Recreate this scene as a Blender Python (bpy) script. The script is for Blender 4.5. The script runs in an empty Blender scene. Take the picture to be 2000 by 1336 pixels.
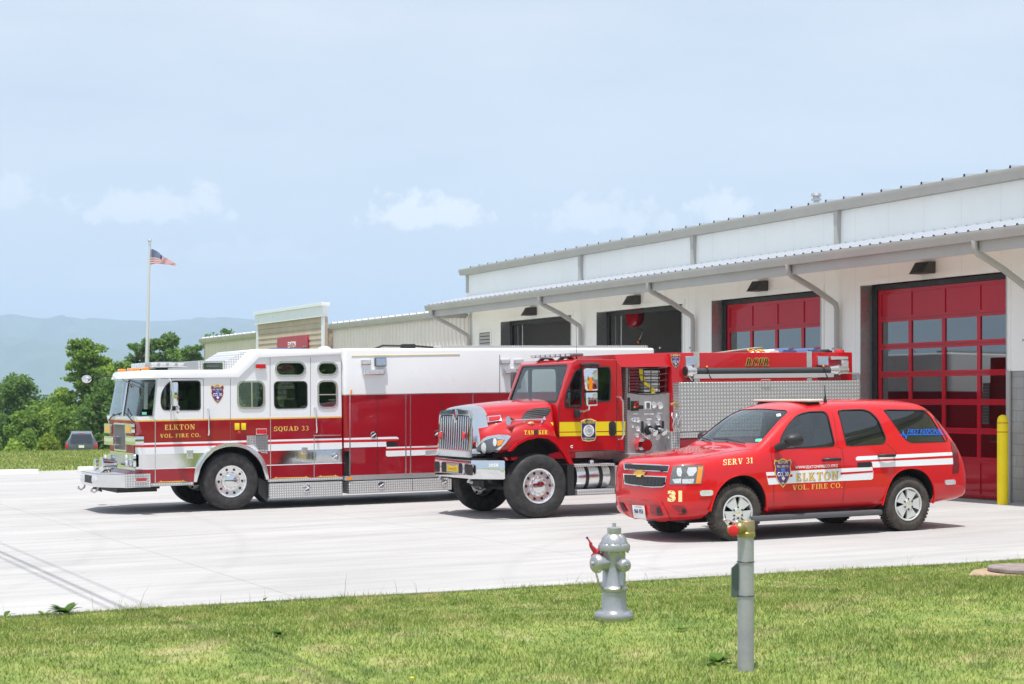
import bpy, bmesh, math, random
import numpy as np
from mathutils import Vector, Matrix, noise
R = math.radians
random.seed(7)
scn = bpy.context.scene
# ------------------------------------------------------------------ camera
FPX, EYE = 3400.0, 2.0                    # focal length in photo pixels (2000 wide), eye height
cam_d = bpy.data.cameras.new('camera'); cam = bpy.data.objects.new('camera', cam_d)
scn.collection.objects.link(cam); scn.camera = cam
cam.location = (0, 0, EYE); cam.rotation_euler = (R(90), 0, 0)
cam_d.sensor_width = 36; cam_d.lens = 36*FPX/2000; cam_d.shift_y = 112/2000
cam_d.clip_start = .5; cam_d.clip_end = 40000
cam_d.dof.use_dof = True; cam_d.dof.focus_distance = 27; cam_d.dof.aperture_fstop = 5.0
# site axes: V = the way the vehicles stand (nose to tail), W = along the front of the station
V2 = (.8997, .4366); W2 = (-.4366, .8997)
# ------------------------------------------------------------------ sun and sky
SV, SN = .17, .20
sund = Vector((-SN*W2[0]-SV*V2[0], -SN*W2[1]-SV*V2[1], 1)).normalized()
sl = bpy.data.lights.new('sun', 'SUN'); sl.energy = 4.6; sl.angle = R(.55); sl.color = (1, .96, .90)
so = bpy.data.objects.new('sun', sl); scn.collection.objects.link(so)
so.rotation_euler = (-sund).to_track_quat('-Z', 'Y').to_euler(); so.location = (0, 0, 60)
world = bpy.data.worlds.new('World'); scn.world = world; world.use_nodes = True
wt = world.node_tree; wn = wt.nodes; wl = wt.links; wn.clear()
def N(nt, typ, **k):
    n = nt.nodes.new(typ)
    for a, b in k.items():
        if a.startswith('i_'):
            key = a[2:]
            n.inputs[int(key) if key.isdigit() else key].default_value = b
        else: setattr(n, a, b)
    return n
def mth(nt, op, a, b=None, clamp=False):
    n = nt.nodes.new('ShaderNodeMath'); n.operation = op; n.use_clamp = clamp
    for i, x in enumerate((a, b)):
        if x is None: continue
        if isinstance(x, (int, float)): n.inputs[i].default_value = x
        else: nt.links.new(x, n.inputs[i])
    return n.outputs[0]
def ramp(nt, fac, stops, interp='LINEAR'):
    n = nt.nodes.new('ShaderNodeValToRGB'); n.color_ramp.interpolation = interp
    e = n.color_ramp.elements
    while len(e) < len(stops): e.new(.5)
    for i, (p, c) in enumerate(stops):
        e[i].position = p; e[i].color = (*c, 1) if isinstance(c, tuple) else (c, c, c, 1)
    nt.links.new(fac, n.inputs[0]); return n.outputs[0]
sky = N(wt, 'ShaderNodeTexSky', sky_type='NISHITA', sun_disc=False, sun_elevation=math.asin(sund.z),
        sun_rotation=math.atan2(sund.x, sund.y), air_density=1.0, dust_density=2.5, ozone_density=1.2, altitude=300)
skym = N(wt, 'ShaderNodeVectorMath', operation='SCALE', i_3=.12); wl.new(sky.outputs[0], skym.inputs[0])
geo = N(wt, 'ShaderNodeTexCoord'); sep = N(wt, 'ShaderNodeSeparateXYZ'); wl.new(geo.outputs['Generated'], sep.inputs[0])
yy = mth(wt, 'MAXIMUM', sep.outputs[1], .05)
gx = mth(wt, 'DIVIDE', sep.outputs[0], yy); gz = mth(wt, 'DIVIDE', sep.outputs[2], yy)
comb = N(wt, 'ShaderNodeCombineXYZ'); wl.new(gx, comb.inputs[0]); wl.new(gz, comb.inputs[2])
# high thin veil, streaky
mp = N(wt, 'ShaderNodeMapping'); mp.inputs['Scale'].default_value = (3.5, 1, 15); mp.inputs['Location'].default_value = (.8, 0, .3)
mp.inputs['Rotation'].default_value = (0, R(-8), 0)
wl.new(comb.outputs[0], mp.inputs[0])
nz1 = N(wt, 'ShaderNodeTexNoise', i_Scale=1.0, i_Detail=6, i_Roughness=.55); wl.new(mp.outputs[0], nz1.inputs['Vector'])
veil = ramp(wt, nz1.outputs[0], [(.32, .58), (.64, 1.0)])
# small fair-weather cumulus, each a place in the sky
puffn = N(wt, 'ShaderNodeTexNoise', i_Scale=60, i_Detail=9, i_Roughness=.6); wl.new(comb.outputs[0], puffn.inputs['Vector'])
def cumulus(px, py, rx, ry):
    cx, cz = (px-1000)/FPX, (780-py)/FPX; a, b = rx/FPX, ry/FPX
    dx = mth(wt, 'DIVIDE', mth(wt, 'SUBTRACT', gx, cx), a)
    dz = mth(wt, 'DIVIDE', mth(wt, 'SUBTRACT', gz, cz), b)
    dzb = mth(wt, 'MAXIMUM', dz, mth(wt, 'MULTIPLY', dz, -1.9))      # flatter base
    r = mth(wt, 'SQRT', mth(wt, 'ADD', mth(wt, 'MULTIPLY', dx, dx), mth(wt, 'MULTIPLY', dzb, dzb)))
    return mth(wt, 'SUBTRACT', 1.0, r)
cl = None
for (a, s) in (((825, 425, 150, 52), 1.0), ((1190, 432, 150, 55), .6), ((1405, 415, 85, 48), .72), ((300, 412, 170, 55), .62), ((25, 385, 80, 55), .45), ((1500, 440, 110, 35), .5),
               ((470, 500, 190, 40), .25), ((240, 555, 160, 40), .22)):
    e = mth(wt, 'ADD', cumulus(*a), mth(wt, 'MULTIPLY', mth(wt, 'SUBTRACT', puffn.outputs[0], .52), 3.0))
    e = mth(wt, 'MULTIPLY', mth(wt, 'MULTIPLY', e, 2.4, True), s)
    cl = e if cl is None else mth(wt, 'MAXIMUM', cl, e)
mixv = N(wt, 'ShaderNodeMix', data_type='RGBA'); wl.new(veil, mixv.inputs[0]); wl.new(skym.outputs[0], mixv.inputs[6])
mixv.inputs[7].default_value = (.625, .675, .755, 1)
hzf = ramp(wt, gz, [(.0, .85), (.05, .75), (.13, .12), (.25, .30)])
mixh = N(wt, 'ShaderNodeMix', data_type='RGBA'); wl.new(hzf, mixh.inputs[0]); wl.new(mixv.outputs[2], mixh.inputs[6]); mixh.inputs[7].default_value = (.665, .71, .78, 1)
mixc = N(wt, 'ShaderNodeMix', data_type='RGBA'); wl.new(mth(wt, 'MULTIPLY', cl, .95), mixc.inputs[0]); wl.new(mixh.outputs[2], mixc.inputs[6])
mixc.inputs[7].default_value = (.92, .91, .94, 1)
bg = N(wt, 'ShaderNodeBackground', i_Strength=1.0); wl.new(mixc.outputs[2], bg.inputs[0])
wo = N(wt, 'ShaderNodeOutputWorld'); wl.new(bg.outputs[0], wo.inputs[0])
scn.view_settings.view_transform = 'Standard'; scn.view_settings.look = 'None'
scn.view_settings.exposure = 0.32; scn.view_settings.gamma = 1
scn.cycles.max_bounces = 10; scn.cycles.diffuse_bounces = 6; scn.cycles.transparent_max_bounces = 24; scn.cycles.volume_bounces = 2
scn.cycles.sample_clamp_indirect = 6
# ------------------------------------------------------------------ mesh helpers
def bm_(): return bmesh.new()
def addv(bm, co): return bm.verts.new(co)
def addf(bm, vs, mi=0):
    try: f = bm.faces.new(vs)
    except ValueError: return None
    f.material_index = mi; return f
def box(bm, a, b, mi=0, bev=0, seg=2):
    x0, x1 = sorted((a[0], b[0])); y0, y1 = sorted((a[1], b[1])); z0, z1 = sorted((a[2], b[2]))
    v = [addv(bm, c) for c in ((x0,y0,z0),(x1,y0,z0),(x1,y1,z0),(x0,y1,z0),(x0,y0,z1),(x1,y0,z1),(x1,y1,z1),(x0,y1,z1))]
    fs = [addf(bm, [v[i] for i in q], mi) for q in ((0,3,2,1),(4,5,6,7),(0,1,5,4),(1,2,6,5),(2,3,7,6),(3,0,4,7))]
    if bev:
        es = list({e for f in fs for e in f.edges})
        bmesh.ops.bevel(bm, geom=es, offset=bev, segments=seg, affect='EDGES', profile=.5, material=-1)
def p3(axis, a, b, d):
    return {'x': (d, a, b), 'y': (a, d, b), 'z': (a, b, d)}[axis]
def prism(bm, pts, axis, d0, d1, mi=0, cap0=True, cap1=True):
    v0 = [addv(bm, p3(axis, *p, d0)) for p in pts]; v1 = [addv(bm, p3(axis, *p, d1)) for p in pts]
    n = len(pts)
    for i in range(n): addf(bm, [v0[i], v0[(i+1) % n], v1[(i+1) % n], v1[i]], mi)
    if cap0: addf(bm, v0[::-1], mi)
    if cap1: addf(bm, v1, mi)
    return v0, v1
def ring(bm, po, pi, axis, d0, d1, mi=0):
    n = len(po)
    a = [[addv(bm, p3(axis, *p, d)) for p in q] for q in (po, pi) for d in (d0, d1)]
    o0, o1, i0, i1 = a
    for i in range(n):
        j = (i+1) % n
        addf(bm, [o0[i], o0[j], o1[j], o1[i]], mi); addf(bm, [i0[j], i0[i], i1[i], i1[j]], mi)
        addf(bm, [o1[i], o1[j], i1[j], i1[i]], mi); addf(bm, [o0[j], o0[i], i0[i], i0[j]], mi)
def rrect(x0, x1, y0, y1, r, n=4):
    x0, x1 = sorted((x0, x1)); y0, y1 = sorted((y0, y1)); r = min(r, (x1-x0)/2.01, (y1-y0)/2.01); out = []
    for cx, cy, a in ((x1-r, y1-r, 0), (x0+r, y1-r, 90), (x0+r, y0+r, 180), (x1-r, y0+r, 270)):
        for k in range(n+1):
            t = R(a+90*k/n); out.append((cx+r*math.cos(t), cy+r*math.sin(t)))
    return out
def roundpoly(pts, r, n=3):
    out = []; m = len(pts)
    for i in range(m):
        p = Vector(pts[i]); a = Vector(pts[i-1]); b = Vector(pts[(i+1) % m])
        rr = r[i] if isinstance(r, (list, tuple)) else r
        if rr <= 0: out.append(tuple(p)); continue
        da = (a-p); db = (b-p); l = min(rr, da.length*.45, db.length*.45)
        s = p+da.normalized()*l; e = p+db.normalized()*l
        for k in range(n+1):
            t = k/n; out.append(tuple(s*(1-t)**2+p*2*t*(1-t)+e*t*t))
    return out
def inset2(pts, d):
    """move a closed outline inwards by d"""
    n = len(pts); ar = sum(pts[i][0]*pts[(i+1) % n][1]-pts[(i+1) % n][0]*pts[i][1] for i in range(n)); sg = 1 if ar > 0 else -1
    out = []
    for i in range(n):
        p = Vector(pts[i]); a = (p-Vector(pts[i-1])); b = (Vector(pts[(i+1) % n])-p)
        if a.length < 1e-6: a = b
        if b.length < 1e-6: b = a
        na = Vector((-a.y, a.x)).normalized()*sg; nb = Vector((-b.y, b.x)).normalized()*sg
        m = na+nb; m = m/max(m.length_squared, .3)*2 if m.length > 1e-6 else na
        out.append(tuple(p+m*d*(1 if True else 1)))
    return out
def basis(d):
    d = Vector(d).normalized(); u = Vector((0, 0, 1)) if abs(d.z) < .9 else Vector((1, 0, 0))
    a = d.cross(u).normalized(); return a, d.cross(a).normalized()
def tube(bm, pts, r, n=8, mi=0, caps=True, closed=False):
    pts = [Vector(p) for p in pts]; m = len(pts); rings = []
    a = None
    for i in range(m):
        if closed: d = pts[(i+1) % m]-pts[i-1]
        else: d = pts[min(i+1, m-1)]-pts[max(i-1, 0)]
        if a is None: a, b = basis(d)
        else:
            d = d.normalized(); a = (a-d*a.dot(d)); a = a.normalized() if a.length > 1e-6 else basis(d)[0]; b = d.cross(a).normalized()
        rr = r[i] if isinstance(r, (list, tuple)) else r
        rings.append([addv(bm, pts[i]+(a*math.cos(2*math.pi*k/n)+b*math.sin(2*math.pi*k/n))*rr) for k in range(n)])
    for i in range(m if closed else m-1):
        p, q = rings[i], rings[(i+1) % m]
        for k in range(n): addf(bm, [p[k], p[(k+1) % n], q[(k+1) % n], q[k]], mi)
    if caps and not closed: addf(bm, rings[0][::-1], mi); addf(bm, rings[-1], mi)
def lathe(bm, prof, c, axis='z', n=24, mi=0, a0=0, a1=360, mis=None, cap=True):
    """prof: (radius, position along axis)"""
    c = Vector(c); full = abs(a1-a0) >= 360; cols = n if full else n+1; rows = []
    for r, h in prof:
        row = []
        for k in range(cols):
            t = R(a0+(a1-a0)*k/n); x, y = r*math.cos(t), r*math.sin(t)
            row.append(addv(bm, c+Vector({'z': (x, y, h), 'x': (h, x, y), 'y': (x, h, y)}[axis])))
        rows.append(row)
    for i in range(len(rows)-1):
        m_ = mis[i] if mis else mi
        for k in range(n):
            j = (k+1) % cols
            addf(bm, [rows[i][k], rows[i][j], rows[i+1][j], rows[i+1][k]], m_)
    if full and cap:
        if prof[0][0] > 1e-5: addf(bm, rows[0][::-1], mis[0] if mis else mi)
        if prof[-1][0] > 1e-5: addf(bm, rows[-1], mis[-1] if mis else mi)
def cyl(bm, c0, c1, r, n=16, mi=0): tube(bm, [c0, c1], r, n, mi)
def ball(bm, c, r, mi=0, n=12, sc=(1, 1, 1)):
    g = bmesh.ops.create_uvsphere(bm, u_segments=n, v_segments=max(6, n//2+2), radius=r)
    for v in g['verts']: v.co = Vector((v.co.x*sc[0], v.co.y*sc[1], v.co.z*sc[2]))+Vector(c)
    for f in {f for v in g['verts'] for f in v.link_faces}: f.material_index = mi
def finish(bm, smooth=32, recalc=True, weld=1e-5):
    if weld: bmesh.ops.remove_doubles(bm, verts=bm.verts, dist=weld)
    if recalc: bmesh.ops.recalc_face_normals(bm, faces=bm.faces)
def obj(name, bm, mats, parent=None, smooth=32, recalc=True, weld=1e-5, off=None):
    finish(bm, smooth, recalc, weld)
    if off: bmesh.ops.translate(bm, verts=bm.verts, vec=-Vector(off))
    me = bpy.data.meshes.new(name); bm.to_mesh(me); bm.free()
    for m in (mats if isinstance(mats, (list, tuple)) else [mats]): me.materials.append(m)
    if smooth:
        me.polygons.foreach_set('use_smooth', [True]*len(me.polygons)); me.set_sharp_from_angle(angle=R(smooth))
    o = bpy.data.objects.new(name, me); scn.collection.objects.link(o)
    if parent: o.parent = parent
    return o
def tag(o, label=None, cat=None, group=None, kind=None):
    for k, v in (('label', label), ('category', cat), ('group', group), ('kind', kind)):
        if v: o[k] = v
    return o
def root(name, mat, label, cat, group=None):
    o = bpy.data.objects.new(name, None); scn.collection.objects.link(o); o.empty_display_size = .3
    o.matrix_world = mat; return tag(o, label, cat, group)
def dup(o, parent=None):
    c = o.copy(); scn.collection.objects.link(c)
    if parent: c.parent = parent
    for ch in list(o.children): dup(ch, c)
    return c
def boolean(o, cutters, op='DIFFERENCE', keep=False):
    for c in (cutters if isinstance(cutters, list) else [cutters]):
        c.parent = o.parent
        m = o.modifiers.new('b', 'BOOLEAN'); m.operation = op; m.object = c; m.solver = 'EXACT'; m.material_mode = 'TRANSFER'
    dg = bpy.context.evaluated_depsgraph_get(); dg.update()
    me = bpy.data.meshes.new_from_object(o.evaluated_get(dg), depsgraph=dg)
    o.modifiers.clear(); old = o.data; o.data = me; me.name = o.name
    if not keep:
        for c in (cutters if isinstance(cutters, list) else [cutters]): bpy.data.objects.remove(c, do_unlink=True)
    me.polygons.foreach_set('use_smooth', [True]*len(me.polygons)); me.set_sharp_from_angle(angle=R(30))
    return o
def text_bm(txt, h, mi=0, bold=0.0, shear=0.0, sx=1.0, sp=1.0, align='LEFT', depth=0.002):
    """the writing as a mesh in its own xy plane, height h"""
    c = bpy.data.curves.new('t', 'FONT'); c.body = txt; c.size = 1; c.offset = bold; c.shear = shear; c.space_character = sp
    c.align_x = align; c.extrude = 0; c.resolution_u = 3
    o = bpy.data.objects.new('t', c); scn.collection.objects.link(o)
    dg = bpy.context.evaluated_depsgraph_get(); dg.update()
    me = bpy.data.meshes.new_from_object(o.evaluated_get(dg), depsgraph=dg)
    bm = bmesh.new(); bm.from_mesh(me); bpy.data.objects.remove(o, do_unlink=True); bpy.data.curves.remove(c); bpy.data.meshes.remove(me)
    k = h/.70
    for v in bm.verts: v.co = (v.co.x*k*sx, v.co.y*k, 0)
    g = bmesh.ops.extrude_face_region(bm, geom=bm.faces[:])
    for e in g['geom']:
        if isinstance(e, bmesh.types.BMVert): e.co.z += depth
    for f in bm.faces: f.material_index = mi
    return bm
def serif_bm(txt, shear=0.0, sp=.10):
    """roman capitals with slab serifs, drawn stroke by stroke; every stroke lies a hair above the last"""
    bm = bm_(); st_ = [0]; x = 0
    def face(pts): bm_f = addf(bm, [addv(bm, (a+shear*b, b, st_[0]*.00022)) for a, b in pts]); st_[0] = (st_[0]+1) % 7
    for ch in txt:
        if ch == ' ': x += .42; continue
        r = lambda a, b, c, d: face([(x+a, b), (x+c, b), (x+c, d), (x+a, d)])
        dg = lambda a, b, c, d, w: face([(x+a, b), (x+a+w, b), (x+c+w, d), (x+c, d)])
        def arc(cx, cy, rx, ry, a0, a1, tx=.19, ty=.09, n=12):
            for k in range(n):
                t0, t1 = R(a0+(a1-a0)*k/n), R(a0+(a1-a0)*(k+1)/n); o = lambda t: (x+cx+rx*math.cos(t), cy+ry*math.sin(t)); i = lambda t: (x+cx+(rx-tx)*math.cos(t), cy+(ry-ty)*math.sin(t))
                addf(bm, [addv(bm, (p[0]+shear*p[1], p[1], st_[0]*.00022)) for p in (o(t0), o(t1), i(t1), i(t0))])
            st_[0] = (st_[0]+1) % 7
        if ch in 'EFLKRPDB': r(.08, 0, .28, 1); r(0, .92, .37, 1); r(0, 0, .37, .08)
        w = .74
        if ch == 'E': r(.28, 0, .66, .10); r(.28, .9, .62, 1); r(.28, .46, .48, .55); r(.58, .1, .66, .28); r(.54, .74, .62, .9); r(.44, .38, .5, .63)
        elif ch == 'F': r(.28, .9, .62, 1); r(.28, .46, .48, .55); r(.54, .74, .62, .9); r(.44, .38, .5, .63); w = .68
        elif ch == 'L': r(.28, 0, .62, .10); r(.55, .1, .63, .32); w = .70
        elif ch == 'K': dg(.26, .40, .58, .95, .10); dg(.56, .04, .34, .56, .22); r(.46, .93, .82, 1); r(.5, 0, .92, .08); w = .95
        elif ch == 'T': r(0, .9, .78, 1); r(0, .7, .07, .9); r(.71, .7, .78, .9); r(.29, 0, .49, .9); r(.19, 0, .59, .08); w = .84
        elif ch in 'OQ':
            arc(.43, .5, .43, .52, 0, 360, n=24); w = .92
            if ch == 'Q': dg(.62, -.16, .42, .18, .16)
        elif ch == 'N': r(.1, 0, .2, 1); r(.68, 0, .78, 1); dg(.60, 0, .06, 1, .22); r(0, .93, .24, 1); r(0, 0, .32, .07); r(.56, .93, .9, 1); w = .95
        elif ch == 'V': dg(.32, 0, .06, 1, .22); dg(.42, 0, .68, 1, .09); r(0, .93, .38, 1); r(.56, .93, .86, 1); w = .90
        elif ch == 'A': dg(.08, 0, .38, 1, .09); dg(.58, 0, .34, 1, .22); r(.24, .28, .6, .37); r(0, 0, .28, .07); r(.48, 0, .9, .07); w = .94
        elif ch == 'I': r(.1, 0, .3, 1); r(0, 0, .4, .08); r(0, .92, .4, 1); w = .46
        elif ch in 'RP':
            arc(.34, .73, .32, .275, -90, 90); r(.28, .91, .36, 1); r(.28, .455, .36, .545)
            if ch == 'R': dg(.58, 0, .36, .5, .2); r(.56, 0, .88, .08); w = .90
        elif ch == 'D': arc(.30, .5, .52, .5, -90, 90); w = .88
        elif ch == 'C': arc(.43, .5, .43, .52, 48, 312, n=18); r(.66, .62, .74, .98); w = .84
        elif ch == 'S': arc(.33, .74, .31, .28, 20, 270, .17); arc(.33, .27, .33, .29, -160, 90, .17); r(.56, .66, .64, .98); r(.0, .02, .08, .36); w = .72
        elif ch == 'U': r(.08, .3, .28, 1); r(.62, .3, .72, 1); arc(.40, .34, .32, .36, 180, 360, .18); r(0, .92, .38, 1); r(.5, .92, .84, 1); w = .88
        elif ch == '3': arc(.30, .75, .28, .26, -90, 150, .15); arc(.30, .26, .31, .28, -150, 90, .16); w = .68
        elif ch == '1': r(.14, 0, .34, 1); r(.02, 0, .46, .08); r(.02, .84, .14, .94); w = .52
        elif ch == '.': r(.02, 0, .2, .18); w = .24
        x += w+sp
    return bm
def place_text(name, txt, org, xd, yd, h, m, parent, width=None, serif=False, **k):
    """org lower left, xd reading direction, yd up"""
    if serif:
        bm = serif_bm(txt, k.get('shear', 0))
        for v in bm.verts: v.co = (v.co.x*h, v.co.y*h, v.co.z+.0015)
    else: bm = text_bm(txt, h, **k)
    xs = [v.co.x for v in bm.verts]; x0, x1 = min(xs), max(xs); s = (width/(x1-x0)) if width else 1
    xd = Vector(xd).normalized(); yd = Vector(yd).normalized(); zd = xd.cross(yd)
    for v in bm.verts: v.co = Vector(org)+xd*((v.co.x-x0)*s)+yd*v.co.y+zd*v.co.z
    return obj(name, bm, m, parent, smooth=0, weld=0 if serif else 1e-5, recalc=not serif)
# ------------------------------------------------------------------ materials
def mat(name, col, rough=.5, metal=0, coat=0, var=0, vscale=3, bump=0, bscale=40, emit=None, spec=None, col2=None, transl=0, coords='Object', detail=4):
    m = bpy.data.materials.new(name); m.use_nodes = True; nt = m.node_tree; b = nt.nodes['Principled BSDF']
    b.inputs['Base Color'].default_value = (*col, 1); b.inputs['Roughness'].default_value = rough; b.inputs['Metallic'].default_value = metal
    b.inputs['Coat Weight'].default_value = coat; b.inputs['Coat Roughness'].default_value = .03
    if spec is not None: b.inputs['Specular IOR Level'].default_value = spec
    if emit: b.inputs['Emission Color'].default_value = (*emit[0], 1); b.inputs['Emission Strength'].default_value = emit[1]
    if var or bump:
        tc = N(nt, 'ShaderNodeTexCoord')
    if var:
        nz = N(nt, 'ShaderNodeTexNoise', i_Scale=vscale, i_Detail=detail, i_Roughness=.6); nt.links.new(tc.outputs[coords], nz.inputs['Vector'])
        c2 = col2 or tuple(min(1, c*(1-var)) for c in col); c1 = tuple(min(1, c*(1+var*.6)) for c in col) if not col2 else col
        o = ramp(nt, nz.outputs[0], [(.3, c2), (.7, c1)]); nt.links.new(o, b.inputs['Base Color'])
        rr = ramp(nt, nz.outputs[0], [(.3, min(1, rough*1.25+.01)), (.7, rough*.85)]); nt.links.new(rr, b.inputs['Roughness'])
    if bump:
        nb = N(nt, 'ShaderNodeTexNoise', i_Scale=bscale, i_Detail=3); nt.links.new(tc.outputs[coords], nb.inputs['Vector'])
        bp = N(nt, 'ShaderNodeBump', i_Strength=bump, i_Distance=.02); nt.links.new(nb.outputs[0], bp.inputs['Height']); nt.links.new(bp.outputs[0], b.inputs['Normal'])
    return m
def glass(name, tint, refl=1.0, rough=0.0, wav=0):
    m = bpy.data.materials.new(name); m.use_nodes = True; nt = m.node_tree; nt.nodes.clear()
    t = N(nt, 'ShaderNodeBsdfTransparent'); t.inputs[0].default_value = (*tint, 1)
    g = N(nt, 'ShaderNodeBsdfGlossy'); g.inputs['Roughness'].default_value = rough; g.inputs[0].default_value = (.92, .95, .95, 1)
    ge = N(nt, 'ShaderNodeNewGeometry'); dt = N(nt, 'ShaderNodeVectorMath', operation='DOT_PRODUCT'); nt.links.new(ge.outputs['Normal'], dt.inputs[0]); nt.links.new(ge.outputs['Incoming'], dt.inputs[1])
    sch = mth(nt, 'ADD', .04, mth(nt, 'MULTIPLY', .96, mth(nt, 'POWER', mth(nt, 'SUBTRACT', 1.0, mth(nt, 'ABSOLUTE', dt.outputs['Value'])), 5.0)))
    if wav:
        tc = N(nt, 'ShaderNodeTexCoord'); nz = N(nt, 'ShaderNodeTexNoise', i_Scale=1.3, i_Detail=1); nt.links.new(tc.outputs['Object'], nz.inputs['Vector'])
        bp = N(nt, 'ShaderNodeBump', i_Strength=wav, i_Distance=.05); nt.links.new(nz.outputs[0], bp.inputs['Height'])
        nt.links.new(bp.outputs[0], g.inputs['Normal'])
    mx = N(nt, 'ShaderNodeMixShader'); o = N(nt, 'ShaderNodeOutputMaterial')
    nt.links.new(mth(nt, 'MULTIPLY', mth(nt, 'ADD', sch, .02), 2.0*refl, True), mx.inputs[0]); nt.links.new(t.outputs[0], mx.inputs[1]); nt.links.new(g.outputs[0], mx.inputs[2]); nt.links.new(mx.outputs[0], o.inputs[0])
    return m
def treadplate(name, pitch=.045, axes='xz', tint=(.62, .62, .62)):
    """bright aluminium with raised lozenges, in the object's own plane"""
    m = bpy.data.materials.new(name); m.use_nodes = True; nt = m.node_tree; b = nt.nodes['Principled BSDF']
    tc = N(nt, 'ShaderNodeTexCoord'); s = N(nt, 'ShaderNodeSeparateXYZ'); nt.links.new(tc.outputs['Object'], s.inputs[0])
    k = 2*math.pi/pitch
    a = {'x': 0, 'y': 1, 'z': 2}
    A = mth(nt, 'SINE', mth(nt, 'MULTIPLY', s.outputs[a[axes[0]]], k/2)); B = mth(nt, 'SINE', mth(nt, 'MULTIPLY', s.outputs[a[axes[1]]], k/2))
    h = mth(nt, 'ABSOLUTE', mth(nt, 'MULTIPLY', A, B)); hh = ramp(nt, h, [(.42, 0.0), (.85, 1.0)])
    bp = N(nt, 'ShaderNodeBump', i_Strength=.9, i_Distance=.006); nt.links.new(hh, bp.inputs['Height']); nt.links.new(bp.outputs[0], b.inputs['Normal'])
    nt.links.new(ramp(nt, hh, [(0.0, tuple(c*.78 for c in tint)), (1.0, tuple(min(1, c*1.35) for c in tint))]), b.inputs['Base Color'])
    b.inputs['Metallic'].default_value = .6; b.inputs['Roughness'].default_value = .36
    return m
M = {}
M['red_dark'] = mat('deep_red_paint', (.29, .002, .011), .4, spec=.2, coat=.95, var=.06, vscale=2)
M['red_tank'] = mat('bright_red_paint', (.46, .003, .008), .4, spec=.2, coat=.95, var=.05, vscale=2)
M['red_suv'] = mat('scarlet_paint', (.62, .004, .008), .4, spec=.2, coat=.95, var=.04, vscale=2)
M['white'] = mat('white_paint', (.80, .80, .82), .3, coat=.8, var=.03, vscale=1.5)
M['stripe_white'] = mat('reflective_white', (.78, .80, .82), .4)
M['stripe_red'] = mat('reflective_red', (.6, .012, .02), .3)
M['gold'] = mat('gold_leaf', (.85, .52, .10), .4, metal=.15, var=.15, vscale=30)
M['gold_pale'] = mat('pale_gold', (.88, .72, .32), .4)
M['yellow'] = mat('reflective_yellow', (.80, .62, .012), .35)
M['black'] = mat('black_rubber', (.018, .018, .02), .55, var=.3, vscale=6)
M['tyre'] = mat('tyre_rubber', (.036, .034, .034), .72, var=.35, vscale=9, bump=.25, bscale=60)
M['tyre_dusty'] = mat('dusty_tyre_rubber', (.068, .057, .048), .85, var=.35, vscale=12, bump=.3, bscale=60)
M['chrome'] = mat('chrome', (.74, .75, .77), .06, metal=1, var=.03)
M['alu'] = mat('polished_aluminium', (.78, .78, .79), .2, metal=.95, var=.06, vscale=8)
M['steel'] = mat('brushed_steel', (.56, .56, .57), .36, metal=.85, var=.12, vscale=14)
M['tread'] = treadplate('tread_plate'); M['tread_top'] = treadplate('tread_plate_top', axes='xy'); M['tread_front'] = treadplate('tread_plate_front', axes='yz')
M['tread_big'] = treadplate('tread_plate_coarse', pitch=.062)
M['rim_alu'] = mat('wheel_aluminium', (.84, .84, .85), .22, metal=.8, coat=.4)
M['dark'] = mat('dark_plastic', (.02, .02, .022), .45, var=.2, vscale=8)
M['grey_plastic'] = mat('grey_plastic', (.09, .09, .1), .5)
M['interior'] = mat('dark_cab_trim', (.045, .047, .05), .7, var=.2)
M['seat_grey'] = mat('grey_seat_fabric', (.13, .13, .14), .85, var=.2)
M['lens_red'] = mat('red_lens', (.62, .008, .015), .12, coat=1)
M['lens_amber'] = mat('amber_lens', (.95, .28, .012), .12, coat=1)
M['lens_clear'] = mat('clear_lens', (.72, .73, .75), .15, metal=.25, coat=1, var=.3, vscale=50)
M['lens_blue'] = mat('floodlight_lens', (.42, .52, .68), .15, metal=.3, coat=1, var=.2, vscale=60)
M['sticker'] = mat('sticker_green', (.12, .62, .4), .5)
M['glass'] = glass('window_glass', (.62, .70, .68), .7); M['glass_dark'] = glass('tinted_glass', (.06, .065, .07), 1.1); M['glass_mid'] = glass('lightly_tinted_glass', (.34, .40, .40), 1.1)
M['black_ink'] = mat('black_ink', (.012, .012, .014), .5); M['navy'] = mat('navy_patch', (.03, .03, .13), .5); M['purple'] = mat('purple_patch', (.10, .035, .17), .5)
M['blue_vinyl'] = mat('blue_vinyl', (.005, .17, .82), .4)
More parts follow.
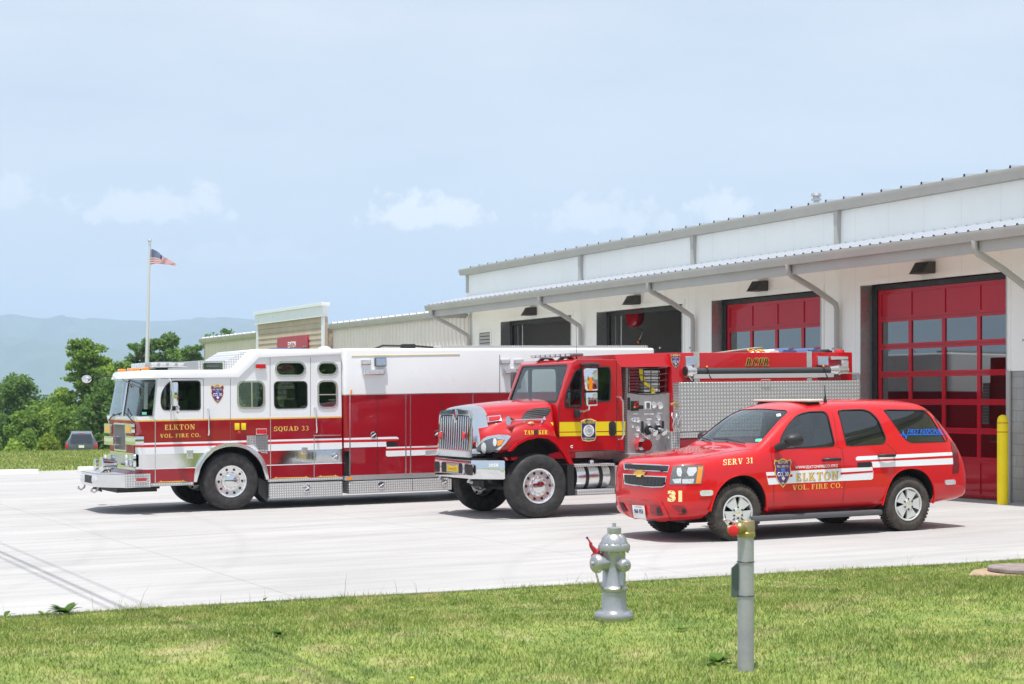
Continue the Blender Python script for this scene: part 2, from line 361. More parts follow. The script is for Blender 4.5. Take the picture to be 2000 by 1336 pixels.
# ------------------------------------------------------------------ places on the site
def zpl(p): return .04+.014*(max(-30, min(40, p))-13.3)          # the concrete falls gently away from the station
def XY(p, t): return p*V2[0]+t*W2[0], p*V2[1]+t*W2[1]
def PT(X, Y): return X*V2[0]+Y*V2[1], X*W2[0]+Y*W2[1]
ANG = math.atan2(V2[1], V2[0])
def site(p, t, z=None):
    X, Y = XY(p, t); return Matrix.Translation((X, Y, zpl(p) if z is None else z)) @ Matrix.Rotation(ANG, 4, 'Z')
def parked(p, t, dz=0, yaw=0):                                   # frame lying on the sloping concrete: x nose to tail, y to the far side
    return site(p, t, zpl(p)+dz) @ Matrix.Rotation(R(yaw), 4, 'Z') @ Matrix.Rotation(-math.atan(.014), 4, 'Y')
def at(x, y, Y): return Vector(((x-1000)/FPX*Y, Y, EYE+(780-y)/FPX*Y))
class Frame:
    """measures taken off the photograph: a photo point that lies on a known plane of the frame -> metres in the frame"""
    def __init__(s, mw): s.inv = mw.inverted(); s.o = s.inv @ Vector((0, 0, EYE))
    def ray(s, x, y): return s.inv.to_3x3() @ Vector(((x-1000)/FPX, 1, (780-y)/FPX))
    def side(s, x, y, sy=0): d = s.ray(x, y); k = (sy-s.o.y)/d.y; q = s.o+d*k; return (q.x, q.z)
    def front(s, x, y, ux=0): d = s.ray(x, y); k = (ux-s.o.x)/d.x; q = s.o+d*k; return (q.y, q.z)
    def top(s, x, y, z=0): d = s.ray(x, y); k = (z-s.o.z)/d.z; q = s.o+d*k; return (q.x, q.y)
def crop(x0, y0, k): return lambda x, y: (x0+x/k, y0+y/k)
c1 = crop(140, 660, 3.71); c2 = crop(500, 660, 3.93); c3 = crop(830, 660, 3.61); c4 = crop(1180, 660, 3.846); c5 = crop(1190, 760, 4.311)
c6 = crop(1500, 760, 4.31); c7 = crop(1100, 1000, 3.975)
d1 = crop(0, 450, 2.968); d2 = crop(380, 570, 3.571); d3 = crop(820, 500, 5); d4 = crop(1150, 450, 3.774); d5 = crop(1600, 320, 3.34); d6 = crop(1640, 680, 4.047)
# ------------------------------------------------------------------ ground
def sm(x): x = np.clip(x, 0, 1); return x*x*(3-2*x)
def edge_t(p): return 17.67-.0924*p                               # near edge of the concrete
FAR_T = 49.7
def terrain(X, Y):
    p = X*V2[0]+Y*V2[1]; t = X*W2[0]+Y*W2[1]
    z = .04+.014*(np.clip(p, -30, 40)-13.3)
    dn = (edge_t(p)-t)*.996
    z = z-.05+sm(dn/.25)*.06+.21*sm(dn/4.5)+.012*np.sin(X*2.1+Y*.7)*sm(dn/2)+.01*np.sin(X*.9-Y*1.7)*sm(dn/2)
    d = t-FAR_T
    z = z+sm(d/.3)*.04-sm(d/14)*.10
    zf = np.interp(Y+.25*(-X-15), [0, 55, 70, 78, 92, 120, 160, 260, 600, 3000, 20000], [0, 0, 0, -.35, -1.5, -2.9, -4.4, -7, -12, -30, -60])
    z = z+zf*sm((d-4)/12)
    z = z-sm((-np.minimum(Y, 0))/60)*1.0
    return z
xs = np.unique(np.concatenate([np.linspace(-14, 14, 113), np.linspace(-70, 70, 121), np.sign(np.linspace(-1, 1, 61))*np.abs(np.linspace(-1, 1, 61))**2.6*14000]))
ys = np.unique(np.concatenate([np.linspace(8, 24, 97), np.linspace(-40, 140, 181), np.linspace(140, 400, 27), 400+np.linspace(0, 1, 22)**2.2*13000, -40-np.linspace(0, 1, 12)**2*3000]))
GX, GY = np.meshgrid(xs, ys); GZ = terrain(GX, GY)
def grid_mesh(name, X, Y, Z, m):
    ny, nx = X.shape; me = bpy.data.meshes.new(name)
    idx = np.arange(ny*nx).reshape(ny, nx); q = np.stack([idx[:-1, :-1], idx[:-1, 1:], idx[1:, 1:], idx[1:, :-1]], -1).reshape(-1, 4)
    me.vertices.add(ny*nx); me.vertices.foreach_set('co', np.stack([X, Y, Z], -1).astype(np.float32).ravel())
    me.loops.add(q.size); me.loops.foreach_set('vertex_index', q.astype(np.int32).ravel())
    me.polygons.add(len(q)); me.polygons.foreach_set('loop_start', np.arange(0, q.size, 4, dtype=np.int32)); me.polygons.foreach_set('loop_total', np.full(len(q), 4, dtype=np.int32))
    me.update(calc_edges=True); me.polygons.foreach_set('use_smooth', [True]*len(q)); me.materials.append(m)
    o = bpy.data.objects.new(name, me); scn.collection.objects.link(o); return o
def grass_mat(name, k=1.0, blade=False):
    m = bpy.data.materials.new(name); m.use_nodes = True; nt = m.node_tree; b = nt.nodes['Principled BSDF']
    tc = N(nt, 'ShaderNodeTexCoord')
    n1 = N(nt, 'ShaderNodeTexNoise', i_Scale=1.5, i_Detail=8, i_Roughness=.7); n2 = N(nt, 'ShaderNodeTexNoise', i_Scale=3.2, i_Detail=5, i_Roughness=.7)
    for n in (n1, n2): nt.links.new(tc.outputs['Object'], n.inputs['Vector'])
    g = ramp(nt, n2.outputs[0], [(.28, (.095*k, .165*k, .030*k)), (.5, (.215*k, .29*k, .062*k)), (.72, (.37*k, .40*k, .12*k))])
    dry = ramp(nt, n1.outputs[0], [(.53, 0.0), (.66, 1.0)])
    dm = N(nt, 'ShaderNodeMix', data_type='RGBA'); nt.links.new(g, dm.inputs[6]); dm.inputs[7].default_value = (.52*k, .42*k, .24*k, 1)
    fac = dry
    if blade:
        gi = N(nt, 'ShaderNodeNewGeometry')
        fac = mth(nt, 'ADD', mth(nt, 'MULTIPLY', dry, .55), mth(nt, 'MULTIPLY', mth(nt, 'GREATER_THAN', gi.outputs['Random Per Island'], .84), .5), True)
        hs = N(nt, 'ShaderNodeHueSaturation'); nt.links.new(mth(nt, 'ADD', mth(nt, 'MULTIPLY', gi.outputs['Random Per Island'], .8), .62), hs.inputs['Value'])
    else: fac = mth(nt, 'MULTIPLY', dry, .6)
    nt.links.new(fac, dm.inputs[0]); out = dm.outputs[2]
    if blade: nt.links.new(out, hs.inputs['Color']); out = hs.outputs[0]
    nt.links.new(out, b.inputs['Base Color']); b.inputs['Roughness'].default_value = .7; b.inputs['Specular IOR Level'].default_value = .25
    if blade:
        tr = N(nt, 'ShaderNodeBsdfTranslucent'); nt.links.new(out, tr.inputs[0]); mx = N(nt, 'ShaderNodeMixShader', i_0=.35)
        nt.links.new(b.outputs[0], mx.inputs[1]); nt.links.new(tr.outputs[0], mx.inputs[2]); nt.links.new(mx.outputs[0], nt.nodes['Material Output'].inputs[0])
    return m
gr = tag(grid_mesh('ground', GX, GY, GZ, grass_mat('lawn_soil', .9)), kind='structure')
# lawn blades in front of the concrete, and a thinner belt behind it
def blades(name, n, xr, yr, keep, h, wd, m, seed=3):
    rs = np.random.RandomState(seed); X = rs.uniform(*xr, n); Y = yr[0]+(yr[1]-yr[0])*rs.uniform(0, 1, n)**.9
    k = keep(X, Y); X, Y = X[k], Y[k]; n = len(X); Z = terrain(X, Y)-.01
    cl = .5+.5*np.sin(X*1.3+np.sin(Y*1.1)*1.5)*np.sin(Y*1.7+X*.6)
    hh = h*rs.uniform(.45, 1.0, n)*(.7+.5*cl)*np.where(rs.uniform(0, 1, n) > .9965, 2.0, 1); a = rs.uniform(0, 6.283, n); w_ = wd*rs.uniform(.6, 1.3, n)
    la = rs.uniform(0, 6.283, n); lean = hh*rs.uniform(.1, 1.0, n)
    dx, dy = np.cos(a)*w_, np.sin(a)*w_; lx, ly = np.cos(la)*lean, np.sin(la)*lean
    P = np.stack([np.stack([X-dx, Y-dy, Z], -1), np.stack([X+dx, Y+dy, Z], -1), np.stack([X+dx*.7+lx*.4, Y+dy*.7+ly*.4, Z+hh*.6], -1), np.stack([X-dx*.7+lx*.4, Y-dy*.7+ly*.4, Z+hh*.6], -1), np.stack([X+lx, Y+ly, Z+hh], -1)], 1)
    me = bpy.data.meshes.new(name); me.vertices.add(n*5); me.vertices.foreach_set('co', P.astype(np.float32).ravel())
    b = (np.arange(n)*5)[:, None]; li = np.concatenate([b+0, b+1, b+2, b+3, b+3, b+2, b+4], 1)
    me.loops.add(n*7); me.loops.foreach_set('vertex_index', li.astype(np.int32).ravel()); me.polygons.add(n*2)
    ls = np.stack([np.arange(n)*7, np.arange(n)*7+4], 1); lt = np.tile([4, 3], (n, 1))
    me.polygons.foreach_set('loop_start', ls.astype(np.int32).ravel()); me.polygons.foreach_set('loop_total', lt.astype(np.int32).ravel()); me.update(calc_edges=True)
    me.materials.append(m); o = bpy.data.objects.new(name, me); scn.collection.objects.link(o)
    return tag(o, 'short mown lawn with dry straw patches', 'grass', kind='stuff')
BL = grass_mat('grass_blades', 1.0, True)
def near_keep(X, Y):
    p = X*V2[0]+Y*V2[1]; t = X*W2[0]+Y*W2[1]; return (t < edge_t(p)-.02+.07*np.sin(p*5)*np.sin(p*1.7)+.04*np.sin(p*17)+.10*(np.random.RandomState(1).uniform(0, 1, len(p)) > .985)) & (np.abs(X) < Y*.31+.6)
blades('lawn_grass', 380000, (-7.6, 7.6), (10.3, 21.5), near_keep, .052, .0036, BL)
def rim_keep(X, Y):
    p = X*V2[0]+Y*V2[1]; t = X*W2[0]+Y*W2[1]; d = edge_t(p)-t; return (d > -.10) & (d < .16) & (np.abs(X) < Y*.31+.6) & (np.sin(p*3.1)+np.sin(p*7.7+1)+.6*np.sin(p*1.3) > .1)
tag(blades('edge_grass', 90000, (-7.6, 7.6), (14.5, 21.8), rim_keep, .105, .0032, BL, 11), 'taller unmown grass fringe along the concrete edge', 'grass', kind='stuff')
def stem_keep(X, Y):
    p = X*V2[0]+Y*V2[1]; t = X*W2[0]+Y*W2[1]; d = edge_t(p)-t; return (d > -.02) & (d < .25)
tag(blades('seed_stems', 1500, (-7.6, 7.6), (14.5, 21.8), stem_keep, .26, .0022, BL, 12), 'thin dry seed stems standing along the concrete edge', 'grass', kind='stuff')
def far_keep(X, Y):
    p = X*V2[0]+Y*V2[1]; t = X*W2[0]+Y*W2[1]; return (t > FAR_T+.1) & (X < -8) & (X > -.32*Y-2)
tag(blades('field_grass', 70000, (-26, -8), (47, 76), far_keep, .09, .012, BL, 5), 'mown grass rising behind the far edge of the concrete', 'grass', kind='stuff')
# concrete apron
def concrete():
    m = bpy.data.materials.new('concrete'); m.use_nodes = True; nt = m.node_tree; b = nt.nodes['Principled BSDF']
    tc = N(nt, 'ShaderNodeTexCoord'); s = N(nt, 'ShaderNodeSeparateXYZ'); nt.links.new(tc.outputs['Object'], s.inputs[0])
    def nz(sc, det, st=(1, 1, 1), ro=.6):
        mp = N(nt, 'ShaderNodeMapping'); mp.inputs['Scale'].default_value = st; nt.links.new(tc.outputs['Object'], mp.inputs[0])
        n = N(nt, 'ShaderNodeTexNoise', i_Scale=sc, i_Detail=det, i_Roughness=ro); nt.links.new(mp.outputs[0], n.inputs['Vector']); return n.outputs[0]
    a = ramp(nt, nz(.35, 6, (.6, 2.2, 1)), [(.3, (.375, .365, .363)), (.7, (.462, .450, .446))])
    st = ramp(nt, nz(1.1, 7, (.35, 3.2, 1), .68), [(.34, .86), (.56, 1.0)])                # drag marks of the broom and tyres
    fine = ramp(nt, nz(30, 3), [(.3, .94), (.7, 1.03)])
    def arcm(cx, cy, r, w):
        dx = mth(nt, 'SUBTRACT', s.outputs[0], cx); dy = mth(nt, 'SUBTRACT', s.outputs[1], cy)
        d = mth(nt, 'ABSOLUTE', mth(nt, 'SUBTRACT', mth(nt, 'SQRT', mth(nt, 'ADD', mth(nt, 'MULTIPLY', dx, dx), mth(nt, 'MULTIPLY', dy, dy))), r)); return mth(nt, 'MULTIPLY', mth(nt, 'SUBTRACT', 1.0, mth(nt, 'DIVIDE', d, w)), 1.0, True)
    tm = None                                                        # faint curved tyre tracks
    for q in ((2, 44, 19.0, .16), (2, 44, 21.1, .16), (9, 2, 20.4, .14), (9, 2, 22.3, .14), (-14, 30, 20.2, .15), (-14, 30, 22.2, .15), (24, 10, 15.6, .13), (24, 10, 17.3, .13)):
        a_ = arcm(*q); tm = a_ if tm is None else mth(nt, 'MAXIMUM', tm, a_)
    tm = mth(nt, 'MULTIPLY', tm, mth(nt, 'MULTIPLY', nz(1.7, 5), .11))
    fine = mth(nt, 'MULTIPLY', fine, mth(nt, 'SUBTRACT', 1.0, tm))
    spots = ramp(nt, nz(2.3, 8, (1, 1, 1), .75), [(.28, .72), (.36, 1.0)])
    def joint(sock, off, pitch, wd):
        fr = mth(nt, 'FRACT', mth(nt, 'DIVIDE', mth(nt, 'SUBTRACT', sock, off-pitch*20), pitch)); d = mth(nt, 'MULTIPLY', mth(nt, 'MINIMUM', fr, mth(nt, 'SUBTRACT', 1.0, fr)), pitch)
        return mth(nt, 'LESS_THAN', d, wd)
    j = mth(nt, 'MAXIMUM', joint(s.outputs[0], 5.9, 4.6, .006), joint(s.outputs[1], 21.2, 4.6, .005))
    v = mth(nt, 'MULTIPLY', mth(nt, 'MULTIPLY', st, fine), mth(nt, 'MULTIPLY', spots, mth(nt, 'SUBTRACT', 1.0, mth(nt, 'MULTIPLY', j, .42))))
    mm = N(nt, 'ShaderNodeVectorMath', operation='SCALE'); nt.links.new(a, mm.inputs[0]); nt.links.new(v, mm.inputs['Scale']); nt.links.new(mm.outputs[0], b.inputs['Base Color'])
    b.inputs['Roughness'].default_value = .82
    bp = N(nt, 'ShaderNodeBump', i_Strength=.12, i_Distance=.01); nt.links.new(nz(60, 3, (.3, 3, 1)), bp.inputs['Height']); nt.links.new(bp.outputs[0], b.inputs['Normal'])
    return m
bm = bm_(); P0, P1, n = -45, 21.7, 60
rows = []
for k in range(n+1):
    p = P0+(P1-P0)*k/n; e = edge_t(p)+.03*math.sin(p*1.3)
    rows.append([addv(bm, (p, t, zpl(p)+dz)) for t, dz in ((e, -.25), (e, 0), (24, 0), (36, 0), (FAR_T, 0), (FAR_T, -.25))])
for k in range(n):
    for i in range(5): addf(bm, [rows[k][i], rows[k+1][i], rows[k+1][i+1], rows[k][i+1]])
def apron2():
    b = bm_(); q = [(16.5, 49.9), (21.3, 49.9), (21.3, 62), (16.5, 62)]
    addf(b, [addv(b, (p, t, zpl(p)+.14)) for p, t in q]); return b
apron = obj('concrete_apron', bm, concrete(), smooth=0); apron.matrix_world = Matrix.Rotation(ANG, 4, 'Z'); tag(apron, kind='structure'); ap2 = obj('annex_pavement', apron2(), bpy.data.materials['concrete'], smooth=0); ap2.matrix_world = Matrix.Rotation(ANG, 4, 'Z'); tag(ap2, kind='structure')
# ------------------------------------------------------------------ mountains
def ridge(name, Y0, prof, m, depth, rough, seed):
    """prof: (photo x, photo y of the skyline)"""
    xs_ = np.linspace(-900, 2900, 260); sky_y = np.interp(xs_, [q[0] for q in prof], [q[1] for q in prof])
    sky_y = sky_y+rough*np.array([noise.fractal(Vector((x*.012, seed, 0)), .9, 2.2, 5) for x in xs_])
    X = []; Yg = []; Z = []
    for j in range(26):
        fz = j/18; y = Y0+(fz-1)*depth
        hz = (EYE+(780-sky_y)/FPX*Y0)
        zz = np.where(fz <= 1, -70+(hz+70)*sm(np.array(fz))**.8, -70+(hz+70)*(1-.5*(fz-1)))
        sp = np.array([noise.fractal(Vector((x*.03, seed+fz*2.6, 1)), .8, 2, 4) for x in xs_])*depth*.035*math.sin(min(fz, 1)*math.pi)
        X.append((xs_-1000)/FPX*Y0); Yg.append(np.full_like(xs_, y)); Z.append(zz+sp)
    return tag(grid_mesh(name, np.array(X), np.array(Yg), np.array(Z), m), kind='structure')
forest = mat('forested_slope', (.030, .060, .022), .9, var=.5, vscale=.006)
ridge('mountains', 9000, [(-900, 640), (-200, 612), (0, 616), (110, 623), (330, 628), (390, 621), (500, 624), (700, 640), (1200, 650), (2900, 660)], forest, 2200, 2.5, 3.1)
ridge('foothills', 7000, [(-900, 660), (-100, 655), (0, 660), (120, 668), (300, 690), (500, 700), (800, 705), (2900, 710)], forest, 1500, 4, 8.4)
# ------------------------------------------------------------------ the air
bm = bm_(); box(bm, (-9500, -3300, -90), (9500, 13800, 640))
hz = bpy.data.materials.new('haze_air'); hz.use_nodes = True; nt = hz.node_tree; nt.nodes.remove(nt.nodes['Principled BSDF'])
pv = N(nt, 'ShaderNodeVolumePrincipled'); pv.inputs['Density'].default_value = .00018; pv.inputs['Color'].default_value = (.545, .67, .965, 1); pv.inputs['Anisotropy'].default_value = 0.0
nt.links.new(pv.outputs[0], nt.nodes['Material Output'].inputs['Volume'])
hazeo = obj('haze', bm, hz, smooth=0); tag(hazeo, 'blue summer haze over the distant mountains', 'haze', kind='stuff')
# ------------------------------------------------------------------ fire station
def ribbed(name, col, pitch, axis=1, depth=.004, dark=.8, width=.06, rough=.45):
    """panel seams run vertically, one every pitch metres along the wall"""
    m = mat(name, col, rough, var=.04, vscale=.6); nt = m.node_tree; b = nt.nodes['Principled BSDF']
    tc = N(nt, 'ShaderNodeTexCoord'); s = N(nt, 'ShaderNodeSeparateXYZ'); nt.links.new(tc.outputs['Object'], s.inputs[0])
    fr = mth(nt, 'FRACT', mth(nt, 'ADD', mth(nt, 'DIVIDE', s.outputs[axis], pitch), 100)); k = mth(nt, 'GREATER_THAN', fr, width)
    mx = N(nt, 'ShaderNodeVectorMath', operation='SCALE'); src = b.inputs['Base Color'].links[0].from_socket
    nt.links.new(src, mx.inputs[0]); nt.links.new(mth(nt, 'ADD', mth(nt, 'MULTIPLY', k, 1-dark), dark), mx.inputs['Scale']); nt.links.new(mx.outputs[0], b.inputs['Base Color'])
    bp = N(nt, 'ShaderNodeBump', i_Strength=.6, i_Distance=depth); nt.links.new(k, bp.inputs['Height']); nt.links.new(bp.outputs[0], b.inputs['Normal'])
    return m
M['wall_white'] = ribbed('white_wall_panel', (.92, .905, .88), 1.067, dark=.85, width=.012)
M['wall_upper'] = ribbed('white_upper_panel', (.90, .90, .90), 1.067, dark=.9, width=.012)
M['soffit'] = ribbed('cream_soffit', (.92, .89, .85), .305, dark=.92, width=.05)
M['trim_grey'] = mat('grey_trim_paint', (.45, .435, .42), .4, var=.06, vscale=1.2)
M['roof_metal'] = mat('pale_roof_metal', (.38, .41, .46), .5, metal=.0, var=.06)
M['beige'] = mat('beige_siding', (.76, .70, .65), .5, var=.05, vscale=.8)
M['tan_lap'] = mat('tan_lap_siding', (.50, .41, .33), .6, var=.08, vscale=1.5)
M['door_red'] = mat('door_red_paint', (.50, .004, .02), .4, spec=.15, coat=.55, var=.05, vscale=1)
M['door_glass'] = glass('door_glass', (.12, .13, .135), 1.9, wav=.004)
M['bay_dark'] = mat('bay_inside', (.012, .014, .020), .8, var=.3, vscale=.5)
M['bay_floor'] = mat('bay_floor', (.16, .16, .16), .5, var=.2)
def cmu():
    m = mat('grey_block', (.42, .42, .41), .85, var=.1, vscale=4, bump=.3, bscale=50); nt = m.node_tree; b = nt.nodes['Principled BSDF']
    tc = N(nt, 'ShaderNodeTexCoord'); s = N(nt, 'ShaderNodeSeparateXYZ'); nt.links.new(tc.outputs['Object'], s.inputs[0])
    cb = N(nt, 'ShaderNodeCombineXYZ'); nt.links.new(mth(nt, 'ADD', s.outputs[1], s.outputs[0]), cb.inputs[0]); nt.links.new(s.outputs[2], cb.inputs[1])
    br = N(nt, 'ShaderNodeTexBrick', i_Scale=1.0); br.inputs['Brick Width'].default_value = .4; br.inputs['Row Height'].default_value = .2; br.inputs['Mortar Size'].default_value = .006
    br.inputs['Color1'].default_value = (1, 1, 1, 1); br.inputs['Color2'].default_value = (.86, .87, .88, 1); br.inputs['Mortar'].default_value = (.62, .62, .62, 1)
    nt.links.new(cb.outputs[0], br.inputs['Vector']); mx = N(nt, 'ShaderNodeMix', data_type='RGBA', blend_type='MULTIPLY', i_0=1.0)
    nt.links.new(b.inputs['Base Color'].links[0].from_socket, mx.inputs[6]); nt.links.new(br.outputs[0], mx.inputs[7]); nt.links.new(mx.outputs[2], b.inputs['Base Color'])
    return m
M['cmu'] = cmu()
PW, PE = 21.6, 20.4
BO = (PW, 35.0, 0.0)
st = root('fire_station', site(PW, 35.0, 0.0), 'long white metal fire station with grey eaves and tall red glazed bay doors', 'building')
def bpart(name, bm, m, parent=None, **k): 
    o = obj(name, bm, m, None, off=BO if parent is None or parent == st else None, **k); o.parent = parent or st; return o
def bp(name, bm, m, par=None, **k):                               # mesh in site coordinates, hung under the station (or one of its parts, all sharing its origin)
    o = obj(name, bm, m, None, off=BO, **k); o.parent = par or st; return o
TL = 47.4; T0 = 13.0; GZ0 = 0.1
OP = [(24.18, 28.42), (29.76, 33.96), (35.26, 39.46), (40.88, 45.2)]
DT = 4.24
CM = 2.5
# wall above 2.5 m and block base below, with the door openings left free
bm = bm_(); edges = [T0]+[e for o_ in OP for e in o_]+[TL]
for i in range(0, len(edges), 2):
    a, b = edges[i], edges[i+1]
    box(bm, (PW, a, CM), (PW+.25, b, DT)); bmc = bm_(); box(bmc, (PW+.02, a, -.2), (PW+.25, b, CM-.004)); bp('block_base', bmc, M['cmu'], smooth=0)
box(bm, (PW, T0, DT), (PW+.25, TL, 5.24))
bp('wall', bm, M['wall_white'], smooth=0)
bm = bm_(); box(bm, (PW, TL-.2, CM), (36.2, TL, 5.2)); box(bm, (PW, T0, -.2), (36.2, T0+.2, 5.2)); box(bm, (36, T0+.2, -.2), (36.2, TL-.2, 5.2)); box(bm, (PW+.26, TL-.2, -.2), (36.2, TL, CM-.004))
bp('end_wall', bm, M['wall_white'], smooth=0)
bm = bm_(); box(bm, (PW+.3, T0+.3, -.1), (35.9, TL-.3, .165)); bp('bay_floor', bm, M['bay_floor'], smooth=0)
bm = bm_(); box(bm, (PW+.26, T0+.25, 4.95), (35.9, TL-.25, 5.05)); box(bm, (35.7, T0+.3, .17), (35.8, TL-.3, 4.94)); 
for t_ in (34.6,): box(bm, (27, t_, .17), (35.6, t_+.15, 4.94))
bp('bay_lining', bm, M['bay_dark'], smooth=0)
# jamb guards and casings round each opening
for a, b in OP:
    bm = bm_(); box(bm, (PW-.012, a-.10, DT-.02), (PW-.002, b+.10, DT+.09)); box(bm, (PW-.012, b, CM+.004), (PW-.002, b+.09, DT-.022)); box(bm, (PW-.012, a-.09, CM+.004), (PW-.002, a, DT-.022))
    bp('casing', bm, M['wall_white'], smooth=0); bj = bm_(); box(bj, (PW-.03, b-.008, .12), (PW+.262, b+.004, DT-.024)); bp('jamb_guard', bj, M['steel'], smooth=0); bj = bm_(); box(bj, (PW-.03, a-.004, .12), (PW+.262, a+.008, DT-.024)); bp('jamb_guard', bj, M['steel'], smooth=0)
    for y0, y1 in ((a-.10, a-.006), (b+.006, b+.1)): bm = bm_(); box(bm, (PW-.04, y0, .12), (PW, y1, CM)); bp('corner_post', bm, M['trim_grey'], smooth=0)
# canopy
bm = bm_(); prism(bm, [(PE+.02, 4.45), (PW-.002, 4.69), (PW-.002, 4.72), (PE+.02, 4.48)], 'y', T0-.3, TL+.25); bp('soffit', bm, M['soffit'], smooth=0)
bm = bm_(); box(bm, (PE-.02, T0-.3, 4.44), (PE+.016, TL+.28, 4.66)); box(bm, (PE+.02, TL+.25, 4.44), (PW-.002, TL+.28, 4.76)); bp('fascia', bm, M['trim_grey'], smooth=0)
def gutter(bm, p, t0, t1, z, w=.13, h=.16):
    prism(bm, [(p-w*.75, z-h), (p, z-h), (p, z), (p-.01, z), (p-.01, z-h+.015), (p-w*.7, z-h+.015), (p-w+.012, z-.02), (p-w+.012, z), (p-w, z), (p-w, z-.05), (p-w*.9, z-h*.55)], 'y', t0, t1)
bm = bm_(); gutter(bm, PE-.022, T0-.3, TL+.3, 4.785); bp('gutter', bm, M['trim_grey'], smooth=20)
def sheet(name, pa, za, pb, zb, t0, t1, pitch, m, rib=.035, thick=.02, par=None, capm=None):
    bm = bm_(); prism(bm, [(pa, za), (pb, zb), (pb, zb+thick), (pa, za+thick)], 'y', t0, t1)
    n = int((t1-t0)/pitch)
    for k in range(n+1):
        t = t0+.06+k*pitch
        if t > t1-.05: break
        v0 = [addv(bm, (pa-.015, t+d, za+thick+h)) for d, h in ((-.035, -.002), (.035, -.002), (.02, rib), (-.02, rib))]
        v1 = [addv(bm, (pb, t+d, zb+thick+h)) for d, h in ((-.035, -.002), (.035, -.002), (.02, rib), (-.02, rib))]
        for i in range(4): addf(bm, [v0[i], v0[(i+1) % 4], v1[(i+1) % 4], v1[i]])
        addf(bm, v0, 1); addf(bm, v1)
    return bp(name, bm, m, par, smooth=0)
sheet('canopy_roof', PE-.06, 4.785, PW-.003, 5.05, T0-.3, TL+.3, .305, [M['roof_metal'], M['dark']], rib=.022)
# upper wall and main roof
bm = bm_(); box(bm, (PW-.01, T0, 4.9), (PW+.2, TL+.2, 5.73)); bp('upper_wall', bm, M['wall_upper'], smooth=0)
bm = bm_(); box(bm, (PW-.03, TL+.06, 5.2), (PW-.002, TL+.23, 5.72)); bp('corner_trim', bm, M['trim_grey'], smooth=0)
bm = bm_(); box(bm, (PW-.035, T0, 5.71), (PW-.002, TL+.3, 5.87)); gutter(bm, PW-.037, T0, TL+.42, 5.905, .15, .18); bp('roof_gutter', bm, M['trim_grey'], smooth=20)
sheet('main_roof', PW-.05, 5.905, 30, 6.43, T0, TL+.4, .61, [M['roof_metal'], M['dark']], rib=.05)
bm = bm_(); prism(bm, [(30, 6.43), (37, 6.0), (37, 5.0), (30, 5.3)], 'y', T0, TL+.3); prism(bm, [(PW+.2, 5.73), (30, 5.73), (30, 6.38), (PW+.2, 5.90)], 'y', TL, TL+.25); bp('roof_back', bm, M['roof_metal'], smooth=0)
# downspouts: canopy ones with the swan neck, short ones from the roof gutter
for t in (23.56, 29.12, 34.67, 40.22, 47.3):
    bm = bm_(); r = .055
    pth = [(PE-.09, t, 4.64), (PE-.09, t, 4.54), (PE-.07, t, 4.48), (PE+.0, t, 4.43), (PE+.55, t, 4.19), (PW-.22, t, 3.96), (PW-.12, t, 3.90), (PW-.09, t, 3.80), (PW-.09, t, .22)]
    tube(bm, pth, .058, 10); box(bm, (PW-.16, t-.07, 3.0), (PW-.001, t+.07, 3.04)); bp('downspout', bm, M['trim_grey'], smooth=40)
for t in (23.56, 29.14, 34.7, 40.27):
    bm = bm_(); prism(bm, [(t-.07, 5.73), (t+.07, 5.73), (t+.05, 5.38), (t+.05, 5.04), (t-.05, 5.04), (t-.05, 5.38)], 'x', PW-.11, PW-.002)
    bp('roof_downspout', bm, M['trim_grey'], smooth=0)
# louvre
bm = bm_(); ring(bm, [(45.86, 3.0), (46.74, 3.0), (46.74, 4.02), (45.86, 4.02)], [(45.92, 3.06), (46.68, 3.06), (46.68, 3.96), (45.92, 3.96)], 'x', PW-.03, PW-.001)
lv = bp('wall_louvre', bm, M['wall_white'], smooth=0)
bm = bm_()
for k in range(9):
    z = 3.07+k*.1; prism(bm, [(PW-.025, z), (PW-.02, z-.008), (PW-.004, z+.06), (PW-.009, z+.068)], 'y', 45.92, 46.68)
box(bm, (PW-.003, 45.92, 3.06), (PW-.0015, 46.68, 3.96), 1)
bp('slat', bm, [M['trim_grey'], M['dark']], smooth=0)
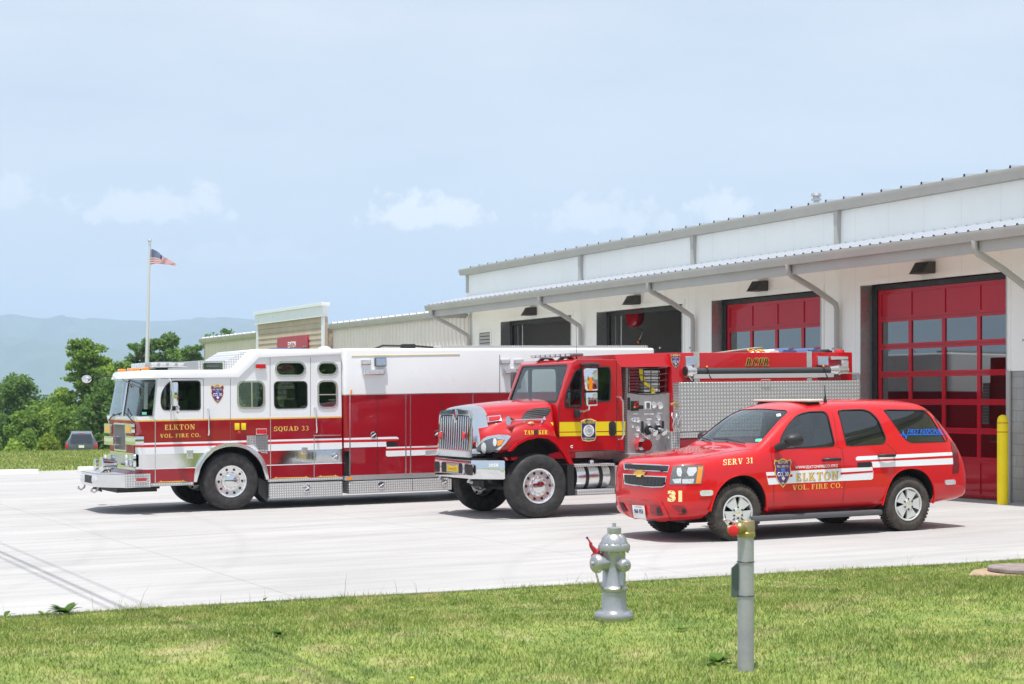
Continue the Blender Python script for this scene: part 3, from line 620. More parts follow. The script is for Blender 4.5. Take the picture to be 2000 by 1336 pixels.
# sectional doors: shut in the two right-hand bays, rolled up in the others
def bay_door(a, b, shut=True):
    pd = PW+.27; fr = bm_()
    # track guard and dark gap round the door
    g = bm_(); box(g, (pd-.01, b-.16, .17), (pd+.05, b-.02, DT-.02)); box(g, (pd-.01, a+.02, .17), (pd+.05, a+.1, DT-.02)); box(g, (pd-.01, a+.02, DT-.115), (pd+.05, b-.02, DT-.02))
    bp('door_seal', g, M['dark'], smooth=0)
    if not shut:
        g = bm_(); box(g, (pd+.1, b-.30, .17), (pd+.14, b-.27, DT)); tube(g, [(pd+.2, b-.42, .17), (pd+.2, b-.42, DT-.1)], .02, 6); bp('door_track', g, M['steel'], smooth=0)
        return
    x0, x1 = a+.11, b-.165; p0, p1 = pd+.02, pd+.065
    zs = [.17, .87, 1.41, 1.95, 2.49, 3.03, 3.56, DT-.12]; n = 4; sw = (x1-x0)/n
    pan = bm_(); gl = bm_()
    box(pan, (p0, x0, zs[0]), (p1, x0+.10, zs[-1])); box(pan, (p0, x1-.10, zs[0]), (p1, x1, zs[-1]))
    for i, z in enumerate(zs):
        h = .055 if 0 < i < len(zs)-1 else .07
        lo = z-h if i else z; hi = z+h if i < len(zs)-1 else z
        box(pan, (p0-.002, x0+.1, lo), (p1-.002, x1-.1, hi))
        if 0 < i < len(zs)-1: box(pan, (p0-.004, x0+.1, z-.004), (p0-.0021, x1-.1, z+.004), 1)
    for c in range(1, n):
        for i in range(len(zs)-1):
            box(pan, (p0+.001, x0+c*sw-.045, zs[i]+.07 if i == 0 else zs[i]+.055), (p1-.001, x0+c*sw+.045, zs[i+1]-.055 if i < len(zs)-2 else zs[i+1]-.07))
    for i in (0, len(zs)-2): box(pan, (p0+.02, x0+.09, zs[i]+.04), (p0+.035, x1-.09, zs[i+1]-.04))
    d = bp('bay_door', pan, [M['door_red'], M['dark']], smooth=0)
    for i in range(1, len(zs)-2):
        for c in range(n):
            gl = bm_(); ya = x0+c*sw+(.045 if c else .1); yb = x0+(c+1)*sw-(.045 if c < n-1 else .1)
            v = [addv(gl, q) for q in ((p0+.025, ya, zs[i]+.055), (p0+.025, yb, zs[i]+.055), (p0+.025, yb, zs[i+1]-.055), (p0+.025, ya, zs[i+1]-.055))]
            addf(gl, v)
            o = bp('window', gl, M['door_glass'], smooth=0); o.parent = d
bay_door(*OP[0]); bay_door(*OP[1]); bay_door(*OP[2], False); bay_door(*OP[3], False)
# wall lights over the bays
for k, (t, lab) in enumerate(((26.48, 'dark wedge wall light above the nearest closed red bay door'), (32.04, 'dark wedge wall light above the farther closed red door'), (37.57, 'dark wedge wall light above the open bay with the red drum'), (43.27, 'dark wedge wall light over the farthest open bay door, beside the vent louvre'))):
    o = root('wall_light', site(PW, t-.13, 4.42), lab, 'wall light', 'wall lights above the bay doors')
    bm = bm_(); w_ = .21
    prism(bm, [(-.004, .11), (-.15, .11), (-.30, -.115), (-.004, -.115)], 'y', -w_, w_); obj('housing', bm, mat('bronze', (.05, .045, .04), .5) if k == 0 else bpy.data.materials['bronze'], o, smooth=0)
    bm = bm_(); a_ = Vector((-.15, 0, .11)); b_ = Vector((-.30, 0, -.115)); q = [a_.lerp(b_, s_)+Vector((-.004, y, .003)) for s_, y in ((.1, -.17), (.1, .17), (.88, .17), (.88, -.17))]
    addf(bm, [addv(bm, c) for c in q]); obj('lens', bm, M['black'], o, smooth=0)
# vent pipe on the roof
X, Y = 0, 0
def rise(o, oy):
    for v in o.data.vertices: v.co.z += max(0, v.co.z-2)**1.6*.022*(47.4-(v.co.y+oy))/23.6
for o in list(scn.objects):
    if o.type == 'MESH' and (o.parent == st or (o.parent and o.parent.parent == st)): rise(o, BO[1])
    elif o.type == 'EMPTY' and o.name.startswith('wall_light'):
        q = o.matrix_world.translation; t_ = PT(q.x, q.y)[1]; o.location.z += (q.z-2)**1.6*.022*(47.4-t_)/23.6
vp = root('roof_vent', site(24.2, 33.55, 6.12), 'small silver vent pipe with a cap standing on the roof', 'vent pipe')
bm = bm_(); lathe(bm, [(.07, 0), (.07, .52), (.12, .53), (.12, .57), (.085, .575), (.085, .63), (.13, .64), (.11, .70), (0, .72)], (0, 0, 0), 'z', 14); obj('pipe', bm, M['steel'], vp)
# ------------------------------------------------------------------ things hanging in the open bay
hr = root('hose_drum', site(24.0, 41.7, 4.36), 'round red drum hanging inside the open middle bay', 'hose drum')
bm = bm_(); lathe(bm, [(0, -.12), (.36, -.1), (.38, -.05), (.38, .05), (.36, .1), (0, .12)], (0, 0, 0), 'x', 20); obj('drum', bm, M['lens_red'], hr)
bm = bm_(); tube(bm, [(0, 0, .38), (0, 0, .98)], .03, 6); tube(bm, [(-.02, -.1, -.36), (0, -.45, -.5), (.02, -.2, -.75)], .016, 6); obj('hanger', bm, M['steel'], hr)
bm = bm_(); ball(bm, (.02, -.2, -.78), .06); obj('pull_knob', bm, M['lens_amber'], hr)
# ------------------------------------------------------------------ beige annex with the sign gable
AO = (PW+.1, 62.0, 0.0); an = root('annex_building', site(*AO), 'low beige ribbed metal building with a tan sign gable beyond the fire station', 'building')
def ap(name, bm, m, par=None, **k): o = obj(name, bm, m, None, off=AO, **k); o.parent = par or an; return o
PA = PW+.1
def ribs(t0, t1):
    bm = bm_(); box(bm, (PA, t0, -.3), (PA+.2, t1, 4.54)); t = t0+.1
    while t < t1-.05:
        prism(bm, [(PA+.001, t-.05), (PA-.032, t-.03), (PA-.032, t+.03), (PA+.001, t+.05)], 'z', -.3, 4.52); t += .305
    return bm
ap('wall', ribs(47.62, 59.6), M['beige'], smooth=0); ap('wall', ribs(67.75, 76.4), M['beige'], smooth=0)
bm = bm_(); box(bm, (PA, 76.2, -.3), (36, 76.4, 4.62)); ap('end_wall', bm, M['beige'], smooth=0)
for t0, t1 in ((47.75, 59.58), (67.78, 76.7)):
    bm = bm_(); box(bm, (PA-.10, t0, 4.50), (PA-.0, t1, 4.58)); gutter(bm, PA-.05, t0, t1, 4.72, .13, .17); ap('gutter', bm, M['trim_grey'], smooth=20)
def sheet2(pa, za, pb, zb, t0, t1, pitch):
    o = sheet('roof', pa, za, pb, zb, t0, t1, pitch, [M['white'], M['dark']], rib=.045); 
    for v in o.data.vertices: v.co += Vector(BO)-Vector(AO)
    o.parent = an
sheet2(PA-.1, 4.72, 29, 5.12, 47.75, 59.6, .61); sheet2(PA-.1, 4.72, 29, 5.12, 67.75, 76.7, .61)
PG = PW-.2
bm = bm_(); box(bm, (PG, 59.62, -.3), (PG+.12, 67.6, 4.99), 0); box(bm, (PG+.121, 59.7, -.3), (30, 67.6, 4.6), 0); 
z = 2.0
while z < 4.95:                                                   # lap boards
    prism(bm, [(PG-.004, z+.2), (PG-.028, z), (PG-.004, z)], 'y', 59.85, 67.5, 0); z += .2
ap('lap_siding', bm, M['tan_lap'], smooth=0)
bm = bm_(); box(bm, (PG-.05, 59.6, -.3), (PG-.002, 59.85, 5.0)); box(bm, (PG-.05, 67.4, -.3), (PG-.002, 67.62, 5.0)); box(bm, (PG-.10, 59.58, 5.0), (PG+.12, 67.6, 5.38)); box(bm, (PG-.16, 59.5, 5.38), (PG+.16, 67.66, 5.5), bev=.01)
ap('white_trim', bm, M['white'], smooth=0)
M['sign_red'] = mat('sign_red', (.42, .010, .022), .35); M['white_flat'] = mat('white_lettering', (.82, .82, .80), .5)
SG = site(PG-.09, 63.0, 3.6); sg = root('station_sign', SG, 'red wall sign reading ELKTON EMERGENCY RESPONSE on the tan gable', 'sign')
fsg = Frame(SG)
a_ = fsg.front(541, 661); b_ = fsg.front(600.5, 653); yL, yR = a_[0], b_[0]; zt = (a_[1]+b_[1])/2
def arch(y0, y1, z0, z1): return roundpoly([(y0, z0), (y1, z0), (y1, z1-.08), (y1-.12*(1 if y1 > y0 else -1), z1), (y0+.12*(1 if y1 > y0 else -1), z1), (y0, z1-.08)], .05)
bm = bm_(); prism(bm, arch(yR, yL, zt-1.25, zt), 'x', 0, .05); obj('board', bm, M['sign_red'], sg, smooth=0)
w_ = yL-yR
place_text('lettering', 'ELKTON', (-.003, yL-w_*.37, zt-.42), (0, -1, 0), (0, 0, 1), .22, M['white_flat'], sg, width=w_*.26, bold=.02)
place_text('lettering', 'EMERGENCY RESPONSE', (-.003, yL-w_*.17, zt-.80), (0, -1, 0), (0, 0, 1), .26, M['white_flat'], sg, width=w_*.64, bold=.02)
place_text('lettering', 'STATION', (-.003, yL-w_*.34, zt-1.12), (0, -1, 0), (0, 0, 1), .2, M['white_flat'], sg, width=w_*.30, bold=.02)
bm = bm_()
for yc in (yL-w_*.09, yR+w_*.09):
    prism(bm, [(yc-.14, zt-.45), (yc-.11, zt-.38), (yc, zt-.34), (yc+.11, zt-.38), (yc+.14, zt-.45), (yc+.12, zt-.75), (yc, zt-.92), (yc-.12, zt-.75)][::-1], 'x', -.004, 0)
o = obj('emblem', bm, M['navy'], sg, smooth=0)
bm = bm_()
for yc in (yL-w_*.09, yR+w_*.09): prism(bm, rrect(yc-.07, yc+.07, zt-.72, zt-.5, .05), 'x', -.007, -.0045); ring(bm, rrect(yc-.12, yc+.12, zt-.44, zt-.39, .01), rrect(yc-.11, yc+.11, zt-.43, zt-.40, .01), 'x', -.007, -.0045)
obj('emblem_detail', bm, M['gold_pale'], sg, smooth=0)
# ------------------------------------------------------------------ bollard
bl = root('bollard', site(21.15, 23.80), 'yellow round-topped safety bollard with thin red bands beside the bay door', 'bollard')
bm = bm_(); lathe(bm, [(.095, -.05), (.095, 1.44), (.090, 1.50), (.072, 1.545), (.04, 1.572), (0, 1.58)], (0, 0, 0), 'z', 24); obj('sleeve', bm, mat('safety_yellow', (1.0, .76, .002), .45, var=.05), bl, smooth=50)
bm = bm_(); [lathe(bm, [(.0965, z), (.0965, z+.012)], (0, 0, 0), 'z', 24) for z in (1.27, 1.43)]; obj('band', bm, mat('band_red', (.35, .02, .02), .5), bl)
# ------------------------------------------------------------------ vehicle kit
class Veh:
    def __init__(s, name, mw, label, cat):
        s.r = root(name, mw, label, cat); s.F = Frame(mw)
    def S(s, c, x, y, sy=0): return s.F.side(*c(x, y), sy)
    def Fr(s, c, x, y, ux): return s.F.front(*c(x, y), ux)
    def Z(s, c, x, y, sy=0): return s.S(c, x, y, sy)[1]
    def U(s, c, x, y, sy=0): return s.S(c, x, y, sy)[0]
    def poly(s, c, pts, sy=0): return [s.S(c, x, y, sy) for x, y in pts]
    def rect(s, c, x0, y0, x1, y1, r=.02, n=3, sy=0):
        a = s.S(c, x0, y0, sy); b = s.S(c, x1, y1, sy); ym = (y0+y1)/2; xm = (x0+x1)/2
        return rrect(s.U(c, x0, ym, sy), s.U(c, x1, ym, sy), s.Z(c, xm, y1, sy), s.Z(c, xm, y0, sy), r, n)
    def part(s, name, bm, m, par=None, **k): return obj(name, bm, m, par or s.r, **k)
    def plate(s, name, pts, d0, d1, m, par=None, bev=0, smooth=25):
        bm = bm_(); prism(bm, pts, 'y', d0, d1)
        if bev:
            e = [e for e in bm.edges if all(abs(v.co.y-min(d0, d1)) < 1e-6 for v in e.verts)]; bmesh.ops.bevel(bm, geom=e, offset=bev, segments=2, affect='EDGES', profile=.5)
        return s.part(name, bm, m, par, smooth=smooth)
    def framed(s, name, pts, sy, m, gm, wd=.03, th=.012, par=None, gname='pane', mirror=None):
        """window surround with its pane, on the near side"""
        bm = bm_(); ring(bm, inset2(pts, -wd*.5), inset2(pts, wd*.5), 'y', sy-th, sy+.02); o = s.part(name, bm, m, par, smooth=30)
        bm = bm_(); addf(bm, [addv(bm, (x, sy+.012, z)) for x, z in pts]); s.part(gname, bm, gm, o, smooth=0); return o
    def text(s, txt, uz, h, m, sy=-.004, width=None, name='lettering', par=None, **k):
        return place_text(name, txt, (uz[0], sy, uz[1]), (1, 0, 0), (0, 0, 1), h, m, par or s.r, width=width, **k)
def nearest_edges(bm, pred): return [e for e in bm.edges if pred(e)]
def bevel(bm, es, off, seg=3): bmesh.ops.bevel(bm, geom=list(es), offset=off, segments=seg, affect='EDGES', profile=.5, clamp_overlap=True)
def bands(bm, levels, mats_, side_only=None):
    """cut at the z levels and give each band its material index"""
    for z in levels: bmesh.ops.bisect_plane(bm, geom=bm.verts[:]+bm.edges[:]+bm.faces[:], plane_co=(0, 0, z), plane_no=(0, 0, 1), dist=1e-5)
    for f in bm.faces:
        z = f.calc_center_median().z; k = sum(1 for l in levels if z > l)
        f.material_index = mats_[k]
def patch(src, outline, axis, pred, off, name, m, parent, smooth=40, extra=()):
    """the piece of a body's skin inside a convex outline, set in by off: a window pane that follows the body"""
    bm = bmesh.new(); bm.from_mesh(src) if isinstance(src, bpy.types.Mesh) else bm.from_mesh(src.data)
    bmesh.ops.delete(bm, geom=[f for f in bm.faces if not pred(f)], context='FACES')
    n = len(outline); ar = sum(outline[i][0]*outline[(i+1) % n][1]-outline[(i+1) % n][0]*outline[i][1] for i in range(n)); sg = 1 if ar > 0 else -1
    for i in range(n):
        a = Vector(outline[i]); b = Vector(outline[(i+1) % n]); d = b-a
        if d.length < 1e-5: continue
        nn = Vector((d.y, -d.x))*sg
        bmesh.ops.bisect_plane(bm, geom=bm.verts[:]+bm.edges[:]+bm.faces[:], plane_co=p3(axis, a.x, a.y, 0), plane_no=p3(axis, nn.x, nn.y, 0), clear_outer=True, dist=1e-6)
    for co_, no_ in extra: bmesh.ops.bisect_plane(bm, geom=bm.verts[:]+bm.edges[:]+bm.faces[:], plane_co=co_, plane_no=no_, clear_outer=True, dist=1e-6)
    bm.normal_update()
    for v in bm.verts: v.co -= v.normal*off
    for f in bm.faces: f.material_index = 0
    return obj(name, bm, m, parent, smooth=smooth, recalc=False)
def cutter(pts, axis, d0, d1, m):
    bm = bm_(); prism(bm, pts, axis, d0, d1); o = obj('cutter', bm, m, None, smooth=0); return o
def wheel(par, u, z, s_out, Rr, wd, style, tm, name='wheel', side=1, u_off=0):
    """side 1: outer face towards -y; -1: towards +y"""
    c = (u, s_out, z); k = side
    lathe_b = bm_(); rr = {'truck': .283, 'suv': .232}[style]
    lathe(lathe_b, [(.055, .02*k), (.055, -.0*k), (0, -.001*k)] if style == 'suv' else [(.13, .14*k), (.13, .045*k), (.115, .02*k), (.06, .005*k), (0, .003*k)], c, 'y', 20)
    hub = obj(name, lathe_b, M['chrome'] if style == 'truck' else M['rim_alu'], par, smooth=35)
    bm = bm_(); R_ = Rr
    prof = [(rr*1.02, .05*k), (rr*1.06, .02*k), (rr*1.2, .0), (R_*.80, -.004*k), (R_*.90, .006*k), (R_*.955, .022*k), (R_*.985, .045*k), (R_, .07*k)]
    gr_ = 4 if style == 'truck' else 3
    for g in range(gr_):
        y0 = .07+(wd-.14)*(g+.30)/gr_; y1 = y0+.012; prof += [(R_, y0*k), (R_-.012, (y0+.002)*k), (R_-.012, y1*k), (R_, (y1+.002)*k)]
    prof += [(R_, (wd-.07)*k), (R_*.985, (wd-.045)*k), (R_*.95, (wd-.02)*k), (R_*.8, wd*k), (rr*1.1, (wd-.01)*k), (rr*1.0, (wd-.05)*k)]
    lathe(bm, prof, c, 'y', 56, cap=False)
    if style == 'suv':                                             # chunky tread blocks
        for i in range(46):
            a = 2*math.pi*i/46
            for y0, y1, da in ((.03, .085, 0), (.10, .165, .05), (wd-.085, wd-.03, 0)):
                ca, sa = math.cos(a+da), math.sin(a+da); tx, tz = -sa, ca; hw = .017
                pts = []
                for rr_ in (R_-.012, R_+.007):
                    for yy_ in (y0*k, y1*k):
                        for q in (-hw, hw): pts.append(addv(bm, (u+ca*rr_+tx*q, s_out+yy_, z+sa*rr_+tz*q)))
                for q in ((0, 1, 3, 2), (4, 5, 7, 6), (0, 1, 5, 4), (2, 3, 7, 6), (0, 2, 6, 4), (1, 3, 7, 5)): addf(bm, [pts[i_] for i_ in q])
    obj('tyre', bm, tm, hub, smooth=30, weld=0)
    bm = bm_()
    if style == 'truck':
        lathe(bm, [(rr*.98, .12*k), (rr*1.02, .045*k), (rr*1.05, .022*k), (rr*1.02, .012*k), (rr*.95, .02*k), (rr*.91, .055*k), (rr*.62, .06*k), (rr*.56, .035*k), (rr*.30, .03*k)], c, 'y', 40, cap=False)
        for i in range(10):
            a = 2*math.pi*(i+.5)/10; x, y = math.cos(a), math.sin(a)
            tube(bm, [(u+x*rr*.48, s_out+.06*k, z+y*rr*.48), (u+x*rr*.48, s_out+.008*k, z+y*rr*.48)], .017, 6)
            a = 2*math.pi*i/10; x, y = math.cos(a), math.sin(a)
            tube(bm, [(u+x*rr*.775, s_out+.0625*k, z+y*rr*.775), (u+x*rr*.775, s_out+.052*k, z+y*rr*.775)], .024, 10, 1)
        o = obj('rim', bm, [M['rim_alu'], M['black']], hub, smooth=35)
    else:
        lathe(bm, [(rr*.98, .16*k), (rr*1.0, .05*k), (rr*1.06, .012*k), (rr*1.0, .004*k), (rr*.95, .012*k), (rr*.93, .03*k)], c, 'y', 40, cap=False)
        lathe(bm, [(rr*.97, .13*k), (0, .12*k)], c, 'y', 30, 1)
        for i in range(5):                                         # five broad spokes round black pockets
            a = R(90+72*i+36+u_off); q = []
            for rad, h in ((rr*.30, 30), (rr*.62, 27), (rr*.965, 25)):
                for sgn in (-1, 1): q.append((rad, a+sgn*R(h if rad > rr*.5 else 36)))
            for d0, d1 in ((.014, .05),):
                P = [[addv(bm, (u+r_*math.cos(an_), s_out+d*k+(0 if r_ > rr*.5 else .004*k), z+r_*math.sin(an_))) for r_, an_ in q] for d in (d0, d1)]
                for lay in (0, 1): addf(bm, [P[lay][0], P[lay][1], P[lay][3], P[lay][2]]); addf(bm, [P[lay][2], P[lay][3], P[lay][5], P[lay][4]])
                for i0, i1 in ((0, 2), (2, 4), (1, 3), (3, 5)): addf(bm, [P[0][i0], P[0][i1], P[1][i1], P[1][i0]])
        lathe(bm, [(rr*.36, .05*k), (rr*.36, .016*k), (rr*.30, .010*k), (0, .008*k)], c, 'y', 20)
        for i in range(6):
            a = R(30+60*i); x, y = math.cos(a), math.sin(a); tube(bm, [(u+x*.075, s_out+.012*k, z+y*.075), (u+x*.075, s_out+.005*k, z+y*.075)], .014, 8, 1)
        o = obj('rim', bm, [mat('silver_wheel_paint', (.72, .72, .71), .3, metal=.4, coat=.5) if 'silver_wheel_paint' not in bpy.data.materials else bpy.data.materials['silver_wheel_paint'], M['black']], hub, smooth=35)
        bm = bm_(); prism(bm, [(u-.022, z-.005), (u-.008, z-.005), (u-.008, z-.012), (u+.008, z-.012), (u+.008, z-.005), (u+.022, z-.005), (u+.018, z+.005), (u+.008, z+.005), (u+.008, z+.012), (u-.008, z+.012), (u-.008, z+.005), (u-.018, z+.005)], 'y', s_out-.003*k, s_out-.0012*k)
        obj('centre_badge', bm, M['gold'], hub, smooth=0)
    return hub
def shield(par, u, z, w, h, sy, kind='purple', k=1):
    """company patch: a shield in a gold border"""
    def out(s): return [(u+a*w*.5*s, z+b*h*.5*s) for a, b in ((-.55, .86), (-.12, 1), (.12, 1), (.55, .86), (.88, .95), (1, .72), (.86, .45), (.92, .1), (.72, -.35), (.4, -.72), (0, -1), (-.4, -.72), (-.72, -.35), (-.92, .1), (-.86, .45), (-1, .72), (-.88, .95))][::-1]
    bm = bm_(); prism(bm, out(1.0), 'y', sy-.002, sy); o = obj('company_patch', bm, M['gold'] if k else M['gold'], par, smooth=0)
    bm = bm_(); prism(bm, out(.90), 'y', sy-.0035, sy-.0021); obj('patch_field', bm, M['purple'] if kind == 'purple' else M['navy'], o, smooth=0)
    t = lambda s_, x, y, hh, ww, m: place_text('patch_lettering', s_, (u+x*w-ww*w/2, sy-.0038, z+y*h), (1, 0, 0), (0, 0, 1), hh*h, m, o, width=ww*w, bold=.02, depth=.0008)
    t('ELKTON', 0, .33, .085, .52, M['gold_pale']); t('VOL. FIRE CO.', 0, .20, .07, .66, M['gold_pale']); t('CO. 30', 0, -.10, .14, .62, M['white_flat']); t('VA', 0, -.38, .07, .16, M['gold_pale'])
    bm = bm_()                                                     # six-pointed star of life and a small ribbon
    for i in range(3):
        a = R(90+60*i); dx, dz = math.cos(a)*h*.10, math.sin(a)*h*.10; px_, pz_ = -math.sin(a)*h*.028, math.cos(a)*h*.028; q = sy-.0037-.0003*i
        prism(bm, [(u-dx-px_, z+h*.10-dz-pz_), (u+dx-px_, z+h*.10+dz-pz_), (u+dx+px_, z+h*.10+dz+pz_), (u-dx+px_, z+h*.10-dz+pz_)], 'y', q-.0005, q)
    obj('patch_star', bm, mat('patch_blue', (.10, .22, .62), .5) if 'patch_blue' not in bpy.data.materials else bpy.data.materials['patch_blue'], o, smooth=0)
    bm = bm_(); prism(bm, [(u-w*.09, z-h*.17), (u+w*.02, z-h*.26), (u+w*.12, z-h*.18), (u+w*.02, z-h*.10)], 'y', sy-.0045, sy-.0037); obj('patch_flag', bm, M['white_flat'], o, smooth=0)
    return o
def lamp(v, name, pts, sy, th, lens, house=None, ins=.012, par=None):
    o = v.plate(name, pts, sy-th, sy, house or M['chrome'], par, bev=.004)
    v.plate('lens', inset2(pts, ins), sy-th-.004, sy-th+.002, lens, o); return o
def latch(v, u, z, r=.055, sy=0):
    bm = bm_(); lathe(bm, [(r, .0), (r, -.012), (r*.82, -.014), (r*.74, -.004), (r*.3, -.003), (r*.28, -.012), (0, -.013)], (u, sy, z), 'y', 18)
    o = v.part('door_latch', bm, M['chrome']); bm = bm_(); tube(bm, [(u-r*.6, sy-.012, z-r*.4), (u, sy-.018, z), (u+r*.6, sy-.012, z+r*.35)], r*.14, 6); obj('latch_ring', bm, M['alu'], o); return o
def seat(v, u, s, z, m=None, w=.5, hh=.62, hr=True):
    bm = bm_(); box(bm, (u-.25, s-w/2, z), (u+.22, s+w/2, z+.14), 0, .04); prism(bm, [(u+.14, z+.1), (u+.27, z+.1), (u+.36, z+hh), (u+.26, z+hh)], 'y', s-w/2+.02, s+w/2-.02)
    if hr: box(bm, (u+.25, s-.13, z+hh+.02), (u+.35, s+.13, z+hh+.2), 0, .03)
    return v.part('seat', bm, m or M['seat_grey'], smooth=30)
def steering(v, u, s, z, r=.21, tilt=35):
    bm = bm_(); t = R(tilt); pts = []
    for i in range(20):
        a = 2*math.pi*i/20; y, q = r*math.cos(a), r*math.sin(a); pts.append((u+q*math.sin(t), s+y, z+q*math.cos(t)))
    tube(bm, pts, .014, 6, closed=True); tube(bm, [(u-r*.9*math.sin(t), s, z-r*.9*math.cos(t)), (u+r*.9*math.sin(t), s, z+r*.9*math.cos(t))], .012, 6); tube(bm, [(u, s, z), (u-.25, s, z-.22)], .02, 6)
    return v.part('steering_wheel', bm, M['interior'])
# ------------------------------------------------------------------ white-over-red rescue engine
sq = Veh('rescue_engine', parked(9.22, 30.65), 'long white over dark red fire engine marked SQUAD 33, left of the tanker', 'fire engine')
W = 2.44; S = sq.S
zb = lambda y: sq.Z(c1, 700, y)
uf = -1.69; uside = sq.U(c1, 605, 800)
zbot, zrf = zb(1052), zb(236)
zlv = [zb(1052+2), zb(949), zb(943), zb(840), zb(790), zb(771), zb(757), zb(603), zb(592)]
ur = sq.U(c2, 656, 500)
P = [(uf, zbot), (ur, zbot), (ur, sq.Z(c2, 655, 92)), (sq.U(c1, 1328, 90), sq.Z(c1, 1328, 88)), (sq.U(c1, 1190, 235), zrf), (uf+.14, zrf), (uf, zb(575))]
bm = bm_(); prism(bm, P, 'y', 0, W)
bevel(bm, [e for e in bm.edges if max(v.co.x for v in e.verts) < uf+.2 and abs(e.verts[0].co.y-e.verts[1].co.y) < 1e-4 and abs(e.verts[0].co.z-e.verts[1].co.z) > .2], .27, 6)
cab_mats = [M['red_dark'], M['stripe_white'], M['chrome'], M['stripe_red'], M['gold'], M['white'], M['interior'], M['black']]
bands(bm, zlv, [0, 0, 1, 2, 1, 3, 1, 0, 4, 5])
cab = obj('cab', bm, cab_mats, sq.r, smooth=30)
skin = cab.data.copy()
# inside of the cab, windows and wheel arch
zfl = zb(760)
cav = [(uf+.07, zfl), (ur-.06, zfl), (ur-.06, P[2][1]-.12), (P[3][0]+.02, P[3][1]-.12), (P[4][0]+.02, zrf-.08), (uf+.21, zrf-.08), (uf+.07, zb(575))]
cuts = [cutter(cav, 'y', .06, W-.06, M['interior'])]
w1 = roundpoly(sq.poly(c1, [(646, 470), (652, 392), (706, 314), (930, 312), (932, 522), (660, 522)]), [.12, .1, .16, .06, .06, .08])
w2 = sq.rect(c1, 1203, 316, 1394, 508, .10)
w3 = sq.rect(c2, 150, 186, 377, 290, .12); w4 = sq.rect(c2, 141, 336, 391, 539, .07); w5 = sq.rect(c2, 473, 188, 624, 284, .12); w6 = sq.rect(c2, 476, 330, 621, 536, .10)
for w_ in (w1, w2, w3, w4, w5, w6): cuts.append(cutter(w_, 'y', -.1, W+.1, M['interior']))
ymid = sq.Fr(c1, 390, 430, uf+.06)[0]
wz0, wz1 = zb(567), zb(297)
wa_, wb_ = S(c1, 590, 567)[0], S(c1, 616, 300)[0]
wpoly = [(uf-.3, wz0), (wa_-.02, wz0), (wa_, wz0+.03), (wb_, wz1-.05), (wb_-.03, wz1), (uf-.3, wz1)]
cuts += [cutter(wpoly, 'y', -.2, ymid-.02, M['interior']), cutter(wpoly, 'y', ymid+.02, W+.2, M['interior'])]
ac = S(c1, 1152, 1045); arch_c = (0.0, sq.Z(c1, 1160, 1040)); 
awd = [(sq.U(c1, 885, 1000)+.02, zbot-.3)]
ra_u0, ra_u1 = sq.U(c1, 893, 1040), sq.U(c1, 1412, 1040); ra_c = (ra_u0+ra_u1)/2; ra_r = (ra_u1-ra_u0)/2; ra_top = sq.Z(c1, 1160, 772)
def archpts(g=0, n=18):
    return [(ra_c+(ra_r-g)*math.cos(R(180-180*i/n)), zbot+(ra_top-g-zbot)*math.sin(R(180*i/n))**.9) for i in range(n+1)]
A_ = archpts(); cuts.append(cutter([(A_[0][0], zbot-.4)]+A_+[(A_[-1][0], zbot-.4)], 'y', -.2, .62, M['black'])); cuts.append(cutter([(A_[0][0], zbot-.4)]+A_+[(A_[-1][0], zbot-.4)], 'y', W-.62, W+.2, M['black']))
boolean(cab, cuts)
for w_, fr in ((w1, 'dark'), (w2, 'alu'), (w3, 'alu'), (w4, 'dark'), (w5, 'alu'), (w6, 'alu')):
    o = sq.framed('window', w_, 0, M[fr], M['glass_mid'], .035 if fr == 'alu' else .02, .014 if fr == 'alu' else .006)
for o in [o for o in scn.objects if o.parent == sq.r and o.name.startswith('window')]: pass
for w_ in (w1, w2, w3, w4, w5, w6):
    bm = bm_(); addf(bm, [addv(bm, (x, W-.012, z)) for x, z in w_]); sq.part('far_window', bm, M['glass_mid'], smooth=0)
bm = bm_(); x_ = sq.U(c1, 1305, 400); box(bm, (x_-.012, .0, w2[0][1]-.4*0), (x_+.012, .015, w2[0][1])) if False else None
box(bm, (x_-.012, -.006, sq.Z(c1, 1305, 506)), (x_+.012, .02, sq.Z(c1, 1305, 318))); zz = sq.Z(c2, 550, 435); box(bm, (sq.U(c2, 478, 435), -.006, zz-.01), (sq.U(c2, 620, 435), .02, zz+.01)); sq.part('window_divider', bm, M['alu'], smooth=0)
fwd = lambda f: f.calc_center_median().x < wb_+.05 and (f.normal.x < -.02 or abs(f.normal.y) > .9)
patch(skin, wpoly, 'y', fwd, .012, 'windshield', M['glass'], sq.r, extra=[((0, ymid-.02, 0), (0, 1, 0))])
patch(skin, wpoly, 'y', fwd, .012, 'windshield', M['glass'], sq.r, extra=[((0, ymid+.02, 0), (0, -1, 0))])
def wsu(y, z):                                                      # where the front skin is: it leans back and curls round the corners
    yy_ = min(y, W-y); r_ = .27; d = r_*(1-math.sqrt(max(0, 1-((r_-min(yy_, r_))/r_)**2)))
    return uf+.14*max(0, (z-zb(575))/(zrf-zb(575)))+d
bm = bm_()
for z in (wz0, wz1): tube(bm, [(min(wsu(y, z), wa_ if z == wz0 else wb_)-.004, y, z) for y in [0, .004, .02, .06, .12, .2, .3, .6, 1.0, 1.4, 1.8, W-.3, W-.2, W-.12, W-.06, W-.02, W]], .013, 5)
for y in (-.003, W+.003): tube(bm, [(wa_, y, wz0), (wb_, y, wz1)], .013, 5)
tube(bm, [(wsu(ymid, wz0)-.004, ymid, wz0), (wsu(ymid, wz1)-.004, ymid, wz1)], .02, 6)
sq.part('windshield_gasket', bm, M['alu'])
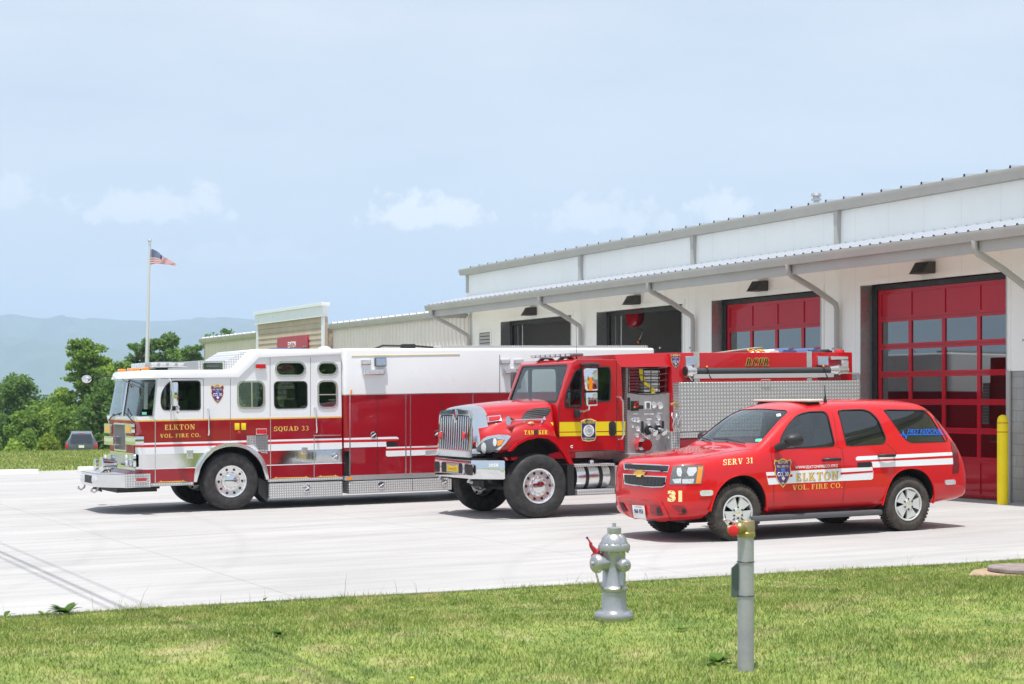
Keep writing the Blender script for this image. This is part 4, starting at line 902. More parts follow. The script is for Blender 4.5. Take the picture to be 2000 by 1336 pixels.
# interior fittings seen through the glass
bm = bm_(); box(bm, (uf+.12, .1, zfl), (uf+.5, W-.1, zb(560)), 0, .05); box(bm, (uf+.5, 1.0, zfl), (-.1, 1.5, zb(640)), 0, .05); sq.part('dashboard', bm, M['interior'])
for u_, s_ in ((-.75, .5), (-.75, 2.0), (.9, .45), (.9, 2.05), (1.9, .5), (1.9, 1.4)): seat(sq, u_+.1, s_, zfl+.12)
steering(sq, -1.08, 2.0 if False else .55, zb(500), .24, 25)
bm = bm_(); prism(bm, [sq.Fr(c1, 508, 556, uf+.02), sq.Fr(c1, 541, 556, uf+.02), sq.Fr(c1, 541, 537, uf+.02), sq.Fr(c1, 508, 537, uf+.02)], 'x', uf+.022, uf+.024); sq.part('sticker', bm, M['sticker'], smooth=0)
# roof cap with its soft lip
zl0 = zb(290)
O = [(uf+.05, zl0), (sq.U(c1, 1210, 290), zl0), S(c1, 1362, 136), (ur, sq.Z(c2, 655, 150)), (ur, sq.Z(c2, 655, 88)), (sq.U(c1, 1328, 85), sq.Z(c1, 1328, 82)), (sq.U(c1, 1186, 232), zb(233)), (uf+.10, zb(233))]
O[3] = (ur, O[2][1]); O[4] = (ur, sq.Z(c2, 500, 84)); O[5] = (O[5][0], O[4][1])
bm = bm_(); prism(bm, O, 'y', -.03, W+.03)
bevel(bm, [e for e in bm.edges if max(v.co.x for v in e.verts) < uf+.2 and abs(e.verts[0].co.y-e.verts[1].co.y) < 1e-4], .24, 5)
bm.normal_update()
bevel(bm, [e for e in bm.edges if len(e.link_faces) == 2 and e.link_faces[0].normal.angle(e.link_faces[1].normal) > R(35) and min(v.co.z for v in e.verts) > zl0+.03 and min(v.co.x for v in e.verts) < ur-.05], .055, 3)
cap = obj('roof_cap', bm, M['white'], sq.r, smooth=40)
cc = [(O[1][0]-.2, zl0-.3), (uf+.30, zl0-.3), (uf+.30, zrf-.06), (O[1][0], zrf-.06)]
boolean(cap, [cutter(cc, 'y', .1, W-.1, M['white']), cutter([(P[3][0]+.1, zl0-.3), (ur+.2, zl0-.3), (ur+.2, O[4][1]-.1), (P[3][0]+.15, O[4][1]-.1)], 'y', .08, W-.08, M['white'])])
# ---- near side of the cab
bm = bm_()
for x in (605, ): prism(bm, sq.poly(c1, [(x-2, 1052), (x+2, 1052), (x+2, 590), (x-2, 590)]), 'y', -.002, .001)
for a, b in (((955, 296), (955, 585)), ((1150, 296), (1150, 750))): prism(bm, sq.poly(c1, [(a[0]-1.3, a[1]), (b[0]-1.3, b[1]), (b[0]+1.3, b[1]), (a[0]+1.3, a[1])]), 'y', -.002, .001)
for x, y0, y1 in ((108, 150, 605), (418, 150, 605)): prism(bm, sq.poly(c2, [(x-1.4, y0), (x-1.4, y1), (x+1.4, y1), (x+1.4, y0)]), 'y', -.002, .001)
prism(bm, sq.poly(c1, [(645, 292), (645, 295), (955, 299), (955, 296)]), 'y', -.002, .001)
sq.part('door_seam', bm, M['grey_plastic'], smooth=0)
bm = bm_()
for x, y0, y1 in ((111, 620, 1080), (446, 750, 1075)): prism(bm, sq.poly(c2, [(x-3, y0), (x-3, y1), (x+3, y1), (x+3, y0)]), 'y', -.005, .001)
prism(bm, sq.poly(c1, [(602, 592), (608, 592), (608, 1052), (602, 1052)]), 'y', -.005, .001)
prism(bm, sq.poly(c2, [(440, 745), (652, 742), (652, 751), (440, 754)]), 'y', -.012, .001)
sq.part('edge_moulding', bm, M['alu'], smooth=0)
def scroll(c, x0, x1, y, dy, up=1, name='gold_scroll'):
    bm = bm_(); pts = [(x0, y), (x0+30, y-7*up), (x0+34, y-14*up), (x0+44, y-7*up), (x1-44, y-7*up+dy), (x1-34, y-14*up+dy), (x1-30, y-7*up+dy), (x1, y+dy)]
    prism(bm, sq.poly(c, pts), 'y', -.003, 0); return sq.part(name, bm, M['gold'], smooth=0)
scroll(c1, 612, 842, 1048, -6); scroll(c2, 120, 420, 1080, -6); scroll(c2, 460, 645, 1068, -4)
scroll(c2, 722, 1132, 447, -3, -1); scroll(c2, 732, 1145, 1054, -14); scroll(c2, 1188, 1560, 445, -5, -1); scroll(c2, 1197, 1356, 1034, -5)
scroll(c3, 30, 318, 402, -6, -1); scroll(c3, 368, 560, 400, -4, -1)
bm = bm_(); prism(bm, sq.poly(c2, [(730, 135), (730, 141), (1560, 128), (1560, 123)]), 'y', -.028, -.02); sq.part('gold_line', bm, M['gold_pale'], smooth=0)
sq.text('ELKTON', S(c1, 674, 667), zb(630)-zb(667), M['gold'], width=sq.U(c1, 893, 650)-sq.U(c1, 674, 650), serif=True)
sq.text('VOL. FIRE CO.', S(c1, 640, 724), zb(698)-zb(725), M['gold'], width=sq.U(c1, 932, 710)-sq.U(c1, 640, 710), serif=True)
sq.text('SQUAD 33', S(c2, 137, 716), sq.Z(c2, 200, 680)-sq.Z(c2, 200, 715), M['gold'], width=sq.U(c2, 403, 700)-sq.U(c2, 137, 700), serif=True)
a = S(c1, 1056, 407); shield(sq.r, a[0], a[1], sq.U(c1, 1106, 400)-sq.U(c1, 1005, 400), sq.Z(c1, 1056, 337)-sq.Z(c1, 1056, 478), -.001)
def grab(v, c, x0, y0, x1, y1, r=.014, off=.07, name='grab_handle', m=None):
    a = v.S(c, x0, y0); b = v.S(c, x1, y1); d = (Vector((b[0]-a[0], b[1]-a[1]))).normalized()*.04
    bm = bm_(); tube(bm, [(a[0], 0, a[1]), (a[0], -off*.7, a[1]), (a[0]+d.x, -off, a[1]+d.y), (b[0]-d.x, -off, b[1]-d.y), (b[0], -off*.7, b[1]), (b[0], 0, b[1])], r, 8)
    return v.part(name, bm, m or M['alu'])
grab(sq, c1, 988, 512, 986, 702, .016); grab(sq, c2, 450, 535, 458, 725, .016)
lamp(sq, 'marker_light', sq.rect(c1, 1325, 186, 1404, 226, .01), -.0, .04, M['lens_red'])
lamp(sq, 'side_light', sq.rect(c1, 1328, 656, 1408, 700, .01), -.0, .06, M['lens_red'])
for x0, x1 in ((1180, 1213), (1228, 1260)): sq.plate('receptacle_cover', sq.rect(c1, x0, 618, x1, 667, .01), -.03, 0, M['yellow'], bev=.004)
bm = bm_(); a = S(c1, 1210, 684); lathe(bm, [(.035, 0), (.035, -.02), (.025, -.04), (0, -.045)], (a[0], 0, a[1]), 'y', 12); sq.part('round_marker', bm, M['lens_red'])
M['mesh'] = treadplate('guard_mesh', pitch=.03, tint=(.36, .35, .36))
sq.plate('step_mesh', sq.poly(c1, [(1268, 708), (1422, 704), (1420, 840), (1375, 832), (1320, 775), (1268, 770)][::-1]), -.006, 0, M['mesh'], smooth=0)
lamp(sq, 'chrome_latch_plate', sq.rect(c1, 832, 812, 879, 872, .006), 0, .02, M['alu']); lamp(sq, 'chrome_latch_plate', sq.rect(c2, 348, 838, 393, 893, .006), 0, .02, M['alu'])
latch(sq, *S(c2, 605, 910), .07)
# wheel arch trim, sills, mudflap
bm = bm_(); Ao, Ai = archpts(-.035), archpts(.035)
ringpts = Ao+Ai[::-1]; prism(bm, ringpts, 'y', -.05, .02); bevel(bm, [e for e in bm.edges if all(v.co.y < -.04 for v in e.verts)], .015, 2); sq.part('wheel_arch_trim', bm, M['alu'], smooth=40)
bm = bm_(); 
for a, b in ((sq.U(c1, 575, 1060), A_[0][0]-.03), (A_[-1][0]+.03, ur)): box(bm, (a, -.012, zbot-.05), (b, .1, zbot+.006))
box(bm, (uf+.05, W-.1, zbot-.05), (ur, W+.012, zbot+.006)); sq.part('sill_plate', bm, M['tread'], smooth=0)
zc0, zc1 = sq.Z(c2, 400, 1222), sq.Z(c2, 400, 1108)
bm = bm_(); box(bm, (sq.U(c2, 98, 1150), -.03, zc0), (sq.U(c2, 660, 1150), .5, zc1), 0, .008); box(bm, (sq.U(c2, 98, 1150), W-.5, zc0), (sq.U(c2, 660, 1150), W+.03, zc1), 0, .008); sq.part('battery_box', bm, M['tread'], smooth=20); latch(sq, *S(c2, 385, 1155), .07, -.03)
bm = bm_(); prism(bm, sq.poly(c1, [(1358, 1010), (1420, 1045), (1426, 1196), (1358, 1128)])[::-1], 'y', .04, .55); sq.part('mudflap', bm, M['black'], smooth=0)
# ---- body behind the cab
bu0, bu1 = sq.U(c2, 664, 500), 8.95
btop, bmid, bbot = sq.Z(c2, 680, 80), sq.Z(c2, 720, 436), sq.Z(c2, 720, 1056)
zs_ = [sq.Z(c2, 700, y) for y in (1094, 1056, 845, 803, 783, 769, 440, 433)]
bm = bm_(); box(bm, (bu0, -.02, zs_[0]), (bu1, W+.02, btop))
bevel(bm, [e for e in bm.edges if abs(e.verts[0].co.y-e.verts[1].co.y) < 1e-4 and abs(e.verts[0].co.x-e.verts[1].co.x) < 1e-4], .11, 4)
bm.normal_update(); bevel(bm, [e for e in bm.edges if min(v.co.z for v in e.verts) > btop-.01], .05, 3)
bands(bm, zs_, [6, 6, 0, 0, 0, 0, 0, 2, 5])
body = obj('body', bm, [M['red_dark'], M['stripe_white'], M['alu'], M['stripe_red'], M['gold'], M['white'], M['steel']], sq.r, smooth=35)
def stripe(c, pts, m, sy=-.0235): 
    bm = bm_(); prism(bm, sq.poly(c, pts), 'y', sy, sy+.003); return sq.part('stripe', bm, m, smooth=0)
boxed = lambda x0, y0, x1, y1, dl=0: [(x0, y0), (x1, y0+dl), (x1, y1+dl), (x0, y1)]
stripe(c2, [(672, 769), (1075, 758), (1090, 766), (1090, 780), (1083, 775), (672, 783)], M['stripe_white']); stripe(c2, [(672, 784), (1083, 776), (1083, 790), (672, 802)], M['stripe_red'])
stripe(c2, [(672, 803), (998, 797), (994, 806), (1000, 834), (672, 843)], M['stripe_white']); stripe(c2, [(999, 803), (1008, 797), (1084, 796), (1084, 830), (1010, 833), (999, 826)], M['black_ink'])
stripe(c2, [(997, 838), (1560, 822), (1560, 832), (997, 849)], M['stripe_white']); stripe(c2, [(997, 850), (1560, 833), (1560, 850), (997, 866)], M['stripe_red']); stripe(c2, [(994, 867), (1560, 851), (1560, 890), (1005, 911), (994, 903)], M['stripe_white'])
stripe(c3, [(0, 762), (80, 759), (80, 770), (0, 774)], M['stripe_white'])
stripe(c3, [(0, 793), (80, 789), (80, 826), (0, 829)], M['stripe_white'])
bm = bm_()
for x in (928,): prism(bm, sq.poly(c2, boxed(x-1.2, 452, x+1.2, 1048)), 'y', -.0262, -.019)
prism(bm, sq.poly(c2, boxed(1414, 450, 1417, 800)), 'y', -.0262, -.019); prism(bm, sq.poly(c3, boxed(522, 120, 525, 395)), 'y', -.0262, -.019)
sq.part('door_seam', bm, M['black'], smooth=0)
bm = bm_()
for x, y0, y1 in ((717, 440, 1050), (1146, 440, 1046), (1182, 440, 1042)): prism(bm, sq.poly(c2, boxed(x-4, y0, x+4, y1)), 'y', -.03, -.019)
prism(bm, sq.poly(c3, boxed(331, 395, 337, 700)), 'y', -.03, -.019)
sq.part('edge_moulding', bm, M['alu'], smooth=0)
sq.plate('corner_guard', sq.poly(c2, [(672, 868), (716, 868), (720, 1060), (676, 1060)]), -.026, .0, M['chrome'], smooth=0)
for x, y in ((899, 745), (1392, 730)): latch(sq, *S(c2, x, y), .065, -.022)
latch(sq, *S(c3, 82, 672), .065, -.022)
lamp(sq, 'scene_light', sq.rect(c2, 905, 152, 988, 218, .015), -.02, .07, M['lens_blue'], M['grey_plastic']); lamp(sq, 'warning_light', sq.rect(c2, 800, 167, 873, 206, .01), -.02, .05, M['lens_clear'])
lamp(sq, 'strip_light', sq.rect(c2, 819, 244, 970, 284, .01), -.02, .09, M['lens_clear'])
lamp(sq, 'warning_light', sq.rect(c3, 526, 152, 590, 184, .01), -.02, .05, M['lens_clear']); lamp(sq, 'warning_light', sq.rect(c3, 620, 152, 684, 184, .01), -.02, .05, M['lens_clear']); lamp(sq, 'strip_light', sq.rect(c3, 546, 216, 690, 252, .01), -.02, .09, M['lens_clear'])
bm = bm_(); prism(bm, sq.poly(c2, [(720, 400), (733, 400), (733, 430), (720, 430)]), 'y', -.035, -.02); prism(bm, sq.poly(c2, [(694, 1070), (735, 1068), (735, 1088), (694, 1090)]), 'y', -.03, -.015); sq.part('amber_marker', bm, M['lens_amber'], smooth=0)
zk0, zk1 = sq.Z(c2, 900, 1190), sq.Z(c2, 900, 1092)
ua_, ub_ = sq.U(c2, 713, 1140), sq.U(c2, 1200, 1130)
for (a, b) in ((ua_, ub_-.006), (ub_+.006, sq.U(c3, 185, 1000)), (6.3, bu1-.03)):
    bm = bm_(); box(bm, (a, -.02, zk0), (b, .5, zk1-.004), 0, .006); sq.part('lower_locker', bm, M['tread'], smooth=20)
    bm = bm_(); box(bm, (a, W-.5, zk0), (b, W+.02, zk1-.004), 0, .006); sq.part('lower_locker', bm, M['tread'], smooth=20)
latch(sq, *S(c2, 958, 1130), .07, -.02); latch(sq, *S(c2, 1442, 1108), .06, -.02)
# chassis
bm = bm_(); box(bm, (uf+.3, .75, .45), (bu1-.3, W-.75, zs_[0]+.05)); box(bm, (-.08, .3, .42), (.08, W-.3, .6)); cyl(bm, (uf-.3, .95, .5), (uf+.6, .95, .5), .06); box(bm, (uf-.1, .5, .42), (uf+.5, 2.0, .62)); sq.part('chassis', bm, M['black'])
wr = .527
for u_, s_, sd in ((0, 0.0, 1), (0, W, -1), (5.55, 0.04, 1), (5.55, W-.04, -1)): wheel(sq.r, u_, wr, s_, wr, .36, 'truck', M['tyre'], side=sd)
# ---- front of the cab
FF = lambda x, y, ux=uf: sq.Fr(c1, x, y, ux)
def frect(x0, y0, x1, y1, r=.02, ux=uf):
    xm, ym = (x0+x1)/2, (y0+y1)/2; return rrect(FF(x0, ym, ux)[0], FF(x1, ym, ux)[0], FF(xm, y0, ux)[1], FF(xm, y1, ux)[1], r, 3)
def fplate(name, pts, d0, d1, m, par=None): 
    bm = bm_(); prism(bm, pts, 'x', d0, d1); return sq.part(name, bm, m, par, smooth=25)
yfar, ynear = W-.27, .27
zt_, zb_ = FF(370, 598)[1], FF(370, 828)[1]
fplate('front_panel', [(ynear-.02, zb_), (yfar, zb_), (yfar, zt_), (ynear-.02, zt_)], uf-.012, uf+.02, mat('burnt_red_panel', (.30, .022, .012), .4, spec=.25, var=.2, vscale=4))
yc = (ynear+yfar)/2
gx0, gx1 = yc-.36, yc+.34
g0 = FF(360, 628)[1]; g1 = FF(360, 808)[1]
gx = [FF(402, 715)[0], FF(320, 715)[0]]
bm = bm_(); ring(bm, rrect(gx[0]-.03, gx[1]+.03, g1-.03, g0+.03, .04), rrect(gx[0], gx[1], g1, g0, .03), 'x', uf-.03, uf-.010); gro = sq.part('grille', bm, M['alu'])
bm = bm_(); box(bm, (uf-.018, gx[0], g1), (uf-.014, gx[1], g0)); k = 0
y = gx[0]+.015
while y < gx[1]-.01: box(bm, (uf-.024, y, g1+.005), (uf-.019, y+.006, g0-.005)); y += .018
sq.part('grille_mesh', bm, M['mesh'], gro, smooth=0)
for xa, xb in ((412, 462), (262, 308)):
    fplate('turn_signal', frect(xa, 620, xb, 690, .02), uf-.07, uf-.012, M['chrome']); fplate('turn_signal_lens', frect(xa+8, 634, xb-10, 680, .015), uf-.075, uf-.0705, M['lens_amber'])
for xa, xb in ((392, 466), (238, 306)):
    p_ = frect(xa, 712, xb, 775, .02, uf-.15); fplate('warning_light', p_, uf-.16, uf-.012, M['chrome']); fplate('warning_lens', inset2(frect(xa, 722, xb-8, 752, .015, uf-.16), .005), uf-.166, uf-.1605, M['lens_clear'])
fplate('chrome_nose', [(ynear-.02, FF(370, 950)[1]), (yfar, FF(370, 950)[1]), (yfar, zb_-.006), (ynear-.02, zb_-.006)], uf-.008, uf+.02, M['chrome'])
for xa, xb in ((402, 470), (252, 308)):
    p_ = frect(xa, 842, xb, 932, .02); fplate('headlight', p_, uf-.06, uf-.0085, M['chrome'])
    yy0, yy1 = p_[0][0], p_[10][0]; ys_ = [q[0] for q in p_]; zs2 = [q[1] for q in p_]; m0, m1 = min(ys_), max(ys_); z0, z1 = min(zs2), max(zs2)
    for f_ in (.27, .73):
        for g_ in (.28, .72):
            bm = bm_(); lathe(bm, [(.0, -.02), (.04, -.015), (.055, 0), (.06, .01)], (uf-.062, m0+(m1-m0)*f_, z0+(z1-z0)*g_), 'x', 14); sq.part('headlight_lens', bm, M['lens_clear'])
fplate('number_plate_recess', frect(322, 850, 398, 905, .02), uf-.02, uf-.0085, M['steel'])
fplate('white_trim', [(ynear, FF(370, 833)[1]), (yfar, FF(370, 833)[1]), (yfar, FF(370, 827)[1]), (ynear, FF(370, 827)[1])], uf-.02, uf-.0125, M['alu'])
# bumper: a deep chrome box with a tread-plate end
bz0, bz1 = sq.Z(c1, 520, 1082), sq.Z(c1, 520, 984)
bf = uf-.62
ubr = sq.U(c1, 570, 1030)
pl = [(ubr, -.02), (sq.U(c1, 387, 1040), -.02), (bf+.10, .38), (bf, .60), (bf, W-.6), (bf+.10, W-.38), (sq.U(c1, 387, 1040), W+.02), (ubr, W+.02)]
bm = bm_(); prism(bm, pl, 'z', bz0, bz1); bevel(bm, [e for e in bm.edges if all(v.co.z > bz1-.001 for v in e.verts)], .015, 2)
o = sq.part('bumper', bm, M['chrome'], smooth=20)
bm = bm_(); prism(bm, sq.poly(c1, [(388, 988), (568, 982), (568, 1078), (388, 1088)]), 'y', -.026, -.019); sq.part('bumper_end_plate', bm, M['tread'], o, smooth=0)
bm = bm_(); prism(bm, [(a, b) for a, b in pl[1:7]][::-1], 'z', bz1+.001, bz1+.005); sq.part('bumper_deck', bm, M['tread_top'], o, smooth=0)
lamp(sq, 'bumper_side_light', sq.rect(c1, 458, 1010, 543, 1042, .008), -.026, .02, M['lens_red'])
bm = bm_(); prism(bm, [(.95, bz0+.05), (1.55, bz0+.05), (1.55, bz1-.05), (.95, bz1-.05)], 'x', bf-.004, bf+.001); sq.part('bumper_recess', bm, M['black'], o, smooth=0)
for y in (.66, .88, 1.62, 1.84):
    bm = bm_(); lathe(bm, [(0, -.02), (.05, -.015), (.075, -.004), (.08, .006)], (bf, y, (bz0+bz1)/2), 'x', 16); sq.part('bumper_lamp', bm, M['lens_clear'])
bm = bm_(); lathe(bm, [(.0, -.16), (.13, -.155), (.15, -.13), (.13, -.1), (.10, .02), (.07, .14), (0, .17)], (bf+.30, .92, bz1+.14), 'x', 20); tube(bm, [(bf+.3, .92, bz1), (bf+.3, .92, bz1+.08)], .04, 8); sq.part('siren', bm, M['chrome'])
bm = bm_(); lathe(bm, [(.0, -.12), (.1, -.115), (.11, -.1), (.05, .05), (.02, .2)], (bf+.32, 1.7, bz1+.12), 'x', 18); sq.part('air_horn', bm, M['chrome'])
for y in (.7, 1.8):
    bm = bm_(); tube(bm, [(bf+.06, y, bz0+.02), (bf+.04, y, bz0-.06), (bf-.02, y, bz0-.10), (bf-.07, y, bz0-.07), (bf-.06, y, bz0-.03)], .018, 8); sq.part('tow_hook', bm, M['steel'])
bm = bm_(); tube(bm, [(bf+.1, .75, bz0-.04), (bf+.2, 1.1, bz0-.10), (bf+.15, 1.5, bz0-.06), (bf+.2, 1.8, bz0-.09)], .018, 6); box(bm, (bf+.3, .3, bz0-.1), (uf+.4, W-.3, bz0+.01)); sq.part('under_bumper_gear', bm, M['black'])
# wipers, mirrors
for (xa, ya), (xb, yb), (xc, yc_) in (((440, 602), (395, 545), (384, 510)), ((268, 596), (310, 552), (362, 535))):
    bm = bm_(); a = FF(xa, ya, uf-.03); b = FF(xb, yb, uf-.02); c_ = FF(xc, yc_, uf-.02); tube(bm, [(uf-.03, *a), (uf-.03, *b)], .012, 5)
    tube(bm, [(uf-.02, b[0]+(a[0]-b[0])*.25, b[1]+(a[1]-b[1])*.25), (uf-.012+.05, *c_)], .01, 5); sq.part('wiper', bm, M['black'])
mirs = S(c1, 750, 400, -.28)
bm = bm_(); box(bm, (mirs[0]-.06, -.40, sq.Z(c1, 750, 495, -.3)), (mirs[0]+.03, -.12, sq.Z(c1, 750, 322, -.3)), 0, .025); mo = sq.part('side_mirror', bm, M['chrome'], smooth=40)
bm = bm_(); a = sq.Z(c1, 730, 300, -.2); b = sq.Z(c1, 730, 530, -.2); uu = sq.U(c1, 712, 400, -.12)
tube(bm, [(uu+.06, .0, a), (uu, -.12, a), (uu, -.22, a-.04), (uu, -.22, b+.04), (uu, -.10, b), (uu+.04, 0, b)], .014, 8); sq.part('mirror_arm', bm, M['alu'], mo)
bm = bm_(); q = S(c1, 767, 515, -.2); ball(bm, (q[0], -.2, q[1]), .085, sc=(.45, 1, 1)); sq.part('convex_mirror', bm, M['chrome'], mo)
bm = bm_(); fa = FF(470, 345, uf-.02); fb = FF(600, 0, uf) ; far = sq.F.side(*c1(108, 298), 2.62)
u2 = far[0]; tube(bm, [(uf+.12, 2.3, zb(262)), (uf-.2, 2.5, zb(272)), (u2+.16, 2.62, far[1]+.04)], .012, 6); m2 = sq.part('front_mirror', bm, M['black'])
bm = bm_(); ball(bm, (u2, 2.62, far[1]), .115, sc=(.8, 1.25, .66)); sq.part('convex_mirror', bm, M['chrome'], m2, smooth=60)
bm = bm_(); p0 = FF(330, 285, uf+.08); p1 = FF(495, 360, uf-.15); tube(bm, [(uf+.12, *p0), (uf-.05, (p0[0]+p1[0])/2, (p0[1]+p1[1])/2), (uf-.15, *p1)], .008, 5); ball(bm, (uf-.15, p1[0]-.02, p1[1]-.06), .07, sc=(.3, .6, 1.2)); sq.part('crossview_mirror', bm, M['black'])
# roof furniture
zr = zb(233)
lb = bm_()
ya, yb = .35, 2.2; ul = uf+.42
box(lb, (ul, .30, zr+.04), (ul+.30, 2.22, zr+.15), 0, .02); lbo = sq.part('light_bar', lb, M['steel'], smooth=30)
for i in range(9):
    bm = bm_(); y = .34+i*.208; box(bm, (ul-.008, y, zr+.055), (ul+.308, y+.17, zr+.152), 0, .01); sq.part('lens', bm, M['lens_red'] if i in () else M['lens_clear'], lbo, smooth=20)
bm = bm_(); 
for y in (.5, 2.0): box(bm, (ul+.05, y, zr-.01), (ul+.25, y+.06, zr+.05))
sq.part('foot', bm, M['black'], lbo, smooth=0)
for x, y in ((340, 240), (438, 229), (452, 229), (468, 228), (565, 212)):
    pass
for y_ in (2.15, 1.42, 1.25, 1.08, .33):
    bm = bm_(); box(bm, (uf+.16, y_-.06, zr-.005), (uf+.30, y_+.06, zr+.055), 0, .015); sq.part('clearance_light', bm, M['lens_amber'])
u0_, u1_ = sq.U(c1, 560, 200, .25), sq.U(c1, 912, 200, .25)
bm = bm_(); box(bm, (u0_, .20, zr+.05), (sq.U(c1, 830, 200, .25), .55, sq.Z(c1, 700, 176, .25)), 0, .02); o = sq.part('side_light_bar', bm, M['steel'], smooth=30)
for i in range(4):
    bm = bm_(); w_ = (sq.U(c1, 830, 200, .25)-u0_-.04)/4; box(bm, (u0_+.03+i*w_, .19, zr+.065), (u0_+i*w_+w_-.02, .21, sq.Z(c1, 700, 182, .25)), 0, .006); sq.part('lens', bm, M['lens_clear'], o)
bx0, bx1 = sq.U(c1, 915, 200, .2), sq.U(c1, 1113, 200, .2)
bm = bm_(); box(bm, (bx0, .18, zr-.01), (bx1, 2.3, sq.Z(c1, 1000, 165, .2)), 0, .012); rb = sq.part('roof_equipment_box', bm, M['tread'], smooth=20)
bm = bm_(); prism(bm, rrect(sq.U(c1, 950, 200, .18), sq.U(c1, 1090, 200, .18), sq.Z(c1, 1020, 228, .18), sq.Z(c1, 1020, 180, .18), .02), 'y', .14, .179); q = sq.part('floodlight', bm, M['chrome'], rb)
bm = bm_(); prism(bm, rrect(sq.U(c1, 978, 200, .14), sq.U(c1, 1062, 200, .14), sq.Z(c1, 1020, 212, .14), sq.Z(c1, 1020, 194, .14), .01), 'y', .134, .139); sq.part('floodlight_tube', bm, M['grey_plastic'], rb)
bm = bm_(); prism(bm, [(bx0+.3, zr-.01), (O[6][0]+.2, zr-.01), (O[5][0]+.05, O[4][1]-.02), (O[5][0]-.15, O[4][1]-.05)], 'y', .35, W-.35); sq.part('sloping_roof_ramp', bm, treadplate('pale_ramp', pitch=.045, tint=(.72, .72, .74)), smooth=0)
bm = bm_(); tube(bm, [(bu0+2.15, .6, btop+.045), (bu1-.2, .6, btop+.045)], .012, 6); 
for k in range(9): box(bm, (bu0+2.2+k*.72, .59, btop-.005), (bu0+2.23+k*.72, .61, btop+.04))
sq.part('roof_rail', bm, M['alu'])
bm = bm_(); box(bm, (bu0+2.1, .15, btop+.001), (bu1-.1, .55, btop+.055)); sq.part('roof_walkway', bm, M['tread'], smooth=0)
bm = bm_(); box(bm, (bu0-1.15, .6, O[4][1]-.01), (bu0-.55, .9, O[4][1]+.035), 0, .02); sq.part('blue_tarp', bm, mat('blue_tarp', (.03, .07, .28), .6))
bm = bm_(); lathe(bm, [(.14, 0), (.13, .05), (.08, .085), (0, .1)], (bu0-.02, .9, btop-.03), 'z', 16); sq.part('roof_dome', bm, M['white'])
bm = bm_(); tube(bm, [(bu0+.9, .7, btop), (bu0+1.1, .7, btop+.07), (bu0+1.8, .7, btop+.06), (bu0+2.2, .7, btop+.03)], .022, 6); box(bm, (bu0+1.5, .6, btop), (bu0+1.75, .8, btop+.1), 0, .02); sq.part('roof_hose', bm, M['black'])
# ------------------------------------------------------------------ lofted skins and things laid on them
from mathutils.bvhtree import BVHTree
e1 = crop(850, 780, 7.03); e2 = crop(1200, 690, 7.42); e3 = crop(1190, 860, 7.033); e4 = crop(1100, 860, 10.277)
def loft(secs, wmid, mats_, matfn=None, sub=2, name='body', par=None, capm=0):
    """secs: (u, near half-section outline from the bottom edge up to the centre line); mirrored about wmid"""
    bm = bm_(); rows = []
    for u, half in secs:
        pts = list(half)+[(2*wmid-s, z) for s, z in reversed(half[:-1])]
        rows.append([addv(bm, (u, s, z)) for s, z in pts])
    n = len(rows[0])
    for i in range(len(rows)-1):
        for k in range(n): addf(bm, [rows[i][k], rows[i][(k+1) % n], rows[i+1][(k+1) % n], rows[i+1][k]], matfn(i, min(k, n-2-k)) if matfn and k < n-1 else 0)
    for r in (rows[0], rows[-1]):                                   # close the ends with strips between opposite points
        h = n//2
        for k in range(h):
            a, b, c_, d = r[k], r[k+1], r[n-2-k], r[n-1-k]
            addf(bm, [a, b, c_, d] if b is not c_ else [a, b, d], capm if r is rows[0] else 0)
    bmesh.ops.recalc_face_normals(bm, faces=bm.faces)
    me = bpy.data.meshes.new(name); bm.to_mesh(me); bm.free(); o = bpy.data.objects.new(name, me); scn.collection.objects.link(o)
    for m in mats_: me.materials.append(m)
    if sub:
        md = o.modifiers.new('s', 'SUBSURF'); md.levels = sub; md.render_levels = sub
        dg = bpy.context.evaluated_depsgraph_get(); dg.update(); me2 = bpy.data.meshes.new_from_object(o.evaluated_get(dg), depsgraph=dg); o.modifiers.clear(); o.data = me2; me2.name = name
    o.data.polygons.foreach_set('use_smooth', [True]*len(o.data.polygons)); o.data.set_sharp_from_angle(angle=R(50))
    if par: o.parent = par
    return o
